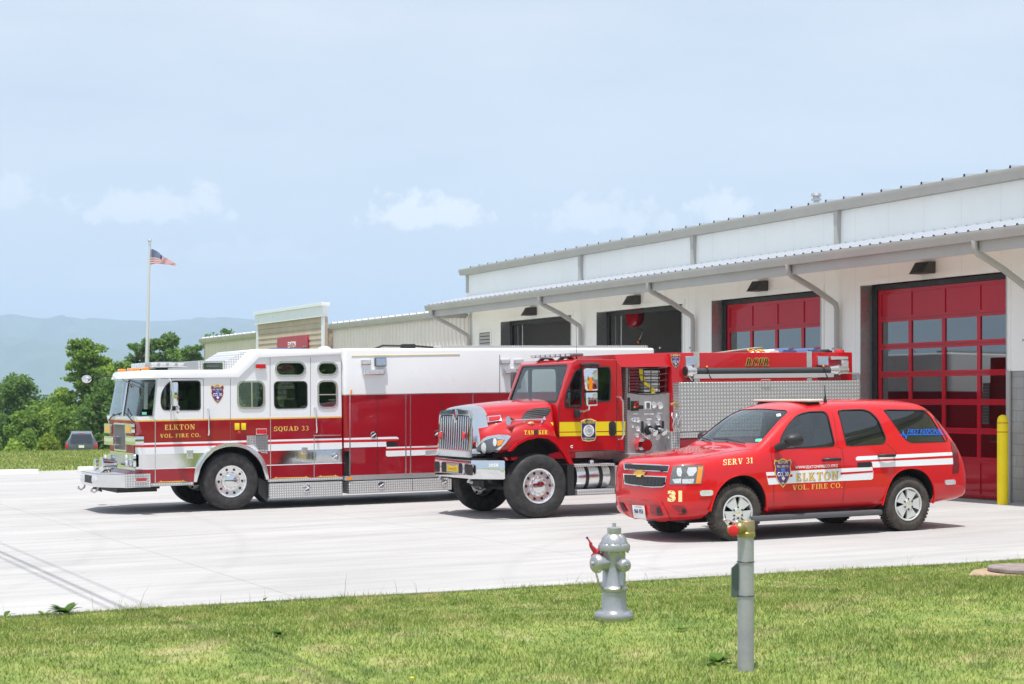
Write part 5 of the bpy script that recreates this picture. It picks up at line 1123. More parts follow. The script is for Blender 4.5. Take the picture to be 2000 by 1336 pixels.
class Skin:
    """lays flat outlines taken from the photograph on to a body's surface"""
    def __init__(s, veh, mesh):
        s.v = veh; bm = bmesh.new(); bm.from_mesh(mesh); bmesh.ops.triangulate(bm, faces=bm.faces[:]); s.t = BVHTree.FromBMesh(bm); bm.free()
    def hit(s, x, y):
        d = s.v.F.ray(x, y).normalized(); loc, n, i, dist = s.t.ray_cast(s.v.F.o, d)
        if loc is None:
            return None
        if n.dot(d) > 0: n = -n
        return loc, n
    def wrap(s, bm, off, th):
        bad = []
        hits = {}
        for v in bm.verts:
            h = s.hit(v.co.x, v.co.y)
            if h is None: bad.append(v)
            else: hits[v.index] = h
        for v in bm.verts:
            if v.index in hits: h = hits[v.index]; v.co = h[0]+h[1]*(off+v.co.z)
        if bad: bmesh.ops.delete(bm, geom=bad, context='VERTS')
        if th and bm.faces:
            bm.normal_update(); c = s.v.F.o
            for f in bm.faces:
                if f.normal.dot(c-f.calc_center_median()) < 0: f.normal_flip()
            bm.normal_update(); vn = {v: v.normal.copy() for v in bm.verts}
            old = set(bm.verts); g = bmesh.ops.extrude_face_region(bm, geom=bm.faces[:])
            new = [e for e in g['geom'] if isinstance(e, bmesh.types.BMVert)]
            for v in new: v.co += v.normal*0
            src = {}
            for v in new:
                best = min((o for o in (e.other_vert(v) for e in v.link_edges) if o in old), key=lambda o: (o.co-v.co).length, default=None)
                v.co = v.co+(vn[best] if best in vn else Vector((0, -1, 0)))*th
        return bm
    def lay(s, name, c, pts, m, off=.002, th=.003, g=None, par=None, smooth=40):
        P = [c(x, y) for x, y in pts]; bm = bm_(); addf(bm, [addv(bm, (x, y, 0)) for x, y in P])
        xs_ = [p[0] for p in P]; ys_ = [p[1] for p in P]; g = g or 6
        x = min(xs_)+g
        while x < max(xs_): bmesh.ops.bisect_plane(bm, geom=bm.verts[:]+bm.edges[:]+bm.faces[:], plane_co=(x, 0, 0), plane_no=(1, 0, 0), dist=1e-4); x += g
        y = min(ys_)+g
        while y < max(ys_): bmesh.ops.bisect_plane(bm, geom=bm.verts[:]+bm.edges[:]+bm.faces[:], plane_co=(0, y, 0), plane_no=(0, 1, 0), dist=1e-4); y += g
        bm.verts.index_update(); s.wrap(bm, off, th)
        return obj(name, bm, m, par or s.v.r, smooth=smooth, recalc=True)
    def line(s, name, c, pts, wpx, m, off=.002, th=.0, par=None):
        bm = bm_(); P = [Vector(c(x, y)) for x, y in pts]; Q = []
        for i in range(len(P)-1):
            n = max(1, int((P[i+1]-P[i]).length/4)); Q += [P[i].lerp(P[i+1], k/n) for k in range(n)]
        Q.append(P[-1]); prev = None
        for i, p in enumerate(Q):
            d = (Q[min(i+1, len(Q)-1)]-Q[max(i-1, 0)]).normalized(); nn = Vector((-d.y, d.x))*wpx*.5; cur = (addv(bm, (p.x+nn.x, p.y+nn.y, 0)), addv(bm, (p.x-nn.x, p.y-nn.y, 0)))
            if prev: addf(bm, [prev[0], prev[1], cur[1], cur[0]])
            prev = cur
        bm.verts.index_update(); s.wrap(bm, off, th); return obj(name, bm, m, par or s.v.r, smooth=40)
    def write(s, txt, c, x0, y0, x1, y1, hpx, m, off=.004, name='lettering', par=None, serif=False, grow=0, **k):
        """baseline from (x0,y0) to (x1,y1), letters hpx tall, all in crop units"""
        bm = serif_bm(txt) if serif else text_bm(txt, 1.0, depth=0, **k)
        seen = set(); top = [v for v in bm.verts if v.co.z > .5]
        if not serif: bmesh.ops.remove_doubles(bm, verts=bm.verts, dist=1e-5)
        xs_ = [v.co.x for v in bm.verts]; a, b = min(xs_), max(xs_)
        for v in bm.verts:
            f = (v.co.x-a)/(b-a); X = x0+(x1-x0)*f; Y = y0+(y1-y0)*f-v.co.y*hpx; X, Y = c(X, Y); v.co = (X, Y, v.co.z if serif else 0)
        bm.verts.index_update(); s.wrap(bm, off, 0); return obj(name, bm, m, par or s.v.r, smooth=0, weld=0 if serif else 1e-5)
# ------------------------------------------------------------------ tanker
tk = Veh('tanker_truck', parked(12.95, 25.62), 'bright red tanker fire truck with long bonnet, chrome grille and yellow door stripe', 'fire truck')
TW = 1.21
sec = [
 (-.935, [(.52, 1.10), (.51, 1.2), (.51, 1.36), (.52, 1.44), (.555, 1.72), (.68, 1.80), (1.21, 1.845)]),
 (-.90, [(.46, 1.05), (.44, 1.2), (.45, 1.38), (.49, 1.46), (.535, 1.76), (.66, 1.835), (1.21, 1.875)]),
 (-.73, [(.24, 1.04), (.20, 1.2), (.28, 1.40), (.46, 1.48), (.51, 1.78), (.65, 1.855), (1.21, 1.90)]),
 (-.52, [(.05, 1.03), (.01, 1.25), (.09, 1.50), (.42, 1.57), (.47, 1.80), (.62, 1.875), (1.21, 1.925)]),
 (-.22, [(.02, 1.06), (-.01, 1.35), (.06, 1.60), (.38, 1.63), (.42, 1.82), (.58, 1.895), (1.21, 1.95)]),
 (.10, [(.02, 1.06), (-.01, 1.33), (.06, 1.58), (.34, 1.63), (.37, 1.84), (.54, 1.915), (1.21, 1.975)]),
 (.34, [(.05, .98), (.03, 1.2), (.10, 1.40), (.26, 1.52), (.30, 1.86), (.5, 1.935), (1.21, 1.985)]),
 (.50, [(.20, .95), (.19, 1.15), (.19, 1.35), (.205, 1.5), (.25, 1.87), (.5, 1.945), (1.21, 1.99)]),
]
hood = loft(sec, TW, [M['red_tank'], M['chrome'], M['interior']], lambda i, k: 1 if (i < 2 and k >= 3) or i == 0 else 0, 2, 'bonnet', tk.r, 1)
arch = tk.poly(c3, [(585, 850), (610, 800), (660, 752), (720, 722), (800, 704), (870, 712), (925, 750), (970, 805), (1010, 870), (1040, 960)])
arch_n = [(arch[0][0]-.02, .5)]+arch+[(arch[-1][0], .5)]
boolean(hood, [cutter(arch_n, 'y', -.3, .55, M['black']), cutter(arch_n, 'y', 1.87, 2.8, M['black'])])
for p in hood.data.polygons:
    pass
hs = Skin(tk, hood.data)
inn = [(610, 800), (660, 752), (720, 722), (800, 704), (870, 712), (925, 750), (970, 805), (1020, 892)]
out = [(1048, 892), (1010, 800), (965, 745), (930, 695), (870, 690), (800, 682), (720, 700), (650, 738), (595, 800)]
bm = bm_(); I_ = tk.poly(c3, inn, -.01); O_ = tk.poly(c3, out[::-1], -.01)
O2 = [O_[round(k*(len(O_)-1)/(len(I_)-1))] for k in range(len(I_))]
for side_, (y0, y1) in enumerate(((-.012, .06), (2*TW-.06, 2*TW+.012))):
    bm = bm_(); a = [[addv(bm, (p[0], y, p[1])) for p in L_] for L_ in (I_, O2) for y in (y0, y1)]
    for k in range(len(I_)-1):
        addf(bm, [a[0][k], a[0][k+1], a[2][k+1], a[2][k]]); addf(bm, [a[1][k], a[1][k+1], a[3][k+1], a[3][k]]); addf(bm, [a[0][k], a[0][k+1], a[1][k+1], a[1][k]]); addf(bm, [a[2][k], a[2][k+1], a[3][k+1], a[3][k]])
    for k in (0, -1): addf(bm, [a[0][k], a[1][k], a[3][k], a[2][k]])
    tk.part('fender_lip', bm, M['red_tank'], smooth=50)
# cab
S3 = lambda x, y, s=.2: tk.S(c3, x, y, s)
A1, A2 = S3(940, 468), S3(1036, 196)
cabp = [S3(1020, 806), (S3(1405, 800)[0], S3(1020, 806)[1]), S3(1400, 560), S3(1385, 200), S3(1345, 152), S3(1075, 150), S3(1040, 172), A1, (A1[0]+.0, 1.30)]
cabp = [(cabp[0][0]-.13, cabp[0][1])]+cabp[1:]
bm = bm_(); prism(bm, cabp, 'y', .2, 2*TW-.2)
bm.normal_update(); bevel(bm, [e for e in bm.edges if len(e.link_faces) == 2 and any(abs(abs(f.normal.y)-1) < .01 for f in e.link_faces) and e.calc_length() > .02 and max(v.co.z for v in e.verts) > 1.9], .07, 3)
tcab = obj('cab', bm, [M['red_tank'], M['interior']], tk.r, smooth=35)
tskin = tcab.data.copy()
zf = S3(1020, 806)[1]+.12
cav = [(A1[0]+.10, zf), (cabp[1][0]-.05, zf), (cabp[3][0]-.06, cabp[4][1]-.09), (A2[0]+.12, cabp[4][1]-.07), (A1[0]+.10, A1[1]+.02)]
tw1 = roundpoly(tk.poly(c3, [(985, 462), (1000, 380), (1062, 232), (1104, 208), (1104, 488), (992, 492)], .2), [.03, .05, .08, .03, .03, .06])
tw2 = roundpoly(tk.poly(c3, [(1122, 210), (1300, 206), (1308, 250), (1306, 445), (1122, 450)], .2), .04)
T3 = lambda x, y, u: tk.Fr(c3, x, y, u)
wsp = [(.29, A1[1]+.035), (.33, A2[1]+.03), (2*TW-.33, A2[1]+.03), (2*TW-.29, A1[1]+.035)]
wsr = roundpoly(wsp, .07)
boolean(tcab, [cutter(cav, 'y', .26, 2*TW-.26, M['interior']), cutter(tw1, 'y', 0, 3, M['dark']), cutter(tw2, 'y', 0, 3, M['dark']), cutter(wsr, 'x', A1[0]-.3, A2[0]+.12, M['dark']),
               cutter(rrect(.75, 1.65, 1.98, 2.42, .05), 'x', cabp[1][0]-.4, cabp[1][0]+.2, M['dark'])])
for w_ in (tw1, tw2): tk.framed('window', w_, .2, M['dark'], M['glass_mid'], .022, .006)
for w_ in (tw1, tw2):
    bm = bm_(); addf(bm, [addv(bm, (x, 2*TW-.212, z)) for x, z in w_]); tk.part('far_window', bm, M['glass'], smooth=0)
patch(tskin, wsr, 'x', lambda f: f.normal.x < -.3 and f.calc_center_median().x < A2[0]+.1 and f.calc_center_median().z > 1.75, .01, 'windshield', M['glass'], tk.r)
slope = (A2[0]-A1[0])/(A2[1]-A1[1])
bm = bm_(); po, pi_ = inset2(wsr, -.012), inset2(wsr, .03)
n = len(po); r_ = [[addv(bm, (A1[0]+(z-A1[1])*slope-.006, y, z)) for y, z in q] for q in (po, pi_)]
for k in range(n): addf(bm, [r_[0][k], r_[0][(k+1) % n], r_[1][(k+1) % n], r_[1][k]])
tk.part('windshield_gasket', bm, M['dark'], smooth=0)
bm = bm_(); box(bm, (A1[0]+.12, .3, zf), (A1[0]+.42, 2*TW-.3, A1[1]-.03), 0, .05); tk.part('dashboard', bm, M['interior'])
seat(tk, 1.15, .62, zf+.25, w=.5, hh=.62); seat(tk, 1.15, 1.8, zf+.25, w=.5, hh=.62); steering(tk, .86, 1.72 if False else .62, 1.93, .22, 30)
cs = Skin(tk, tskin)
# yellow stripe, door seams, patch, lettering
bmS = M['yellow']
def side_poly(name, pts, m, sy=.2, off=.003, th=.003, c=c3): return tk.plate(name, tk.poly(c, pts, sy), sy-off, sy+.001, m, smooth=0)
side_poly('door_stripe', [(947, 594), (1412, 588), (1412, 655), (947, 662)], bmS); side_poly('door_stripe', [(947, 668), (1412, 662), (1412, 686), (950, 694)], bmS)
hs.lay('bonnet_stripe', c3, [(884, 597), (943, 594), (943, 662), (930, 655)], bmS, g=5)
for pts in ([(946, 470), (946, 800)], [(1350, 160), (1352, 470), (1350, 800)], [(946, 800), (1350, 792)]): 
    bm = bm_(); q = tk.poly(c3, pts, .2); tube(bm, [(a, .2, b) for a, b in q], .007, 4); tk.part('door_seam', bm, M['black'])
a = S3(1153, 651); w_ = S3(1208, 650)[0]-S3(1098, 650)[0]; h_ = S3(1153, 571)[1]-S3(1153, 732)[1]
def oct_(s): return [(a[0]+x*w_*.5*s, a[1]+z*h_*.5*s) for x, z in ((-.35, 1), (.35, 1), (.98, .82), (.92, .3), (.95, -.6), (.78, -.9), (0, -1), (-.78, -.9), (-.95, -.6), (-.92, .3), (-.98, .82))][::-1]
bm = bm_(); prism(bm, oct_(1), 'y', .193, .199); pt = tk.part('county_patch', bm, M['gold_pale'], smooth=0)
bm = bm_(); prism(bm, oct_(.92), 'y', .1915, .1929); tk.part('patch_field', bm, M['navy'], pt, smooth=0)
bm = bm_(); lathe(bm, [(0, -.001), (h_*.27, -.001), (h_*.27, .001)], (a[0], .190, a[1]-h_*.02), 'y', 26); tk.part('patch_seal', bm, M['white_flat'], pt, smooth=0)
bm = bm_(); lathe(bm, [(h_*.19, -.001), (h_*.175, -.001)], (a[0], .1885, a[1]-h_*.02), 'y', 26, cap=False)
for k in range(7): t_ = (k-3)*h_*.04; prism(bm, [(a[0]+t_-h_*.007, a[1]-h_*.10), (a[0]+t_+h_*.007, a[1]-h_*.10), (a[0]+t_*1.2+h_*.007, a[1]+h_*(.08-abs(k-3)*.015)), (a[0]+t_*1.2-h_*.007, a[1]+h_*(.08-abs(k-3)*.015))], 'y', .1880, .1886)
tk.part('seal_drawing', bm, M['navy'], pt, smooth=0)
place_text('patch_lettering', 'FIRE-RESCUE', (a[0]-w_*.40, .1912, a[1]+h_*.30), (1, 0, 0), (0, 0, 1), h_*.12, M['yellow'], pt, width=w_*.80, bold=.02, depth=.0006)
place_text('patch_lettering', 'ROCKINGHAM', (a[0]-w_*.36, .1912, a[1]-h_*.39), (1, 0, 0), (0, 0, 1), h_*.07, M['gold_pale'], pt, width=w_*.72, bold=.02, depth=.0006)
place_text('patch_lettering', 'COUNTY', (a[0]-w_*.24, .1912, a[1]-h_*.475), (1, 0, 0), (0, 0, 1), h_*.06, M['gold_pale'], pt, width=w_*.48, bold=.02, depth=.0006)
hs.write('TAN', c3, 700, 682, 768, 681, 29, M['yellow'], serif=True); hs.write('KER', c3, 800, 681, 864, 680, 29, M['yellow'], serif=True); hs.write('30', c3, 766, 683, 802, 682, 36, M['black_ink'], bold=.05)
tk.text('C', S3(1025, 776), S3(0, 757)[1]-S3(0, 776)[1], M['white_flat'], sy=.196, bold=.06)
bm = bm_(); q = tk.rect(c3, 1296, 588, 1346, 690, .05, sy=.2); prism(bm, q, 'y', .185, .199); bevel(bm, [e for e in bm.edges if all(v.co.y < .186 for v in e.verts)], .008, 2); hd = tk.part('door_handle', bm, M['dark'])
bm = bm_(); b_ = S3(1321, 640); box(bm, (b_[0]-.015, .172, b_[1]-.10), (b_[0]+.015, .184, b_[1]+.10), 0, .005); tk.part('handle_pull', bm, M['black'], hd)
bm = bm_(); g0, g1 = S3(1368, 415, .15), S3(1385, 715, .15); tube(bm, [(g0[0]-.03, .2, g0[1]), (g0[0], .12, g0[1]-.01), (g0[0]+.05, .11, g0[1]-.07), (g1[0]+.02, .11, g1[1]+.08), (g1[0]-.01, .12, g1[1]+.01), (g1[0]-.04, .2, g1[1])], .016, 8); tk.part('grab_handle', bm, M['alu'])
# bonnet side vent, lamps, horn
vent = hs.lay('bonnet_vent', c3, [(680, 572), (690, 545), (720, 515), (770, 498), (890, 489), (886, 515), (866, 545), (838, 556), (780, 562)], M['black'], off=.004, th=0, g=5)
for k in range(5): y = 503+k*13; hs.line('vent_slat', c3, [(730-k*9, y+12+k*1.5), (880-k*7, y-2)], 1.3, M['grey_plastic'], off=.012, par=vent)
lo = hs.lay('side_light', c3, [(437, 556), (532, 548), (540, 588), (440, 600)], M['chrome'], off=.0, th=.03, g=8); hs.lay('lens', c3, [(447, 564), (526, 556), (532, 582), (450, 592)], M['lens_red'], off=.034, th=.004, g=8, par=lo)
def P3(x, y, s, c=c3): q = tk.S(c, x, y, s); return Vector((q[0], s, q[1]))
bm = bm_(); h0, h1, h2 = P3(588, 585, .12), P3(640, 580, .14), P3(830, 575, .2)
tube(bm, [h0, h0.lerp(h1, .25), h0.lerp(h1, .6), h1, h2, P3(842, 572, .2)], [.078, .062, .03, .016, .018, .05], 16); tube(bm, [P3(826, 578, .2), P3(822, 600, .2)], .014, 6); tube(bm, [P3(700, 582, .17), P3(700, 602, .17)], .012, 6); tk.part('air_horn', bm, M['chrome'])
bm = bm_(); q = P3(747, 603, .12); ball(bm, q, .06, sc=(1.2, .7, .45)); ml = tk.part('fender_marker', bm, M['chrome']); bm = bm_(); ball(bm, q+Vector((0, -.01, .008)), .055, sc=(1, .7, .45)); tk.part('lens', bm, M['lens_amber'], ml)
# headlight unit
HL = [(510, 776), (528, 715), (580, 640), (650, 552), (720, 512), (870, 488), (1000, 494), (1042, 510), (960, 618), (860, 712), (760, 762), (680, 786)]
hl = hs.lay('headlight', e1, HL, M['chrome'], off=.002, th=.012, g=5)
hs.lay('bezel', e1, [(530, 750), (560, 680), (620, 610), (700, 560), (790, 534), (840, 548), (960, 556), (900, 640), (800, 705), (700, 745), (610, 752)], mat('headlight_grey', (.09, .10, .12), .2, coat=1), off=.016, th=.0, g=5, par=hl)
hs.lay('indicator', e1, [(858, 570), (950, 556), (905, 625), (858, 640)], M['lens_amber'], off=.020, th=.0, g=5, par=hl)
for x, y, rr in ((675, 658, 42), (826, 590, 34)):
    hs.lay('lamp_glass', e1, [(x+rr*.8*math.cos(k*.5236), y+rr*1.6*math.sin(k*.5236)) for k in range(12)][::-1], M['lens_clear'], off=.020, th=.006, g=5, par=hl)
    hs.lay('lamp_ring', e1, [(x+rr*1.0*math.cos(k*.5236), y+rr*1.9*math.sin(k*.5236)) for k in range(12)][::-1], M['grey_plastic'], off=.0175, th=.0, g=5, par=hl)
# grille in the chrome nose
UG = -.985
G = lambda x, y: tk.Fr(e1, x, y, UG)
gl_, gr_ = G(118, 450)[0], G(540, 450)[0]; gyc = (gl_+gr_)/2
gt, gb = G(300, 215)[1], G(300, 690)[1]
hw_ = abs(gl_-gr_)/2; gyc = TW
bm = bm_(); prism(bm, roundpoly([(gyc-hw_-.07, gb-.12), (gyc+hw_+.07, gb-.12), (gyc+hw_+.10, gb+.1), (gyc+hw_+.07, gt+.03), (gyc+hw_+.0, gt+.075), (gyc, gt+.09), (gyc-hw_-.0, gt+.075), (gyc-hw_-.07, gt+.03), (gyc-hw_-.10, gb+.1)], .06), 'x', UG+.002, UG+.25); tk.part('grille_shell', bm, M['chrome'], smooth=30)
bm = bm_(); op = [(gyc-hw_, gb), (gyc+hw_, gb), (gyc+hw_+.0, gt-.05), (gyc+hw_-.06, gt), (gyc+.09, gt), (gyc, gt-.13), (gyc-.09, gt), (gyc-hw_+.06, gt), (gyc-hw_, gt-.05)]
prism(bm, op, 'x', UG-.003, UG+.0015); grl = tk.part('grille', bm, M['black'], smooth=0)
bm = bm_(); tube(bm, [(UG-.01, y, z) for y, z in op], .012, 5, closed=True); tk.part('grille_rim', bm, M['chrome'], grl)
nb = 14
for k in range(nb):
    y = gyc-hw_+.035+(2*hw_-.07)*k/(nb-1); top_ = gt-.02-max(0, .10-abs(y-gyc))*1.2-.03*(abs(y-gyc) > hw_-.07); bm = bm_()
    prism(bm, [(UG-.003-.007*math.sin(R(a)), y+.023*math.cos(R(a))) for a in range(0, 181, 30)], 'z', gb+.01, top_); tk.part('grille_bar', bm, M['chrome'], grl, smooth=60)
bm = bm_(); prism(bm, [(gyc, gt-.12), (gyc+.045, gt-.005), (gyc, gt+.11), (gyc-.045, gt-.005)], 'x', UG-.02, UG-.001); em = tk.part('nose_badge', bm, M['chrome'], smooth=0)
bm = bm_(); prism(bm, [(gyc, gt-.05), (gyc+.022, gt), (gyc, gt+.06), (gyc-.022, gt)], 'x', UG-.024, UG-.0205); tk.part('badge_inlay', bm, M['lens_red'], em, smooth=0)
for x, y in ((440, 500), (118, 498)):
    c_ = G(x, y); bm = bm_(); ball(bm, (UG-.07, c_[0], c_[1]), .055, sc=(.5, .8, 1.3)); tk.part('grille_light', bm, M['lens_red']); 
for o in [o for o in scn.objects if o.type == 'MESH' and o.name.split('.')[0] in ('grille_shell', 'grille', 'grille_rim', 'grille_bar', 'nose_badge', 'badge_inlay', 'grille_light') and (o.parent == tk.r or o.parent in (grl, em))]:
    for v in o.data.vertices: v.co.x += (v.co.z-gb)*.06-.01            # upright nose sheared back in the mesh so its chrome mirrors sky
# bumper
bz1, bz0 = tk.Z(c3, 560, 862, 0), tk.Z(c3, 540, 1000, 0); ub = -1.03
pl = [(-.645, -.02), (-.72, .04), (-.93, .28), (ub, .46), (ub, 2*TW-.46), (-.93, 2*TW-.28), (-.72, 2*TW-.04), (-.645, 2*TW+.02), (-.80, 2*TW-.3), (-.80, .3)]
bm = bm_(); prism(bm, pl, 'z', bz0, bz1); bevel(bm, [e for e in bm.edges if abs(e.verts[0].co.z-e.verts[1].co.z) < .001], .018, 2); bo = tk.part('bumper', bm, M['chrome'], smooth=25)
def bfr(x0, y0, x1, y1): 
    q0 = tk.Fr(e1, x0, y0, ub); q1 = tk.Fr(e1, x1, y1, ub); return q0, q1
for x0, x1 in ((100, 382), (415, 522), (0, 70)):
    q0, q1 = bfr(x0, 880, x1, 1008); bm = bm_(); zc = (bz0+bz1)/2; hh = (bz1-bz0)*.25
    prism(bm, rrect(q1[0], q0[0], zc-hh, zc+hh, .03), 'x', ub-.006, ub+.001); o = tk.part('bumper_opening', bm, M['black'], bo, smooth=0); bm = bm_(); ring(bm, rrect(q1[0]-.015, q0[0]+.015, zc-hh-.015, zc+hh+.015, .04), rrect(q1[0], q0[0], zc-hh, zc+hh, .03), 'x', ub-.012, ub+.001); tk.part('opening_rim', bm, M['chrome'], bo)
q0, q1 = bfr(165, 885, 335, 1000); zc = (bz0+bz1)/2
bm = bm_(); prism(bm, rrect(q1[0], q0[0], zc-.085, zc+.085, .01), 'x', ub-.016, ub-.012); pl_ = tk.part('number_plate', bm, M['steel'], smooth=0)
wq = q0[0]-q1[0]; bm = bm_(); prism(bm, [(q1[0]+wq*.08, zc-.055), (q0[0]-wq*.08, zc-.055), (q0[0]-wq*.08, zc+.055), ((q0[0]+q1[0])/2, zc+.03), (q1[0]+wq*.08, zc+.055)], 'x', ub-.018, ub-.0165); tk.part('plate_panel', bm, M['yellow'], pl_, smooth=0)
place_text('plate_lettering', 'TANKER', (ub-.0185, q0[0]-wq*.11, zc-.035), (0, -1, 0), (0, 0, 1), .065, mat('plate_ink', (.55, .25, .01), .5), pl_, width=wq*.78, bold=.02)
bs = Skin(tk, bo.data); bs.write('3058', c3, 450, 908, 518, 906, 21, M['white_flat'], bold=.03)
bm = bm_(); box(bm, (-.95, .35, bz1-.02), (-.6, 2*TW-.35, bz1+.02)); box(bm, (-.55, .62, 1.0), (.4, 2*TW-.62, 1.35)); tk.part('engine_bay', bm, M['black'], smooth=0)
bm = bm_(); box(bm, (-.9, .72, .62), (6.3, .86, .9)); box(bm, (-.9, 1.56, .62), (6.3, 1.7, .9)); box(bm, (-.12, .3, .42), (.12, 2.1, .60)); box(bm, (-.6, .9, .5), (.4, 1.5, .8)); cyl(bm, (-.75, .35, bz0-.02), (-.45, .55, bz0-.1), .045); tk.part('chassis', bm, M['black'])
for k in (.6, 1.8):
    bm = bm_(); tube(bm, [(-.98, k, bz0+.02), (-1.02, k, bz0-.05), (-.95, k, bz0-.06)], .03, 8); tk.part('tow_eye', bm, M['steel'])
tr = .535
for u_, s_, sd in ((0, 0.01, 1), (0, 2*TW-.01, -1), (5.0, .05, 1), (5.0, 2*TW-.05, -1)): wheel(tk.r, u_, tr, s_, tr, .33, 'truck', M['tyre'], side=sd)
# cab roof things
def R3(x, y, s): q = tk.S(c3, x, y, s); return Vector((q[0], s, q[1]))
for x, y, s in ((765, 175, 1.95), (800, 174, 1.80), (838, 172, 1.62), (995, 178, .62), (1030, 178, .42)):
    bm = bm_(); q = R3(x, y, s); ball(bm, (q.x+.03, q.y, q.z), .06, sc=(1, 1.1, .5)); tk.part('clearance_light', bm, M['lens_amber'])
zr = cabp[4][1]; l0 = R3(762, 135, 1.9); l1 = R3(1108, 112, .45)
lu = (l0.x+l1.x)/2
bm = bm_(); box(bm, (lu-.12, .42, zr+.06), (lu+.12, 1.98, zr+.115), 0, .02); lbr = tk.part('light_bar', bm, mat('light_bar_smoke', (.20, .16, .18), .2, coat=1, var=.3, vscale=12), smooth=40)
bm = bm_(); 
for k in range(8): box(bm, (lu-.122, .47+k*.19, zr+.068), (lu-.1205, .60+k*.19, zr+.105))
tk.part('lens', bm, M['lens_clear'], lbr, smooth=0)
for y in (.8, 1.55):
    bm = bm_(); prism(bm, [(lu-.18, zr-.01), (lu-.10, zr+.055), (lu+.10, zr+.055), (lu+.18, zr-.01), (lu+.10, zr-.01), (lu+.05, zr+.03), (lu-.05, zr+.03), (lu-.10, zr-.01)], 'y', y, y+.07); tk.part('foot', bm, M['black'], lbr, smooth=0)
bm = bm_(); q = R3(1068, 100, .9); tube(bm, [(q.x, .9, zr), (q.x, .9, zr+.06)], .015, 6); tube(bm, [(q.x, .9, zr), (q.x, .9, zr+.62)], .004, 5); tk.part('antenna', bm, M['black'])
# mirrors
m0, m1 = R3(1128, 212, -.12), R3(1220, 375, -.12)
bm = bm_(); box(bm, (m0.x, -.16, m1.z), (m1.x, -.02, m0.z), 0, .04, 3); mi = tk.part('side_mirror', bm, M['chrome'], smooth=50)
m2, m3_ = R3(1136, 382, -.12), R3(1218, 480, -.12); bm = bm_(); box(bm, (m2.x, -.15, m3_.z), (m3_.x, -.04, m2.z), 0, .03, 3); tk.part('lower_mirror', bm, M['chrome'], mi, smooth=50)
a_, b_ = R3(1156, 278, -.165), R3(1181, 372, -.165); bm = bm_(); prism(bm, rrect(a_.x, b_.x, b_.z, a_.z, .01), 'y', -.168, -.16); tk.part('amber_strip', bm, M['lens_amber'], mi, smooth=0)
bm = bm_(); p_ = R3(1105, 190, .2); tube(bm, [p_, R3(1120, 190, .0), R3(1170, 188, -.09), R3(1225, 190, -.09)], .032, 8); tube(bm, [R3(1172, 190, -.09), R3(1172, 215, -.09)], .02, 6); tk.part('mirror_arm', bm, M['dark'], mi)
bm = bm_(); tube(bm, [R3(1158, 478, -.09), R3(1155, 505, -.07), R3(1120, 518, .05), R3(1080, 520, .17)], .016, 8); tk.part('lower_arm', bm, M['alu'], mi)
bm = bm_(); q = R3(1074, 533, .17); box(bm, (q.x-.06, .12, q.z-.07), (q.x+.055, .199, q.z+.07), 0, .02); tk.part('arm_bracket', bm, M['dark'], mi)
bm = bm_(); q = R3(650, 215, 2.5); tube(bm, [(A2[0], 2.2, q.z+.0), (q.x+.1, 2.5, q.z), (q.x, 2.52, q.z-.03)], .02, 6); box(bm, (q.x-.12, 2.44, q.z-.38), (q.x+.06, 2.56, q.z-.06), 0, .03); tk.part('far_mirror', bm, M['grey_plastic'])
# wipers
for y0, y1 in ((.55, 1.15), (1.35, 1.95)):
    bm = bm_(); tube(bm, [(A1[0]-.03, y0, A1[1]+.0), (A1[0]-.012+.04*slope, y1, A1[1]+.07)], .009, 5); tk.part('wiper', bm, M['black'])
# tank, steps under the cab
Q4 = lambda x, y, s=0: tk.S(e4, x, y, s)
f0, f1 = Q4(285, 740, .05), Q4(965, 740, .05); zt0, zt1 = Q4(600, 950, .05)[1], Q4(600, 505, .05)[1]; rt = (zt1-zt0)/2+.04; zc = (zt0+zt1)/2
bm = bm_(); lathe(bm, [(0, f0[0]), (rt*.93, f0[0]+.005), (rt, f0[0]+.03), (rt, f1[0]-.03), (rt*.93, f1[0]-.005), (0, f1[0])], (0, .05+rt, zc), 'x', 36); ft = tk.part('fuel_tank', bm, M['alu'], smooth=40)
for x in (490, 765):
    u_ = Q4(x, 740, .05)[0]; bm = bm_(); lathe(bm, [(rt+.001, -.03), (rt+.009, -.03), (rt+.009, .03), (rt+.001, .03)], (u_, .05+rt, zc), 'x', 36, cap=False); tk.part('tank_strap', bm, M['black'], ft)
bm = bm_(); q = Q4(565, 420, .2); lathe(bm, [(.05, -.06), (.05, 0), (.04, .02), (0, .025)], (q[0], .2, q[1]), 'z', 14); tk.part('filler_cap', bm, M['alu'], ft)
for (xa, ya, xb, yb, dep) in ((240, 462, 1040, 520, .26), (282, 965, 1040, 1085, .30)):
    a_, b_ = Q4(xa, yb, -.04), Q4(xb, ya, -.04); zz_ = Q4((xa+xb)/2, yb, -.04)[1], Q4((xa+xb)/2, ya+14, -.04)[1]
    bm = bm_(); box(bm, (a_[0], -.04, zz_[0]), (b_[0], -.04+dep, zz_[1]), 0, .008); tk.part('step', bm, M['tread'], smooth=20)
bm = bm_(); a_ = Q4(90, 800, .0); b_ = Q4(218, 800, .0); box(bm, (a_[0], .0, Q4(150, 1110)[1]), (b_[0], .5, Q4(150, 485)[1])); tk.part('splash_guard', bm, M['black'], smooth=0)
bm = bm_(); a_ = Q4(1030, 700, .1); box(bm, (a_[0]+.02, .12, .48), (1.75+.95, .55, .82), 0, .01); box(bm, (1.72, .05, .85), (2.5, .6, 1.02), 0, .01); tk.part('tool_box', bm, M['steel'], smooth=20)
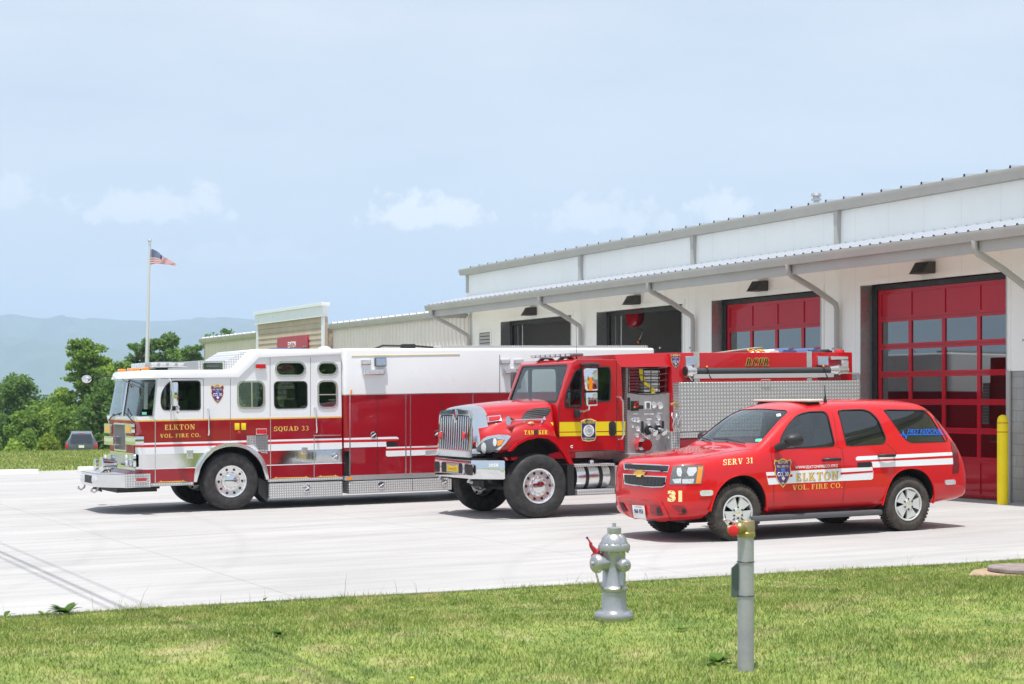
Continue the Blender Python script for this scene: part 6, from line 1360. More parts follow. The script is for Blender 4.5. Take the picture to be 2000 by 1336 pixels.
# pump house
pu0, pu1 = tk.U(e2, 185, 700, .26), tk.U(e2, 800, 700, .26); pz1 = tk.Z(e2, 400, 203, .26); pz0 = .85
zn = tk.Z(e2, 400, 580, .26)
bm = bm_(); box(bm, (pu0, .26, pz0), (pu1, 2*TW-.26, zn)); box(bm, (pu0, .62, zn+.002), (pu1, 2*TW-.26, pz1), 1); box(bm, (pu0, .26, zn+.002), (pu0+.05, .62, pz1), 0); pm = tk.part('pump_house', bm, [M['steel'], M['interior']], smooth=0)
bm = bm_(); box(bm, (pu0-.004, .262, pz0), (pu0-.001, .50, pz1+.02)); tk.part('tread_return', bm, treadplate('tread_return_plate', axes='yz'), pm, smooth=0)
cw0 = tk.U(c4, 88, 150, .3); cz0, cz1 = pz1+.006, tk.Z(c4, 480, 110, .26)
bm = bm_(); v0, v1 = prism(bm, [(cw0, cz0), (pu1+.02, cz0), (pu1+.02, cz1), (cw0, cz1-.03)], 'y', .24, 2*TW-.24)
for v in v0: 
    if v.co.z > cz0+.1: v.co.y += .10
for v in v1:
    if v.co.z > cz0+.1: v.co.y -= .10
tk.part('crosslay_cover', bm, M['red_tank'], smooth=0)
# hoses and netting in the crosslay
bm = bm_(); 
for k in range(9): box(bm, (pu0+.08, .29+.012*(k % 2), zn+.04+k*.052), (pu0+.26, .62, zn+.075+k*.052), 0, .012)
tk.part('red_hose', bm, mat('red_hose', (.45, .04, .06), .8, var=.2), pm)
bm = bm_()
for k in range(7): box(bm, (pu0+.36, .30+.014*(k % 2), zn+.02+k*.055), (pu0+.68, .62, zn+.062+k*.055), 0, .015)
tk.part('white_hose', bm, mat('pale_hose', (.82, .80, .76), .85, var=.2), pm)
bm = bm_(); hp_ = [tk.S(e2, x, y, .36) for x, y in ((350, 225), (362, 330), (375, 400), (430, 455), (500, 500), (520, 560), (530, 630))]
pr = None
for i, (x, z) in enumerate(hp_):
    cur = (addv(bm, (x-.04, .275+.01*math.sin(i*2), z)), addv(bm, (x+.04, .275+.01*math.cos(i*2), z)))
    if pr: addf(bm, [pr[0], pr[1], cur[1], cur[0]])
    pr = cur
tk.part('yellow_strap', bm, mat('yellow_strap', (.80, .60, .02), .7), pm, smooth=60, recalc=False)
bm = bm_(); N_ = lambda x, y: tk.S(e2, x, y, .25)
for k in range(6):
    x = 205+k*108; tube(bm, [(*[N_(x+((i/5)**2)*-6, 200+380*i/5+(25*math.sin(math.pi*(x-200)/560) if i == 5 else 0))[0:1]][0], .245, N_(x, 200+380*i/5)[1]) for i in range(6)], .009, 4)
for j in range(5):
    y = 205+j*90; tube(bm, [(N_(200+k*80, y)[0], .243-.012*math.sin(k*1.1+j), N_(200+k*80, y+(18+j*4)*math.sin(math.pi*k/7))[1]) for k in range(8)], .009, 4)
tk.part('net', bm, M['black'], pm)
# gauges, levers and outlets
def gauge(x, y, r, m=None, name='gauge'):
    q = N_(x, y); k = .00132; bm = bm_(); lathe(bm, [(r*k*1.2, 0), (r*k*1.2, -.02), (r*k, -.024), (r*k*.95, -.014), (0, -.014)], (q[0], .259, q[1]), 'y', 18, 0, mis=[0, 0, 0, 1]); return tk.part(name, bm, [M['chrome'], m or M['white_flat']], pm)
for x, y, r in ((572, 750, 36), (665, 760, 40), (290, 962, 28), (340, 965, 30), (340, 1095, 32), (495, 1015, 30), (625, 1012, 30), (640, 935, 30), (330, 1190, 26), (496, 1215, 32), (628, 1215, 32), (268, 1055, 16), (262, 965, 14)): gauge(x, y, r)
def panelbox(x0, y0, x1, y1, m, d=.03, name='switch_box'):
    a_, b_ = N_(x0, y1), N_(x1, y0); bm = bm_(); box(bm, (a_[0], .26-d, a_[1]), (b_[0], .259, b_[1]), 0, .004); return tk.part(name, bm, m, pm, smooth=20)
pb = panelbox(246, 690, 342, 834, M['dark'], .04)
for x, y, m in ((285, 735, 'lens_red'), (278, 778, 'lens_amber'), (318, 712, 'lens_red'), (320, 770, 'lens_red')): 
    a_ = N_(x, y); bm = bm_(); box(bm, (a_[0]-.016, .212, a_[1]-.016), (a_[0]+.016, .219, a_[1]+.016)); tk.part('button', bm, M[m], pb, smooth=0)
panelbox(352, 752, 415, 808, M['dark']); g_ = panelbox(436, 700, 524, 812, M['white_flat'])
for k in range(5): a_ = N_(480, 722+k*18); bm = bm_(); box(bm, (a_[0]-.035, .226, a_[1]-.007), (a_[0]+.035, .2295, a_[1]+.007)); tk.part('level_bar', bm, M['black'], g_, smooth=0)
panelbox(393, 985, 424, 1165, M['black'], .012, 'lever_slot'); panelbox(690, 980, 720, 1165, M['black'], .012, 'lever_slot'); panelbox(195, 640, 222, 822, M['black'], .03, 'rubber_latch')
for x, y in ((490, 1110), (622, 1105)):
    q = N_(x, y); bm = bm_(); tube(bm, [(q[0], .258, q[1]), (q[0], .20, q[1])], .075, 18, 1); tube(bm, [(q[0], .2, q[1]), (q[0]+.01, .10, q[1]-.02), (q[0]+.02, .04, q[1]-.06)], [.045, .045, .052], 14); tube(bm, [(q[0]+.01, .10, q[1]-.02), (q[0]+.09, .08, q[1]-.02)], .018, 6); tk.part('discharge_outlet', bm, [M['chrome'], M['black']], pm)
for x0, y0, x1, y1 in ((400, 1160, 435, 1235), (697, 1165, 735, 1225)):
    a_, b_ = N_(x0, y0), N_(x1, y1); bm = bm_(); tube(bm, [(a_[0], .25, a_[1]), (b_[0], .14, b_[1])], .014, 6); ball(bm, (b_[0], .14, b_[1]), .022); tk.part('lever', bm, M['chrome'], pm)
q = N_(380, 1325); bm = bm_(); tube(bm, [(q[0], .258, q[1]), (q[0], .12, q[1])], .115, 24, 1); tube(bm, [(q[0], .12, q[1]), (q[0], .03, q[1])], [.12, .10], 24); tk.part('intake_cap', bm, [M['chrome'], M['lens_red']], pm)
for x, y in ((310, 878), (470, 880), (540, 880), (665, 870), (505, 955)):
    a_ = N_(x, y); bm = bm_(); box(bm, (a_[0]-.045, .2555, a_[1]-.010), (a_[0]+.045, .2585, a_[1]+.010)); tk.part('label_plate', bm, M['white_flat'], pm, smooth=0)
# body behind the pump
B4 = lambda x, y, s=.2: tk.S(c4, x, y, s)
tb0, tb1 = pu1+.012, tk.U(c4, 1925, 400, 0); tz1 = B4(1000, 110)[1]; ty = .20
bm = bm_(); box(bm, (tb0, ty, 1.0), (tb1-.02, 2*TW-ty, tz1), 0, .015); tk.part('tank_body', bm, M['red_tank'], smooth=30)
lz0, lz1 = tk.Z(c4, 1200, 690, 0), tk.Z(c4, 1200, 327, 0); lu0 = tk.U(c4, 565, 500, 0)
bm = bm_(); box(bm, (lu0, 0, lz0), (tb1, ty-.002, lz1), 0, .01); tk.part('tread_locker', bm, M['tread_big'], smooth=20)
bm = bm_(); box(bm, (lu0-.004, .0, lz0-.35), (lu0-.001, ty, lz1)); tk.part('locker_end', bm, treadplate('tread_end_plate', axes='yz'), smooth=0)
bm = bm_(); box(bm, (lu0, 2*TW-ty+.002, lz0), (tb1, 2*TW, lz1), 0, .01); tk.part('tread_locker', bm, M['tread_big'], smooth=20)
bm = bm_(); box(bm, (lu0, -.006, lz0-.11), (tb1, ty-.004, lz0-.012), 0, .004); tk.part('locker_sill', bm, M['tread'], smooth=20)
bm = bm_(); box(bm, (lu0-.14, .06, .85), (lu0-.005, .26, lz0), 0, .004); tk.part('corner_plate', bm, M['tread'], smooth=20)
bm = bm_()
box(bm, (lu0, .03, .62), (4.30, ty+.2, lz0-.12), 0, .02); box(bm, (5.7, .03, .62), (tb1-.1, ty+.2, lz0-.12), 0, .02); tk.part('lower_body', bm, M['red_tank'], smooth=30)
for x0, x1 in ((695, 735), (1545, 1580)):
    a_, b_ = B4(x0, 330, .1), B4(x1, 110, .1); bm = bm_(); box(bm, (a_[0], .185, B4(x0, 330, .1)[1]), (b_[0], .198, tz1+.02)); box(bm, (a_[0], .03, B4(x0, 300, .1)[1]), (b_[0], .184, B4(x0, 285, .1)[1])); tk.part('hose_tray_bracket', bm, M['alu'], smooth=0)
hz_ = B4(1200, 247, .09)[1]; ha, hb = B4(640, 255, .09)[0], B4(1750, 247, .09)[0]
bm = bm_(); tube(bm, [(ha, .09, hz_), (hb, .09, hz_)], .056, 20); sh = tk.part('suction_hose', bm, mat('hose_black', (.045, .05, .058), .55, bump=.4, bscale=70), smooth=60)
bm = bm_(); tube(bm, [(ha-.09, .09, hz_), (ha-.085, .09, hz_), (ha+.02, .09, hz_), (ha+.03, .09, hz_), (ha+.12, .09, hz_)], [.088, .108, .108, .08, .066], 22); tube(bm, [(ha-.094, .09, hz_), (ha-.0905, .09, hz_)], .085, 20, 1); tube(bm, [(ha-.05, .01, hz_-.09), (ha+.01, .02, hz_-.16)], .014, 6); tk.part('hose_coupling', bm, [M['alu'], M['black']], sh, smooth=40)
bm = bm_(); tube(bm, [(hb-.18, .09, hz_), (hb-.02, .09, hz_), (hb-.015, .09, hz_), (hb+.02, .09, hz_), (hb+.025, .09, hz_), (hb+.22, .09, hz_)], [.07, .09, .105, .105, .075, .066], 22); tk.part('hose_coupling', bm, M['alu'], sh, smooth=40)
bm = bm_(); zt_ = B4(1200, 268, .09)[1]; prism(bm, [(.02, zt_), (.03, zt_-.075), (.15, zt_-.075), (.16, zt_), (.15, zt_), (.14, zt_-.065), (.04, zt_-.065), (.03, zt_)], 'x', ha+.05, hb-.12); tk.part('hose_tray', bm, mat('tray_paint', (.72, .72, .72), .35, metal=.3), smooth=0)
for x in (765, 1640):
    u_ = B4(x, 240, .09)[0]; bm = bm_(); lathe(bm, [(.058, -.018), (.064, -.018), (.064, .018), (.058, .018)], (u_, .09, hz_), 'x', 18); tube(bm, [(u_, .03, hz_-.03), (u_+.06, .02, hz_-.13)], .010, 5); tk.part('hose_strap', bm, M['black'], sh); bm = bm_(); ball(bm, (u_, .06, hz_+.075), .022); tk.part('strap_knob', bm, M['lens_amber'], sh)
for x0, x1 in ((600, 680), (1592, 1670)): lamp(tk, 'scene_light', tk.rect(c4, x0, 138, x1, 206, .015, sy=.2), .198, .06, M['lens_blue'], M['alu'])
a_ = B4(535, 175); shield(tk.r, a_[0], a_[1], B4(572, 170)[0]-B4(500, 170)[0], B4(535, 121)[1]-B4(535, 230)[1], .198)
for dx_, dy_ in ((-.012, 0), (.012, 0), (0, .012), (0, -.012), (0, 0)):
    q_ = abs(dx_)+abs(dy_) > 0
    tk.text('RCFR', (B4(1062, 208)[0]+dx_, B4(1062, 208)[1]+dy_), B4(1100, 155)[1]-B4(1100, 208)[1], M['gold' if q_ else 'black_ink'], sy=.196 if q_ else .192, width=B4(1235, 180)[0]-B4(1062, 180)[0], serif=True, shear=.25)
bm = bm_(); a_ = B4(1150, 325, .1); b_ = B4(1215, 308, .1); tube(bm, [(a_[0], .0, lz1), (a_[0], -.03, lz1+.03), (b_[0], -.03, lz1+.03), (b_[0], .0, lz1)], .008, 5); tk.part('locker_handle', bm, M['alu'])
bm = bm_(); 
for x, y, dx in ((505, 560, 0), (540, 565, .0)):
    p0 = tk.S(c4, x, y, .02); tube(bm, [(p0[0], -.0, p0[1]+.0), (p0[0]-.02, -.03, p0[1]-.06), (p0[0]+.02, -.03, p0[1]-.14), (p0[0]+.06, -.03, p0[1]-.06), (p0[0]+.04, -.02, p0[1]+.0)], .011, 6); tube(bm, [(p0[0]+.02, -.03, p0[1]-.14), (p0[0]-.01, -.03, p0[1]-.24), (p0[0]+.03, -.03, p0[1]-.32), (p0[0]+.05, -.03, p0[1]-.24), (p0[0]+.02, -.03, p0[1]-.14)], .011, 6)
tk.part('spanner_wrench', bm, M['alu'])
bm = bm_(); p0 = tk.S(c4, 518, 500, .0); tube(bm, [(p0[0]-.06, -.02, p0[1]), (p0[0]+.02, -.03, p0[1]+.03), (p0[0]+.07, -.02, p0[1]-.05)], .024, 8); tk.part('brass_fitting', bm, mat('brass_dull', (.5, .36, .12), .35, metal=.8))
# things on the top deck at the back
br_ = B4(1765, 112, .3); bm = bm_(); lathe(bm, [(.10, -.09), (.10, -.01), (.09, .05), (.07, .06), (0, .065)], (br_[0], .3, br_[1]), 'z', 18); bc = tk.part('beacon', bm, M['lens_red']); 
bm = bm_(); q0_, q1_ = B4(1697, 165, .15), B4(1828, 138, .15); box(bm, (q0_[0], .12, q0_[1]), (q1_[0], .40, q1_[1]), 0, .01); box(bm, (q1_[0]-.17, .10, q0_[1]-.16), (q1_[0], .34, q0_[1]-.002), 0, .02); tk.part('beacon_bracket', bm, M['alu'], smooth=20)
bm = bm_(); tube(bm, [(tb1-.45, .02, lz1+.13), (tb1-.02, .02, lz1+.13), (tb1-.02, .02, lz1)], .012, 6); tk.part('rear_rail', bm, M['alu'])
bm = bm_(); p0, p1 = B4(870, 104, .5), B4(1165, 68, .5); prism(bm, [(p0[0], tz1+.001), (p1[0], tz1+.09), (p1[0]+.01, tz1+.105), (p0[0], tz1+.012)], 'y', .4, .7); tk.part('tilted_board', bm, mat('weathered_board', (.32, .30, .24), .8, var=.3), smooth=0)
bm = bm_(); u_ = B4(1120, 95, .3)[0]; pts = [(u_-.12+.05*k+.02*math.sin(k*5), .28+.05*math.sin(k*2.3), tz1+.03+.02*math.cos(k*3)) for k in range(8)]; tube(bm, pts, .018, 6); tk.part('orange_rope', bm, mat('orange_rope', (.85, .38, .02), .8))
for x0, x1, m in ((1225, 1300, 'white_flat'), (1320, 1432, 'blue_tarp'), (1505, 1622, 'blue_tarp'), (1640, 1700, 'black')):
    a_, b_ = B4(x0, 100, .35)[0], B4(x1, 100, .35)[0]; hh = .05 if m != 'blue_tarp' else .075; bm = bm_()
    pts = [(a_+(b_-a_)*k/8, tz1+.004+hh*math.sin(math.pi*k/8)**.5*(.8+.3*math.sin(k*1.9))) for k in range(9)]; prism(bm, [(a_, tz1+.002)]+pts[1:-1]+[(b_, tz1+.002)], 'y', .28, .9)
    tk.part('folded_cover', bm, M[m] if m in M else mat('faded_blue', (.08, .13, .26), .7) if 'faded_blue' not in bpy.data.materials else bpy.data.materials['faded_blue'], smooth=50)
# ------------------------------------------------------------------ red utility vehicle
sv = Veh('utility_vehicle', parked(13.33, 20.27), 'scarlet four-door fire company SUV marked SERV 31 and ELKTON, parked nearest the camera', 'SUV')
SW = 1.0
sec = [
 (-1.08, [(.66, .36), (.62, .50), (.62, .72), (.64, .87), (.70, .99), (.80, 1.045), (1.0, 1.06)]),
 (-1.04, [(.38, .29), (.32, .48), (.32, .74), (.34, .93), (.42, 1.06), (.60, 1.11), (1.0, 1.125)]),
 (-.86, [(.18, .25), (.12, .46), (.12, .75), (.14, .97), (.20, 1.10), (.44, 1.155), (1.0, 1.17)]),
 (-.57, [(.09, .25), (.03, .46), (.03, .78), (.05, 1.03), (.12, 1.15), (.40, 1.185), (1.0, 1.205)]),
 (-.30, [(.07, .28), (.0, .48), (-.005, .80), (.03, 1.07), (.09, 1.175), (.38, 1.21), (1.0, 1.23)]),
 (.0, [(.06, .29), (-.005, .50), (-.01, .84), (.02, 1.10), (.08, 1.205), (.36, 1.235), (1.0, 1.255)]),
 (.24, [(.06, .29), (-.005, .50), (-.01, .86), (.015, 1.12), (.07, 1.235), (.34, 1.265), (1.0, 1.285)]),
 (.37, [(.06, .29), (-.005, .50), (-.01, .87), (.015, 1.14), (.075, 1.265), (.22, 1.30), (1.0, 1.315)]),
 (.53, [(.06, .29), (-.005, .50), (-.01, .88), (.012, 1.16), (.085, 1.36), (.22, 1.42), (1.0, 1.44)]),
 (.82, [(.06, .29), (-.005, .50), (-.01, .88), (.012, 1.17), (.125, 1.57), (.25, 1.65), (1.0, 1.69)]),
 (1.08, [(.06, .29), (-.005, .50), (-.01, .88), (.012, 1.18), (.17, 1.70), (.29, 1.81), (1.0, 1.87)]),
 (1.40, [(.06, .29), (-.005, .50), (-.01, .88), (.012, 1.19), (.20, 1.77), (.33, 1.885), (1.0, 1.93)]),
 (2.00, [(.06, .29), (-.005, .50), (-.01, .88), (.012, 1.19), (.205, 1.785), (.34, 1.91), (1.0, 1.95)]),
 (2.80, [(.06, .29), (-.005, .50), (-.01, .88), (.012, 1.19), (.205, 1.785), (.34, 1.905), (1.0, 1.95)]),
 (3.36, [(.07, .29), (.0, .50), (-.005, .88), (.02, 1.19), (.22, 1.765), (.36, 1.88), (1.0, 1.92)]),
 (3.56, [(.09, .32), (.015, .52), (.01, .88), (.03, 1.19), (.235, 1.73), (.38, 1.83), (1.0, 1.865)]),
 (3.78, [(.10, .34), (.03, .54), (.03, .86), (.05, 1.17), (.22, 1.52), (.40, 1.60), (1.0, 1.62)]),
 (4.00, [(.12, .36), (.05, .54), (.05, .82), (.08, 1.10), (.17, 1.23), (.42, 1.28), (1.0, 1.29)]),
 (4.09, [(.15, .42), (.09, .54), (.09, .70), (.11, .80), (.18, .85), (.5, .88), (1.0, .89)]),
 (4.13, [(.28, .48), (.25, .56), (.25, .66), (.27, .73), (.32, .77), (.55, .79), (1.0, .80)]),
]
def chaikin(P, k=2):
    for _ in range(k):
        Q = [P[0]]
        for a, b in zip(P[:-1], P[1:]): Q += [(a[0]*.75+b[0]*.25, a[1]*.75+b[1]*.25), (a[0]*.25+b[0]*.75, a[1]*.25+b[1]*.75)]
        P = Q+[P[-1]]
    return P
sbody = loft(sec, SW, [M['red_suv'], M['interior'], M['black']], None, 2, 'body', sv.r)
sk = Skin(sv, sbody.data); ssk = sbody.data.copy()
def TS(c, x, y):
    s_ = .1
    for _ in range(5):
        u, z = sv.S(c, x, y, s_); s_ = .012 if z < 1.2 else .012+(z-1.2)/.58*.19
    return (u, z)
wA = roundpoly([TS(c6, *p) for p in ((95, 505), (110, 405), (168, 300), (250, 215), (335, 190), (470, 186), (503, 215), (566, 482))], [.03, .04, .1, .12, .08, .05, .05, .03])
wB = roundpoly([TS(c6, *p) for p in ((590, 178), (800, 170), (868, 195), (930, 262), (992, 410), (978, 462), (662, 480))], [.05, .1, .12, .1, .06, .05, .03])
wC = roundpoly([TS(c6, *p) for p in ((976, 173), (1345, 178), (1402, 240), (1518, 442), (1195, 452), (1140, 408))], [.03, .06, .1, .03, .06, .05])
wS = roundpoly([(.17, 1.335), (1.83, 1.335), (1.70, 1.745), (1.60, 1.79), (1.0, 1.815), (.40, 1.79), (.30, 1.745)], [.06, .06, .05, .1, .2, .1, .05])
cav = [(.66, .95), (3.55, .95), (3.70, 1.28), (3.44, 1.70), (1.30, 1.73), (1.06, 1.67), (.62, 1.32), (.60, 1.0)]
AF = [sv.S(c5, *p) for p in ((838, 1100), (880, 925), (930, 825), (1010, 752), (1110, 722), (1200, 732), (1270, 792), (1318, 900), (1322, 1060))]; AF = chaikin(AF)
AR = [sv.S(c6, *p) for p in ((965, 990), (998, 860), (1040, 755), (1100, 692), (1190, 665), (1290, 682), (1358, 742), (1400, 850), (1385, 990))]; AR = chaikin(AR)
def smooth_arch(A): return [(A[0][0]-.01, .2)]+A+[(A[-1][0]+.0, .2)]
cut = [cutter(cav, 'y', .25, 1.75, M['interior'])]+[cutter(w_, 'y', -.2, 2.2, M['dark']) for w_ in (wA, wB, wC)]+[cutter(wS, 'x', .2, 1.30, M['dark'])]
for A_ in (AF, AR): cut += [cutter(smooth_arch(A_), 'y', -.2, .42, M['black']), cutter(smooth_arch(A_), 'y', 1.58, 2.2, M['black'])]
boolean(sbody, cut)
for w_, gm in ((wA, 'glass_mid'), (wB, 'glass_dark'), (wC, 'glass_dark')):
    cxx = sum(p[0] for p in w_)/len(w_)
    for side_ in (0, 1):
        pred = (lambda f: f.calc_center_median().y < .6 and f.normal.y < -.1) if side_ == 0 else (lambda f: f.calc_center_median().y > 1.4 and f.normal.y > .1)
        o = patch(ssk, w_, 'y', pred, .010, 'window' if side_ == 0 else 'far_window', M[gm], sv.r, smooth=60)
    sk.line('window_rubber', lambda x, y: (x, y), [], 1, M['dark']) if False else None
patch(ssk, wS, 'x', lambda f: f.normal.x < -.2 and f.calc_center_median().z > 1.28 and f.calc_center_median().x < 1.5, .008, 'windshield', M['glass'], sv.r, smooth=60)
patch(ssk, roundpoly([(.42, 1.22), (1.58, 1.22), (1.50, 1.70), (.50, 1.70)], .06), 'x', lambda f: f.normal.x > .3, -.006, 'rear_window', M['glass_dark'], sv.r, smooth=60)
for cc_, pts in ((c6, ((95, 505), (110, 405), (168, 300), (250, 215), (335, 190), (470, 186), (503, 215), (566, 482), (95, 505))), (c6, ((590, 178), (800, 170), (868, 195), (930, 262), (992, 410), (978, 462), (662, 480), (590, 178))), (c6, ((976, 173), (1345, 178), (1402, 240), (1518, 442), (1195, 452), (1140, 408), (976, 173)))):
    pp_ = roundpoly(list(pts[:-1]), 40, 5); sk.line('window_rubber', cc_, pp_+[pp_[0]], 2.0, M['dark'], off=.003, th=.0)
# seats and dash
bm = bm_(); box(bm, (.62, .3, 1.0), (.98, 1.7, 1.29), 0, .05); sv.part('dashboard', bm, M['interior'])
for u_, s_ in ((1.62, .58), (1.62, 1.42)): seat(sv, u_, s_, .98, w=.5, hh=.52)
bm = bm_(); box(bm, (2.35, .3, 1.0), (2.9, 1.7, 1.15), 0, .04); prism(bm, [(2.75, 1.1), (2.9, 1.1), (3.0, 1.55), (2.88, 1.55)], 'y', .32, 1.68); sv.part('rear_seat', bm, M['interior'])
steering(sv, 1.18, .60, 1.28, .19, 25)
bm = bm_(); box(bm, (1.28, .95, 1.66), (1.31, 1.15, 1.71), 0, .01); sv.part('rear_view_mirror', bm, M['dark'])
# wheels
for u_, sd in ((.0, 1), (2.946, 1), (.0, -1), (2.946, -1)): wheel(sv.r, u_, .392, .015 if sd == 1 else 1.985, .394, .255, 'suv', M['tyre_dusty'], side=sd, u_off=18 if u_ else 0)
bm = bm_(); box(bm, (-.7, .35, .30), (3.6, 1.65, .44)); box(bm, (-.06, .2, .30), (.06, 1.8, .42)); box(bm, (2.88, .2, .30), (3.0, 1.8, .42)); box(bm, (-.55, .5, .24), (-.2, 1.5, .34)); sv.part('underbody', bm, M['black'], smooth=0)
r0, r1 = sv.S(c6, -140, 1080)[0], sv.S(c6, 945, 1030)[0]; zr1 = sv.Z(c6, 500, 1040, -.06); zr0 = sv.Z(c6, 500, 1085, -.06)
for y0, y1 in ((-.06, .16), (1.84, 2.06)):
    bm = bm_(); box(bm, (r0, y0, zr0), (r1, y1, zr1), 0, .02); sv.part('running_board', bm, M['grey_plastic'], smooth=40)
# face
Lk = sk.lay
uo = Lk('grille', e3, [(203, 314), (520, 328), (832, 347), (808, 440), (500, 420), (210, 402)], M['chrome'], off=.001, th=.010, g=4)
Lk('grille_mesh', e3, [(220, 330), (520, 343), (815, 360), (795, 424), (500, 405), (224, 386)], M['dark'], off=.0125, th=.0, g=4, par=uo)
lo = Lk('grille', e3, [(195, 456), (360, 470), (500, 484), (792, 496), (765, 625), (735, 645), (600, 648), (400, 630), (215, 602)], M['chrome'], off=.001, th=.010, g=4)
Lk('grille_mesh', e3, [(212, 474), (360, 488), (500, 501), (774, 511), (750, 615), (725, 630), (600, 632), (400, 615), (230, 587)], M['dark'], off=.0125, th=.0, g=4, par=lo)
for k in range(11): sk.line('mesh_wire', e3, [(225+k*50, 475+k*3.2), (235+k*50-30, 600+k*2.5)], .5, M['grey_plastic'], off=.0135, par=lo)
Lk('bow_badge', e3, [(352, 462), (372, 424), (402, 424), (408, 404), (478, 408), (470, 428), (512, 433), (494, 474), (458, 476), (450, 502), (388, 496), (396, 474), (358, 474)], M['gold'], off=.014, th=.010, g=4)
hd = Lk('headlight', e3, [(882, 354), (1090, 347), (1285, 344), (1299, 362), (1290, 440), (1262, 598), (1040, 604), (830, 606), (848, 470)], mat('headlight_housing', (.20, .20, .19), .12, metal=.4, coat=1, var=.3, vscale=20), off=.001, th=.006, g=4)
Lk('indicator', e3, [(1222, 366), (1284, 364), (1252, 590), (1186, 592)], M['lens_amber'], off=.0085, th=.0, g=4, par=hd)
for q in ([(935, 380), (985, 378), (1000, 440), (985, 500), (945, 495), (925, 440)], [(1085, 375), (1195, 372), (1200, 420), (1150, 490), (1090, 495), (1062, 440)], [(865, 535), (985, 525), (985, 590), (900, 592)], [(1000, 535), (1165, 528), (1150, 592), (1005, 594)]):
    Lk('reflector', e3, q, M['lens_clear'], off=.009, th=.0, g=4, par=hd)
sk.write('31', e3, 802, 830, 1000, 834, 134, M['gold_pale'], bold=.06, off=.003)
va = Lk('bumper_valance', e3, [(128, 786), (420, 806), (716, 836), (770, 930), (838, 1082), (760, 1108), (690, 1138), (560, 1112), (400, 1080), (255, 1030), (165, 930)], M['red_suv'], off=.002, th=.014, g=5)
Lk('air_intake', e3, [(150, 852), (190, 856), (262, 982), (205, 966)], M['black'], off=.018, th=.0, g=4, par=va); Lk('air_intake', e3, [(268, 876), (335, 884), (356, 1046), (340, 1040)], M['red_dark'], off=.018, th=.0, g=4, par=va)  # flat deeper red on the skin paints the shade inside the intake
Lk('air_intake', e3, [(575, 892), (690, 900), (746, 1032), (605, 1024), (575, 980)], M['red_dark'], off=.018, th=.0, g=4, par=va); Lk('intake_shade', e3, [(660, 915), (696, 915), (742, 1026), (665, 1022)], M['black'], off=.0185, th=.0, g=4, par=va)  # deeper red and black patches paint the intake's shade, no hollow behind
pl = Lk('number_plate', e3, [(337, 886), (500, 898), (522, 1062), (358, 1046)], M['white_flat'], off=.024, th=.004, g=5)
sk.write('966 953', e3, 366, 992, 486, 1002, 52, M['navy'], off=.030, name='plate_lettering', par=pl, bold=.03); sk.write('VIRGINIA', e3, 372, 918, 470, 926, 14, M['navy'], off=.030, name='plate_lettering', par=pl)
Lk('fog_recess_shade', e3, [(850, 896), (960, 892), (1030, 905), (1068, 950), (1072, 1000), (1045, 1026), (960, 1032), (935, 975)], M['red_dark'], off=.002, th=.0, g=4)  # deeper red laid flat paints the shade round the fog lamp
Lk('fog_lamp', e3, [(1000, 930), (1050, 950), (1062, 1000), (1040, 1018), (1000, 1015)], M['black'], off=.003, th=.0, g=4)
mk1 = Lk('side_marker', e3, [(1242, 700), (1270, 688), (1400, 684), (1420, 700), (1418, 745), (1390, 760), (1262, 766), (1244, 745)], M['lens_clear'], off=.001, th=.016, g=4)
Lk('side_marker', c6, [(1488, 766), (1560, 760), (1574, 775), (1572, 800), (1500, 806), (1488, 795)], M['lens_clear'], off=.001, th=.016, g=3)
sk.line('bonnet_seam', c5, [(130, 622), (505, 650), (790, 632)], .8, M['dark'], off=.001); sk.line('bonnet_seam', c5, [(672, 640), (690, 600), (720, 580), (1060, 520), (1240, 500)], .8, M['dark'], off=.001)
sk.line('door_seam', c5, [(1360, 440), (1366, 560), (1384, 700), (1386, 1028)], .9, M['dark'], off=.001); sk.line('door_seam', c6, [(582, 490), (622, 500), (640, 620), (648, 780), (626, 975)], .9, M['dark'], off=.001)
sk.line('door_seam', c6, [(1000, 460), (1070, 520), (1092, 580), (1085, 670)], .9, M['dark'], off=.001); sk.line('door_seam', c6, [(530, 170), (560, 260), (590, 480)], .7, M['dark'], off=.001); sk.line('body_seam', c6, [(1345, 150), (1470, 350), (1530, 445)], .7, M['dark'], off=.001)
sk.line('sill_line', c6, [(45, 1018), (300, 1008), (640, 990), (960, 972)], 1.6, M['red_dark'], off=.002)
# arches
for A_ in (AF, AR):
    ip = [p for p in A_ if p[1] > .38]; cxm = (A_[0][0]+A_[-1][0])/2
    op = [(x+(x-cxm)*.03, z+.012) for x, z in ip]
    for y0, y1 in ((-.012, .02), (1.98, 2.012)):
        bm = bm_(); rr_ = [[addv(bm, (p[0], y, p[1])) for p in L_] for L_ in (ip, op) for y in (y0, y1)]
        for k in range(len(ip)-1):
            for a_, b_ in ((0, 1), (2, 3), (0, 2), (1, 3)): addf(bm, [rr_[a_][k], rr_[a_][k+1], rr_[b_][k+1], rr_[b_][k]])
        sv.part('arch_lip', bm, M['red_suv'], smooth=50)
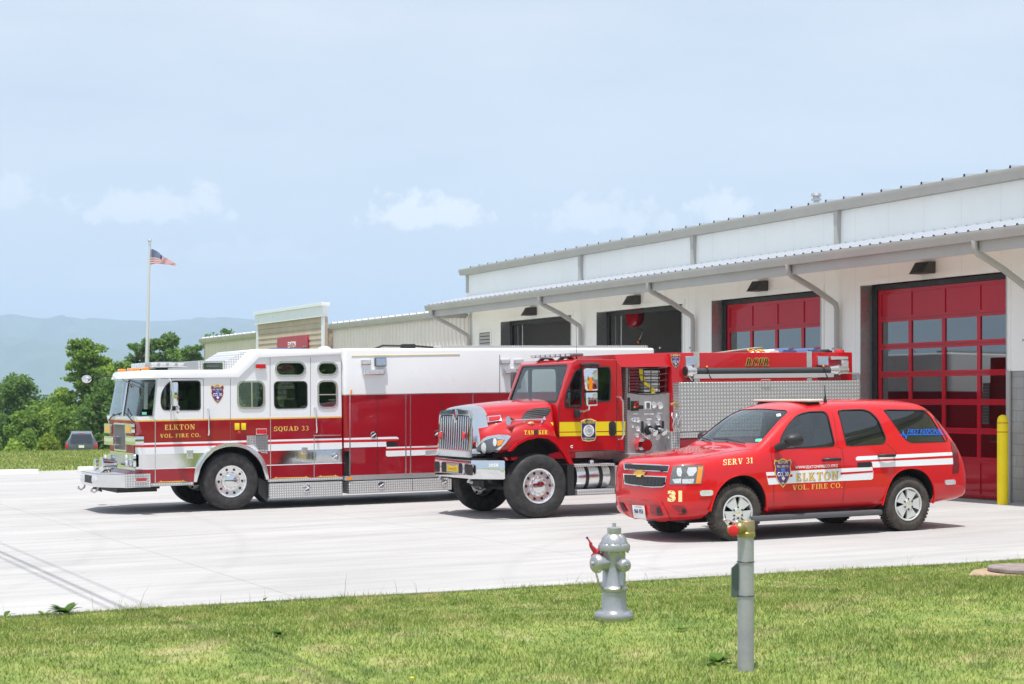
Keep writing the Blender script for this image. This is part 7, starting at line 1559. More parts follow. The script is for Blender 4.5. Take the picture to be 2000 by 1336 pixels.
# stripes and writing on the side
stp = sk.lay('white_band', c6, [(-18, 700), (300, 684), (870, 655), (882, 662), (880, 683), (886, 692), (884, 752), (870, 762), (210, 792), (5, 806)], M['stripe_white'], off=.0015, th=.0, g=8)
Lk('red_line', c6, [(-10, 730), (205, 718), (205, 738), (-4, 748)], M['red_suv'], off=.0035, th=0, g=8); Lk('red_line', c6, [(610, 702), (882, 686), (882, 700), (610, 720)], M['red_suv'], off=.0035, th=0, g=8)
Lk('white_line', c6, [(738, 580), (752, 567), (1550, 530), (1552, 558), (752, 601), (740, 598)], M['stripe_white'], off=.0015, th=0, g=8)
Lk('white_band', c6, [(872, 612), (1555, 580), (1559, 632), (884, 661), (880, 650), (878, 630)], M['stripe_white'], off=.0015, th=0, g=8)
Lk('black_notch', c6, [(750, 619), (860, 611), (876, 628), (870, 650), (858, 657), (754, 661)], M['black_ink'], off=.0025, th=0, g=8)
h = sk.hit(*c6(122, 707)); e_ = sv.S(c6, 47, 707), sv.S(c6, 197, 707), sv.S(c6, 122, 585), sv.S(c6, 122, 830)
shield(sv.r, h[0].x, h[0].z, e_[1][0]-e_[0][0], e_[2][1]-e_[3][1], h[0].y-.008)
sk.write('SERV 31', c5, 958, 642, 1208, 624, 48, M['gold_pale'], serif=True)
sk.write('WWW.ELKTONFIRECO.ORG', c6, 228, 671, 585, 655, 23, M['white_flat'], bold=.02, off=.004)
sk.write('ELKTON', c6, 238, 777, 594, 759, 66, M['black_ink'], serif=True, off=.0035); sk.write('ELKTON', c6, 235, 775, 590, 757, 66, M['gold'], serif=True, off=.006)
sk.write('VOL. FIRE CO.', c6, 205, 850, 622, 830, 42, M['gold'], serif=True, off=.004)
sk.write('FIRST RESPONSE', c6, 1172, 377, 1468, 371, 38, M['blue_vinyl'], bold=.0, off=.003, shear=.25)
sk.line('pulse_line', c6, [(1112, 388), (1128, 385), (1136, 345), (1142, 400), (1152, 375), (1160, 425), (1166, 388), (1180, 385), (1495, 379)], 1.4, M['blue_vinyl'], off=.003)
for x0, x1, y in ((466, 606, 596), (931, 1064, 563)):
    a, b = sv.S(c6, x0, y), sv.S(c6, x1, y-3); bm = bm_(); tube(bm, [(a[0], .01, a[1]), (a[0]+.02, -.035, a[1]+.005), ((a[0]+b[0])/2, -.045, (a[1]+b[1])/2+.005), (b[0]-.02, -.035, b[1]+.005), (b[0], .01, b[1])], [.016, .022, .024, .022, .016], 8); sv.part('door_handle', bm, M['dark'], smooth=60)
# mirror, tail lamp, roof gear
mc = Vector((*[sv.S(c6, 228, 425, -.16)[0]], -.16, sv.S(c6, 228, 425, -.16)[1]))
bm = bm_(); ball(bm, mc, 1, n=20, sc=(.17, .115, .092)); 
for v in bm.verts:
    if v.co.x > mc.x+.06: v.co.x = mc.x+.06+(v.co.x-mc.x-.06)*.45
tube(bm, [mc+Vector((-.08, .02, -.03)), mc+Vector((-.17, .10, -.09)), mc+Vector((-.20, .17, -.12))], [.06, .06, .05], 10); sv.part('side_mirror', bm, M['dark'], smooth=60)
bm = bm_(); ball(bm, (mc.x, 2.16, mc.z), 1, n=16, sc=(.13, .115, .09)); tube(bm, [(mc.x-.05, 2.1, mc.z-.04), (mc.x-.12, 1.97, mc.z-.1)], .05, 8); sv.part('side_mirror', bm, M['dark'], smooth=60)
Lk('tail_light', c6, [(1536, 446), (1575, 440), (1598, 540), (1608, 640), (1600, 704), (1552, 712), (1560, 600)], mat('dark_red_lens', (.16, .004, .01), .12, coat=1), off=.001, th=.006, g=3)
rz = 1.865; q0 = sv.S(c4, 1650, 478, .30); 
bu = q0[0]-.12
bm = bm_(); box(bm, (bu-.14, .32, rz+.035), (bu+.14, 1.74, rz+.075), 0, .02); lb2 = sv.part('light_bar', bm, mat('pale_bar', (.62, .57, .50), .3, coat=.6, var=.1), smooth=50)
bm = bm_()
for y in (.40, 1.55): prism(bm, [(bu-.16, rz-.05), (bu+.18, rz-.05), (bu+.1, rz+.036), (bu-.1, rz+.036)], 'y', y, y+.1)
sv.part('foot', bm, M['black'], lb2, smooth=0)
an_ = sv.S(c4, 1660, 460, .45); bm = bm_(); tube(bm, [(an_[0], .45, rz-.06), (an_[0], .45, rz+.05), (an_[0], .45, rz+.13), (an_[0]-.01, .45, rz+.28)], [.03, .026, .010, .004], 10); sv.part('antenna', bm, M['dark'], smooth=50)
for P_ in ([(770, 412), (800, 425), (862, 444)], [(880, 430), (990, 432), (1060, 448), (1150, 470)], [(975, 420), (1010, 438)]):
    sk.line('wiper', c5, P_, 1.8, M['dark'], off=.02, th=.01)
Lk('sticker', c5, [(1232, 418), (1285, 414), (1280, 440), (1228, 440)], M['sticker'], off=-.004, th=0, g=5); Lk('sticker', c5, [(1406, 208), (1440, 203), (1446, 224), (1410, 228)], M['white_flat'], off=-.004, th=0, g=5)
# ------------------------------------------------------------------ trees
M['bark'] = mat('bark', (.12, .09, .065), .9, var=.3, vscale=5)
def leafmat(name, c):
    m = bpy.data.materials.new(name); m.use_nodes = True; nt = m.node_tree; b = nt.nodes['Principled BSDF']
    gi = N(nt, 'ShaderNodeNewGeometry'); tc = N(nt, 'ShaderNodeTexCoord'); nz = N(nt, 'ShaderNodeTexNoise', i_Scale=.45, i_Detail=3); nt.links.new(tc.outputs['Object'], nz.inputs['Vector'])
    f = mth(nt, 'ADD', mth(nt, 'MULTIPLY', gi.outputs['Random Per Island'], .5), mth(nt, 'MULTIPLY', nz.outputs[0], .5))
    o = ramp(nt, f, [(.15, tuple(x*.5 for x in c)), (.5, c), (.85, (c[0]*1.7, c[1]*1.45, c[2]*1.3))]); nt.links.new(o, b.inputs['Base Color']); b.inputs['Roughness'].default_value = .6; b.inputs['Specular IOR Level'].default_value = .3
    tr = N(nt, 'ShaderNodeBsdfTranslucent'); nt.links.new(o, tr.inputs[0]); mx = N(nt, 'ShaderNodeMixShader', i_0=.45)
    nt.links.new(b.outputs[0], mx.inputs[1]); nt.links.new(tr.outputs[0], mx.inputs[2]); nt.links.new(mx.outputs[0], nt.nodes['Material Output'].inputs[0]); return m
LM = {'dark': leafmat('dark_leaves', (.15, .265, .07)), 'mid': leafmat('green_leaves', (.20, .33, .065)), 'light': leafmat('fresh_leaves', (.28, .42, .08)), 'lime': leafmat('lime_leaves', (.24, .33, .05))}
def leaf_mesh(name, lobes, n, size, m, parent, seed):
    """many small leaf clusters spread through a handful of uneven lobes: (x, y, z, rx, ry, rz)"""
    rs = np.random.RandomState(seed); vol = np.array([l[3]*l[4]*l[5] for l in lobes]); pick = rs.choice(len(lobes), n, p=vol**.8/(vol**.8).sum()); L = np.array(lobes)[pick]
    d = rs.normal(size=(n, 3)); d /= np.linalg.norm(d, axis=1)[:, None]; r = rs.uniform(0, 1, n)**.55
    lump = 1+.22*np.sin(d[:, 0]*7+L[:, 0]*3)*np.cos(d[:, 2]*8+L[:, 2]*2)
    C = L[:, :3]+d*L[:, 3:6]*(r*lump)[:, None]
    keep = (np.sin(C[:, 0]*2.3+C[:, 2]*1.1)+np.sin(C[:, 1]*2.0-C[:, 2]*2.7)+np.sin(C[:, 0]*1.1-C[:, 1]*1.9+C[:, 2]*.9)) > -1.25
    C = C[keep]; n = len(C)
    a = rs.normal(size=(n, 3)); a /= np.linalg.norm(a, axis=1)[:, None]; b = rs.normal(size=(n, 3)); b -= a*(a*b).sum(1)[:, None]; b /= np.linalg.norm(b, axis=1)[:, None]
    s = size*rs.uniform(.5, 1.3, n)[:, None]; P = np.stack([C-a*s, C+b*s*.55, C+a*s, C-b*s*.55], 1)
    me = bpy.data.meshes.new(name); me.vertices.add(n*4); me.vertices.foreach_set('co', P.astype(np.float32).ravel()); me.loops.add(n*4); me.loops.foreach_set('vertex_index', np.arange(n*4, dtype=np.int32))
    me.polygons.add(n); me.polygons.foreach_set('loop_start', np.arange(0, n*4, 4, dtype=np.int32)); me.polygons.foreach_set('loop_total', np.full(n, 4, dtype=np.int32)); me.update(calc_edges=True); me.materials.append(m)
    o = bpy.data.objects.new(name, me); scn.collection.objects.link(o); o.parent = parent; return o
def tree(name, cat, px, top, width, Y, kind, label, shape='round', n=5200, seed=1, group='trees beyond the field', ground_y=None, sz=.17, stems=1):
    """px, top, width in photo pixels at distance Y"""
    X = (px-1000)/FPX*Y; z0 = float(terrain(np.array([X]), np.array([Y]))[0]); zt = EYE+(780-top)/FPX*Y; H = zt-z0; hw = width/2/FPX*Y
    t = root(name, Matrix.Translation((X, Y, z0)), label, cat, group); rs = random.Random(seed); lobes = []; bm = bm_()
    if shape == 'bush': 
        for i in range(9): a = rs.uniform(0, 6.28); q = rs.uniform(0, .75)*hw; rr = hw*rs.uniform(.3, .5); lobes.append((q*math.cos(a), q*math.sin(a), rs.uniform(.25, .75)*H, rr, rr, H*rs.uniform(.22, .34)))
        for i in range(4): tube(bm, [(0, 0, -.2), (rs.uniform(-.3, .3)*hw, rs.uniform(-.3, .3)*hw, H*.35), (rs.uniform(-.6, .6)*hw, rs.uniform(-.6, .6)*hw, H*.65)], [.06, .04, .015], 6)
    else:
        base = {'round': .26, 'tall': .2, 'open': .18}[shape]; nb = {'round': 20, 'tall': 22, 'open': 26}[shape]
        tr = max(.12, H*.022); top_ = Vector((rs.uniform(-.1, .1)*hw, 0, H*.8)); trunk = [Vector((0, 0, -.3)), Vector((rs.uniform(-.05, .05)*hw, 0, H*.25)), Vector((rs.uniform(-.08, .08)*hw, rs.uniform(-.1, .1)*hw, H*.52)), top_]
        tube(bm, trunk, [tr*1.25, tr*.9, tr*.6, tr*.2], 8)
        for i in range(nb):
            f = (i+.6)/nb; z = H*(base+(.93-base)*f); a = i*2.399+rs.uniform(-.4, .4)
            prof = {'round': math.sin(math.pi*(.14+.76*f))**.7, 'tall': math.sin(math.pi*(.2+.7*f))**.6*.95, 'open': (1.0-.50*f)}[shape]
            q = hw*prof*rs.uniform(.15, .72); rr = hw*rs.uniform(.28, .46)*(1-.2*f)*(.95 if shape == 'open' else 1.15); rz = rr*rs.uniform(.6, .95)*(.7 if shape == 'open' else 1)
            c = (q*math.cos(a), q*math.sin(a), min(z, H-rz)); lobes.append((*c, rr, rr, rz))
            st_ = trunk[1].lerp(trunk[3], max(0, min(1, (z/H-.30)/.55))); tube(bm, [st_, st_.lerp(Vector(c), .55)+Vector((0, 0, -.02*H)), Vector(c)], [tr*.38, tr*.24, tr*.08], 5)
            for k in range(2 if shape != 'open' else 3):
                a2 = a+rs.uniform(-.9, .9); lobes.append((c[0]+rr*.9*math.cos(a2), c[1]+rr*.9*math.sin(a2), c[2]+rs.uniform(-.6, .5)*rz, rr*.5, rr*.5, rz*.5))
        if shape != 'open': lobes.append((0, 0, H*.55, hw*.45, hw*.45, H*.25))
    obj('trunk', bm, M['bark'], t, smooth=60); leaf_mesh('crown', lobes, n, sz, LM[kind], t, seed); return t
TR = [ # px, top, width, Y, kind, shape, n, label
 (30, 728, 130, 150, 'dark', 'round', 9000, 'dark rounded tree at the left edge of the picture'),
 (-60, 715, 150, 165, 'dark', 'round', 5000, 'dark tree just past the left edge of the picture'),
 (100, 770, 130, 135, 'mid', 'round', 9000, 'bushy mid-green tree left of the tall locust'),
 (178, 652, 150, 125, 'mid', 'open', 15000, 'tall open-crowned locust tree with layered feathery branches'),
 (118, 752, 90, 133, 'light', 'round', 6000, 'pale green tree in front of the gap left of the locust'),
 (205, 700, 90, 132, 'light', 'round', 7000, 'bright green tree just right of the locust trunk'),
 (60, 800, 90, 128, 'mid', 'round', 6000, 'low round green tree below the dark one at the left edge'),
 (145, 790, 100, 122, 'mid', 'round', 7000, 'leafy tree filling the gap under the tall locust'),
 (225, 700, 120, 140, 'mid', 'tall', 9000, 'dense green tree between the locust and the fire engine cab'),
 (275, 648, 90, 150, 'dark', 'tall', 8000, 'tall dark green tree just left of the flagpole'),
 (322, 640, 82, 150, 'dark', 'tall', 8000, 'tall rounded tree just right of the flagpole'),
 (378, 658, 80, 155, 'dark', 'tall', 7000, 'dark tree touching the left end of the annex roof'),
 (205, 735, 110, 120, 'dark', 'round', 6000, 'shadowy tree directly behind the dark parked car'),
 (440, 624, 96, 170, 'dark', 'round', 4000, 'treetop showing over the left part of the annex roof'),
 (496, 635, 60, 172, 'dark', 'round', 3000, 'small treetop over the annex roof beside the sign gable'),
 (350, 668, 110, 165, 'mid', 'round', 8000, 'low dark tree behind the flagpole trees'),
]
for i, (px, top, w_, Y, kind, shp, n, lab) in enumerate(TR):
    tree('tree', 'tree', px, top, w_, Y, kind, lab, shp, int(n*2.1), 20+i, sz=.14 if shp == 'open' else .155)
for i, (px, top, w_, Y, kind, lab) in enumerate(((97, 846, 62, 100, 'lime', 'bright yellow-green bush left of the dark parked car'), (25, 860, 70, 104, 'light', 'pale green bush low at the left edge'), (-20, 850, 60, 108, 'mid', 'green bush at the far left, under the dark tree'), (55, 838, 60, 112, 'mid', 'mid-green bush behind the bright yellow-green one'), (205, 840, 50, 108, 'dark', 'dark bush right behind the parked car'))):
    tree('bush', 'bush', px, top, w_, Y, kind, lab, 'bush', 4200, 60+i, 'bushes at the edge of the field', sz=.13)
# trees standing on the other side of the road: the photograph only shows them in the paint and glass
wood = []
rs = random.Random(9)
for i in range(40):
    a = R(-78+i*2.4); d = rs.uniform(75, 110); hh = rs.uniform(7, 12); wood.append((d*math.cos(a), d*math.sin(a), hh*.45, 4.5, 4.5, hh*.62))
o = leaf_mesh('roadside_wood', wood, 26000, .8, LM['dark'], None, 5); tag(o, 'row of trees across the road, seen only mirrored in paint and glass', 'trees', kind='stuff')
# ------------------------------------------------------------------ flag and pole
YF = 62.0; fx = (290.5-1000)/FPX*YF; zt = EYE+(780-472)/FPX*YF; zg = float(terrain(np.array([fx]), np.array([YF]))[0])
PX0, PX1 = (286.5-1000)/FPX*YF, (292.5-1000)/FPX*YF
fp = root('flagpole', Matrix.Translation((PX0-.08, YF, zg)), 'tall white flagpole with a ball on top standing behind the fire engine cab', 'flagpole')
bm = bm_(); b0 = Vector((0, 0, 0)); b1 = Vector((PX1-PX0+.08, 0, zt-zg)); tube(bm, [b0+(b1-b0)*k/8 for k in range(9)], [.075-.004*k for k in range(9)], 14); obj('pole', bm, mat('pale_pole', (.70, .70, .72), .35, metal=.3), fp, smooth=60)
bm = bm_(); ball(bm, b1+Vector((0, 0, .04)), .075); tube(bm, [b1-Vector((0, 0, .15)), b1], .05, 10); obj('ball_finial', bm, M['chrome'], fp, smooth=60)
bm = bm_(); tube(bm, [b1+Vector((.06, -.02, -.2)), b1*.5+Vector((.09, -.06, 0)), Vector((.08, -.06, 1.2))], .006, 4); obj('halyard', bm, M['white'], fp)
F0 = Vector((fx+.07+(PX1-PX0)*.3, YF, 0)); flw, flh = 1.05, .58
def flagpt(u_, v_):                                                # u along the fly, v down the hoist
    top_ = at(294+(343-294)*u_**.95, 486+(517-486)*u_**1.15, YF); bot = at(294+(343-294)*u_, 517+4.5*math.sin(u_*3.0)*(-1)*.6+5*u_**3, YF)
    p = top_.lerp(bot, v_); p.y += .16*math.sin(u_*8+v_*1.4)*u_**.5; p.z += .02*math.sin(u_*9); return p
fo = flagpt(0, 0); fl = root('flag', Matrix.Translation(fo), 'small American flag flying from the top of the pole', 'flag')
bm = bm_(); nu, nv = 24, 26; G = [[addv(bm, flagpt(i/nu, j/nv)-fo) for j in range(nv+1)] for i in range(nu+1)]
for i in range(nu):
    for j in range(nv): addf(bm, [G[i][j], G[i+1][j], G[i+1][j+1], G[i][j+1]], 2 if (i < nu*.42 and j < 14) else (j//2) % 2)
fm_ = [mat('flag_red', (.62, .02, .05), .7), mat('flag_white', (.85, .85, .84), .7), mat('flag_blue', (.03, .06, .26), .7)]
for m in fm_:                                                       # thin cloth lets light through
    nt = m.node_tree; tr_ = N(nt, 'ShaderNodeBsdfTranslucent'); tr_.inputs[0].default_value = nt.nodes['Principled BSDF'].inputs['Base Color'].default_value; mx_ = N(nt, 'ShaderNodeMixShader', i_0=.5)
    nt.links.new(nt.nodes['Principled BSDF'].outputs[0], mx_.inputs[1]); nt.links.new(tr_.outputs[0], mx_.inputs[2]); nt.links.new(mx_.outputs[0], nt.nodes['Material Output'].inputs[0])
obj('cloth', bm, fm_, fl, smooth=60)
bm = bm_()
for a in range(9):
    for b in range(11 if True else 0):
        if (a+b) % 2 == 0:
            u_, v_ = .42*(b+.8)/12.2, .54*(a+.8)/10; p = flagpt(u_, v_)-fo; q = Vector((0, -.004, 0)); s = .016
            addf(bm, [addv(bm, p+q+Vector((s*math.cos(t_), 0, s*math.sin(t_)))) for t_ in [k*1.2566 for k in range(5)]])
obj('stars', bm, bpy.data.materials['flag_white'], fl, smooth=0)
# ------------------------------------------------------------------ overhead cables whose shadows cross the concrete
cm = mat('cable_black', (.02, .02, .02), .6)
for p_, r_, h_, lab in ((2.72, .020, 8.0, 'thick overhead cable throwing the nearest dark shadow line on the concrete'), (2.53, .014, 8.3, 'thinner overhead cable throwing the second shadow line'), (2.82, .010, 8.9, 'thin overhead wire throwing the faint outer shadow line')):
    o = root('overhead_cable', site(p_, 20, h_), lab, 'cable', 'cables over the forecourt'); bm = bm_()
    tube(bm, [(0, t_, .00012*(t_-25)**2) for t_ in range(-60, 110, 5)], r_, 6); obj('wire', bm, cm, o)
# ------------------------------------------------------------------ parking stops
for x0, x1, lab in ((-70, 74, 'white concrete parking stop at the far left edge of the concrete'), (152, 330, 'white concrete parking stop behind the chrome bumper of the fire engine')):
    Yp = 48.3; a = at(x0, 918, Yp); b = at(x1, 918, Yp); pa, ta = PT(a.x, a.y); pb, tb = PT(b.x, b.y); tt = FAR_T-1.3
    pa = tt*((x0-1000)/FPX*W2[1]-W2[0])/(V2[0]-(x0-1000)/FPX*V2[1]); pb = tt*((x1-1000)/FPX*W2[1]-W2[0])/(V2[0]-(x1-1000)/FPX*V2[1])
    o = root('parking_stop', site((pa+pb)/2, tt), lab, 'parking stop', 'parking stops along the far edge'); bm = bm_(); L_ = (pb-pa)/2
    prism(bm, [(-.09, 0), (.09, 0), (.07, .11), (.04, .13), (-.04, .13), (-.07, .11)], 'x', -L_, L_); obj('block', bm, M['white'], o, smooth=0); bm = bm_()
    for s_ in (-.8, .8): cyl(bm, (s_*L_, 0, .125), (s_*L_, 0, .137), .018, 8)
    obj('steel_pin', bm, M['steel'], o)
# ------------------------------------------------------------------ dark car parked in the hollow of the field
YC = 105.0; xc = (159-1000)/FPX*YC; zc = float(terrain(np.array([xc]), np.array([YC]))[0]); zc = min(zc, EYE-(843-780)/FPX*YC-1.72)
zc = EYE-(843-780)/FPX*YC-1.74
car = root('parked_car', Matrix.Translation((xc, YC, zc)) @ Matrix.Rotation(R(13), 4, 'Z'), 'dark grey family car seen from behind, parked beyond the grassy rise', 'car')
car_m = mat('slate_paint', (.10, .11, .145), .3, coat=1)
bm = bm_()                                                          # cross-sections from the tailgate forward (y), car faces away
sec = [(0.0, .84, .40, .98, 1.0, .3), (.10, .93, .30, 1.02, 1.62, .66), (.45, .96, .28, 1.03, 1.74, .70), (2.2, .97, .28, 1.02, 1.76, .72), (3.0, .97, .28, 1.0, 1.66, .70), (3.7, .96, .28, .98, 1.10, .74), (4.6, .88, .30, .80, .86, .6), (4.8, .70, .36, .70, .74, .5)]
rows = []
for y, hw, zb_, zm, ztp, tw in sec:
    rows.append([addv(bm, (x, y, z)) for x, z in ((-hw*.9, zb_), (-hw, (zb_+zm)/2), (-hw*.98, zm), (-tw*.97 if ztp > 1.2 else -tw, (zm+ztp)/2+.1*(ztp-zm)), (-tw*.85, ztp), (tw*.85, ztp), (tw*.97 if ztp > 1.2 else tw, (zm+ztp)/2+.1*(ztp-zm)), (hw*.98, zm), (hw, (zb_+zm)/2), (hw*.9, zb_))])
for i in range(len(rows)-1):
    for k in range(10): addf(bm, [rows[i][k], rows[i][(k+1) % 10], rows[i+1][(k+1) % 10], rows[i+1][k]])
addf(bm, rows[0]); addf(bm, rows[-1]); obj('body', bm, car_m, car, smooth=45)
bm = bm_(); q = [(-.66, 1.06), (.66, 1.06), (.58, 1.56), (-.58, 1.56)]; addf(bm, [addv(bm, (x, -.02+.10*((z-1.0)/.62)-.012, z)) for x, z in q]); obj('rear_window', bm, M['glass_dark'], car, smooth=0)
for s_ in (-1, 1):
    bm = bm_(); box(bm, (s_*.78, -.03, .72), (s_*.93, .12, 1.02), 0, .02); obj('tail_light', bm, M['lens_red'], car)
    for y in (.8, 3.75):
        bm = bm_(); lathe(bm, [(0, -.11), (.2, -.11), (.33, -.1), (.34, 0), (.33, .1), (.2, .11), (0, .11)], (s_*.82, y, .34), 'x', 22); obj('wheel', bm, M['tyre'], car)
bm = bm_(); box(bm, (-.90, -.10, .38), (.90, .06, .62), 0, .04); obj('bumper', bm, M['dark'], car)
bm = bm_(); box(bm, (-.16, -.02, .76), (.16, -.006, .92)); obj('number_plate', bm, M['white_flat'], car, smooth=0)
bm = bm_(); box(bm, (-.2, .10, 1.60), (.2, .14, 1.64)); obj('brake_light', bm, M['lens_red'], car)
# ------------------------------------------------------------------ fire hydrant
def gz(X, Y): return float(terrain(np.array([X]), np.array([Y]))[0])
YH = 14.4; XH = (1199.5-1000)/FPX*YH; hp = YH/FPX; zh = EYE-(1208-780)*hp
hm = mat('silver_hydrant_paint', (.47, .47, .49), .34, metal=.75, var=.12, vscale=9, bump=.1, bscale=30)
hyd = root('fire_hydrant', Matrix.Translation((XH, YH, zh)), 'silver painted fire hydrant with chains on its caps, in the lawn', 'fire hydrant')
zz = lambda y: (1208-y)*hp
bm = bm_(); lathe(bm, [(.150, zz(1215)), (.163, zz(1206)), (.166, zz(1200)), (.155, zz(1195)), (.112, zz(1192)), (.104, zz(1188)), (.101, zz(1155)), (.114, zz(1153)), (.117, zz(1148)), (.103, zz(1145)), (.097, zz(1143)), (.094, zz(1078)), (.098, zz(1075))], (0, 0, 0), 'z', 32); obj('barrel', bm, hm, hyd, smooth=40)
bm = bm_(); lathe(bm, [(.100, zz(1077)), (.130, zz(1075)), (.134, zz(1068)), (.128, zz(1063)), (.104, zz(1061)), (.097, zz(1054)), (.080, zz(1047)), (.058, zz(1043)), (.058, zz(1031)), (.052, zz(1030)), (.022, zz(1029))], (0, 0, 0), 'z', 32)
for k in range(8):
    a = 2*math.pi*k/8; c_, s_ = math.cos(a), math.sin(a); tube(bm, [(c_*.102, s_*.102, zz(1061)), (c_*.092, s_*.092, zz(1051)), (c_*.062, s_*.062, zz(1044))], [.010, .009, .006], 5)
obj('bonnet', bm, hm, hyd, smooth=40)
bm = bm_()
for k in range(8): a = 2*math.pi*(k+.5)/8; tube(bm, [(math.cos(a)*.118, math.sin(a)*.118, zz(1079)), (math.cos(a)*.118, math.sin(a)*.118, zz(1060))], .010, 6)
obj('flange_bolts', bm, hm, hyd)
bm = bm_(); tube(bm, [(0, 0, zz(1031)), (0, 0, zz(1021.5))], .017, 5); obj('operating_nut', bm, M['steel'], hyd, smooth=0)
def nozzle(a, r, L, zc_):
    d = Vector((math.sin(a), -math.cos(a), 0)); bm = bm_(); tube(bm, [d*.05+Vector((0, 0, zc_)), d*L*.75+Vector((0, 0, zc_))], [r*.82, r*.78], 20); o = obj('nozzle', bm, hm, hyd, smooth=40)
    bm = bm_(); pts = [d*(L*k)+Vector((0, 0, zc_)) for k in (.72, .74, .90, .97, 1.0, 1.0, 1.10)]; tube(bm, pts, [r*.85, r*1.03, r*1.0, r*.84, r*.62, r*.25, r*.22], 20); obj('cap', bm, hm, o, smooth=40)
    bm = bm_(); e0 = d*L*.85+Vector((0, 0, zc_-r)); e1 = d*.10+Vector((d.y*-.02, 0, zc_-r-.12)); pts = []
    n_ = 16
    for k in range(n_+1):
        f = k/n_; p = e0.lerp(e1, f); p.z -= .055*math.sin(f*math.pi); pts.append(p)
    for k in range(n_):
        m_ = (pts[k]+pts[k+1])/2; dd = (pts[k+1]-pts[k]).normalized(); sd = dd.cross(Vector((0, 1, 0)) if k % 2 else Vector((0, 0, 1)).cross(dd)).normalized() if True else None
        tube(bm, [m_-dd*.010+sd*.005, m_+dd*.010+sd*.005, m_+dd*.010-sd*.005, m_-dd*.010-sd*.005], .004, 4, closed=True)
    obj('chain', bm, M['steel'], o)
nozzle(R(-62), .076, .205, zz(1099)); nozzle(R(28), .052, .20, zz(1101))
nozzle(R(-152), .052, .20, zz(1101))
mk = root('hydrant_marker', Matrix.Translation((XH-.085, YH+.03, zz(1080)+zh)), 'small red bent marker bracket sticking out from behind the hydrant cap', 'marker')
bm = bm_(); tube(bm, [(.02, 0, -.02), (-.045, 0, .01), (-.09, 0, -.03), (-.085, 0, -.06)], [.035, .03, .02, .012], 10); tube(bm, [(-.06, 0, .0), (-.105, -.01, .055), (-.11, -.01, .085)], [.025, .016, .014], 8); tube(bm, [(-.108, -.01, .08), (-.135, -.01, .12)], [.008, .007], 8)
obj('bracket', bm, mat('hydrant_red', (.45, .012, .03), .3, coat=.5), mk, smooth=50); bm = bm_(); tube(bm, [(-.133, -.01, .118), (-.143, -.01, .130)], .009, 8); obj('tip', bm, M['dark'], mk)
# ------------------------------------------------------------------ pipe post with the brass fitting
YP = 11.8; XP = (1456.5-1000)/FPX*YP; pp = YP/FPX; zp = EYE-(1306-780)*pp; yz = lambda y: (1306-y)*pp
post = root('standpipe_post', Matrix.Translation((XP, YP, zp)), 'galvanised steel pipe post with a grey metal flap strapped to its side', 'post')
bm = bm_(); tube(bm, [(0, 0, -.1), (0, 0, yz(1049))], .0555, 28); obj('pipe', bm, mat('galvanised', (.46, .45, .52), .5, metal=.55, var=.14, vscale=6), post, smooth=60)
bm = bm_(); prism(bm, [(-.098, yz(1166)), (-.048, yz(1166)), (-.048, yz(1100)), (-.062, yz(1100)), (-.098, yz(1110))], 'y', -.022, .004); obj('flap', bm, mat('grey_flap', (.10, .13, .14), .5, metal=.4), post, smooth=0)
for y in (1097, 1163):
    bm = bm_(); tube(bm, [(.0585*math.cos(k*.3927), .0585*math.sin(k*.3927), yz(y)) for k in range(16)], .0035, 5, closed=True); obj('wire_strap', bm, M['dark'], post)
bw = root('brass_valve', Matrix.Translation((XP, YP, zp+yz(1049))), 'brass wye fitting with a red cap, screwed on top of the pipe post', 'valve')
br = mat('brass', (.42, .33, .16), .38, metal=.85, var=.2, vscale=14); q = pp
bm = bm_(); lathe(bm, [(.060, .0), (.062, .01), (.062, .030), (.058, .034), (.058, .105), (.053, .112), (0, .112)], (.003, 0, 0), 'z', 24); obj('body', bm, br, bw, smooth=40)
bm = bm_(); tube(bm, [(-.01, -.02, .062), (-.06, -.045, .060), (-.085, -.055, .058)], [.042, .040, .036], 18); ball(bm, (-.048, -.06, .066), .038); tube(bm, [(-.085, -.055, .058), (-.125, -.04, .060)], [.030, .026], 14); obj('outlet', bm, br, bw, smooth=50)
bm = bm_(); tube(bm, [(-.085, -.055, .052), (-.100, -.115, .050), (-.1005, -.117, .050)], [.034, .035, .031], 22); obj('red_cap', bm, mat('cap_red', (.72, .015, .03), .45), bw, smooth=40)
bm = bm_(); tube(bm, [(-.075, -.06, .10), (-.13, -.05, .125), (-.15, -.05, .118)], [.008, .009, .007], 8); ball(bm, (-.15, -.05, .12), .011); tube(bm, [(-.06, -.03, .1), (-.06, -.03, .12)], .014, 8); obj('lever', bm, M['alu'], bw)
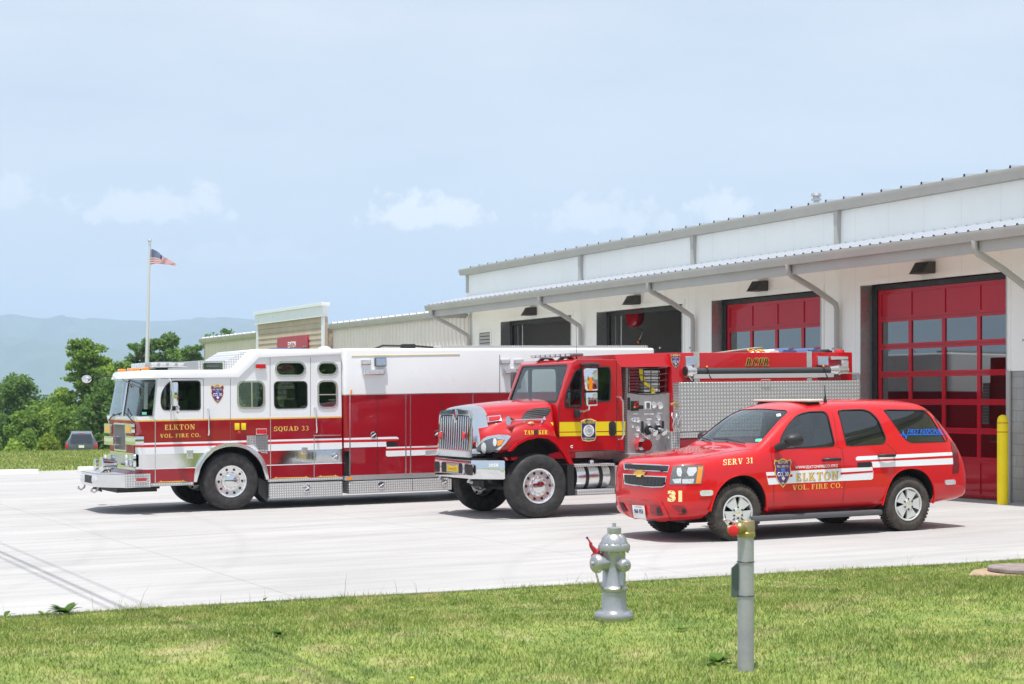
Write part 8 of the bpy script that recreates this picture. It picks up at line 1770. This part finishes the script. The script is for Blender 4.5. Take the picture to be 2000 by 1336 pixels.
# ------------------------------------------------------------------ round lid in the lawn, weeds
Ym = 18.8; xm = (2003-1000)/FPX*Ym; mh = root('ground_lid', Matrix.Translation((xm, Ym, gz(xm, Ym)+.01)), 'flat grey-brown round lid on bare soil at the right edge', 'lid')
bm = bm_(); lathe(bm, [(.34, -.1), (.34, .02), (.40, .025), (.40, .055), (.385, .065), (0, .068)], (0, 0, 0), 'z', 30); obj('lid', bm, mat('grey_brown_lid', (.27, .22, .21), .8, var=.3, vscale=9), mh, smooth=30)
bm = bm_(); lathe(bm, [(.62, -.06), (.56, .0), (.46, .012), (.33, .014)], (0, 0, 0), 'z', 30, cap=False); obj('soil_ring', bm, mat('bare_soil', (.42, .29, .20), .95, var=.3, vscale=14), mh, smooth=60)
wm = leafmat('weed_leaf', (.12, .24, .04))
def weed(px, py, s, n, lab, seed):
    rs = random.Random(seed); Y = 18.0
    for _ in range(12):
        X = (px-1000)/FPX*Y; z = gz(X, Y); z = max(z, zpl(PT(X, Y)[0]))+.015; Y = max(9, min(25, (EYE-z)*FPX/(py-780)))
    o = root('weed', Matrix.Translation((X, Y, z)), lab, 'weed', 'weeds in the lawn'); bm = bm_()
    for k in range(n):
        a = rs.uniform(0, 6.28); L = s*rs.uniform(.6, 1); up = rs.uniform(.3, 1.3); d = Vector((math.cos(a), math.sin(a), up)).normalized(); sd = Vector((-math.sin(a), math.cos(a), 0)); w = L*.19; prev = None
        for j in range(6):
            f = j/5; c_ = d*L*f-Vector((0, 0, L*.35*f*f)); ww = w*math.sin(math.pi*(.12+.88*f))+.001; cur = (addv(bm, c_-sd*ww), addv(bm, c_+Vector((0, 0, -.15*ww))), addv(bm, c_+sd*ww))
            if prev: addf(bm, [prev[0], prev[1], cur[1], cur[0]]); addf(bm, [prev[1], prev[2], cur[2], cur[1]])
            prev = cur
    obj('leaves', bm, wm, o, smooth=60); return o
weed(128, 1197, .22, 30, 'large broad-leaved weed on the edge of the concrete at lower left', 1); weed(85, 1202, .13, 9, 'small upright weed just left of the large broad-leaved one', 2); weed(10, 1203, .14, 5, 'thin weed at the left edge of the picture', 3)
weed(515, 1172, .09, 6, 'small weed on the concrete edge below the engine body', 4); weed(1400, 1293, .15, 22, 'leafy weed in the lawn just left of the pipe post', 5); weed(545, 1240, .12, 16, 'flat leafy weed in the middle of the left lawn', 6); weed(1330, 1230, .09, 12, 'broad-leaved weed between hydrant and pipe post', 7)
yf = root('dandelion', Matrix.Translation((0, 0, 0)), 'single yellow dandelion flower near the bottom edge of the picture', 'flower'); Yd = 11.35; xd = (805-1000)/FPX*Yd; zd_ = gz(xd, Yd); yf.matrix_world = Matrix.Translation((xd, Yd, zd_))
bm = bm_(); ball(bm, (0, 0, .055), .014, sc=(1, 1, .5)); obj('petals', bm, mat('dandelion_yellow', (.85, .65, .01), .6), yf); bm = bm_(); tube(bm, [(0, 0, 0), (0, 0, .05)], .002, 5); obj('stem', bm, wm, yf)
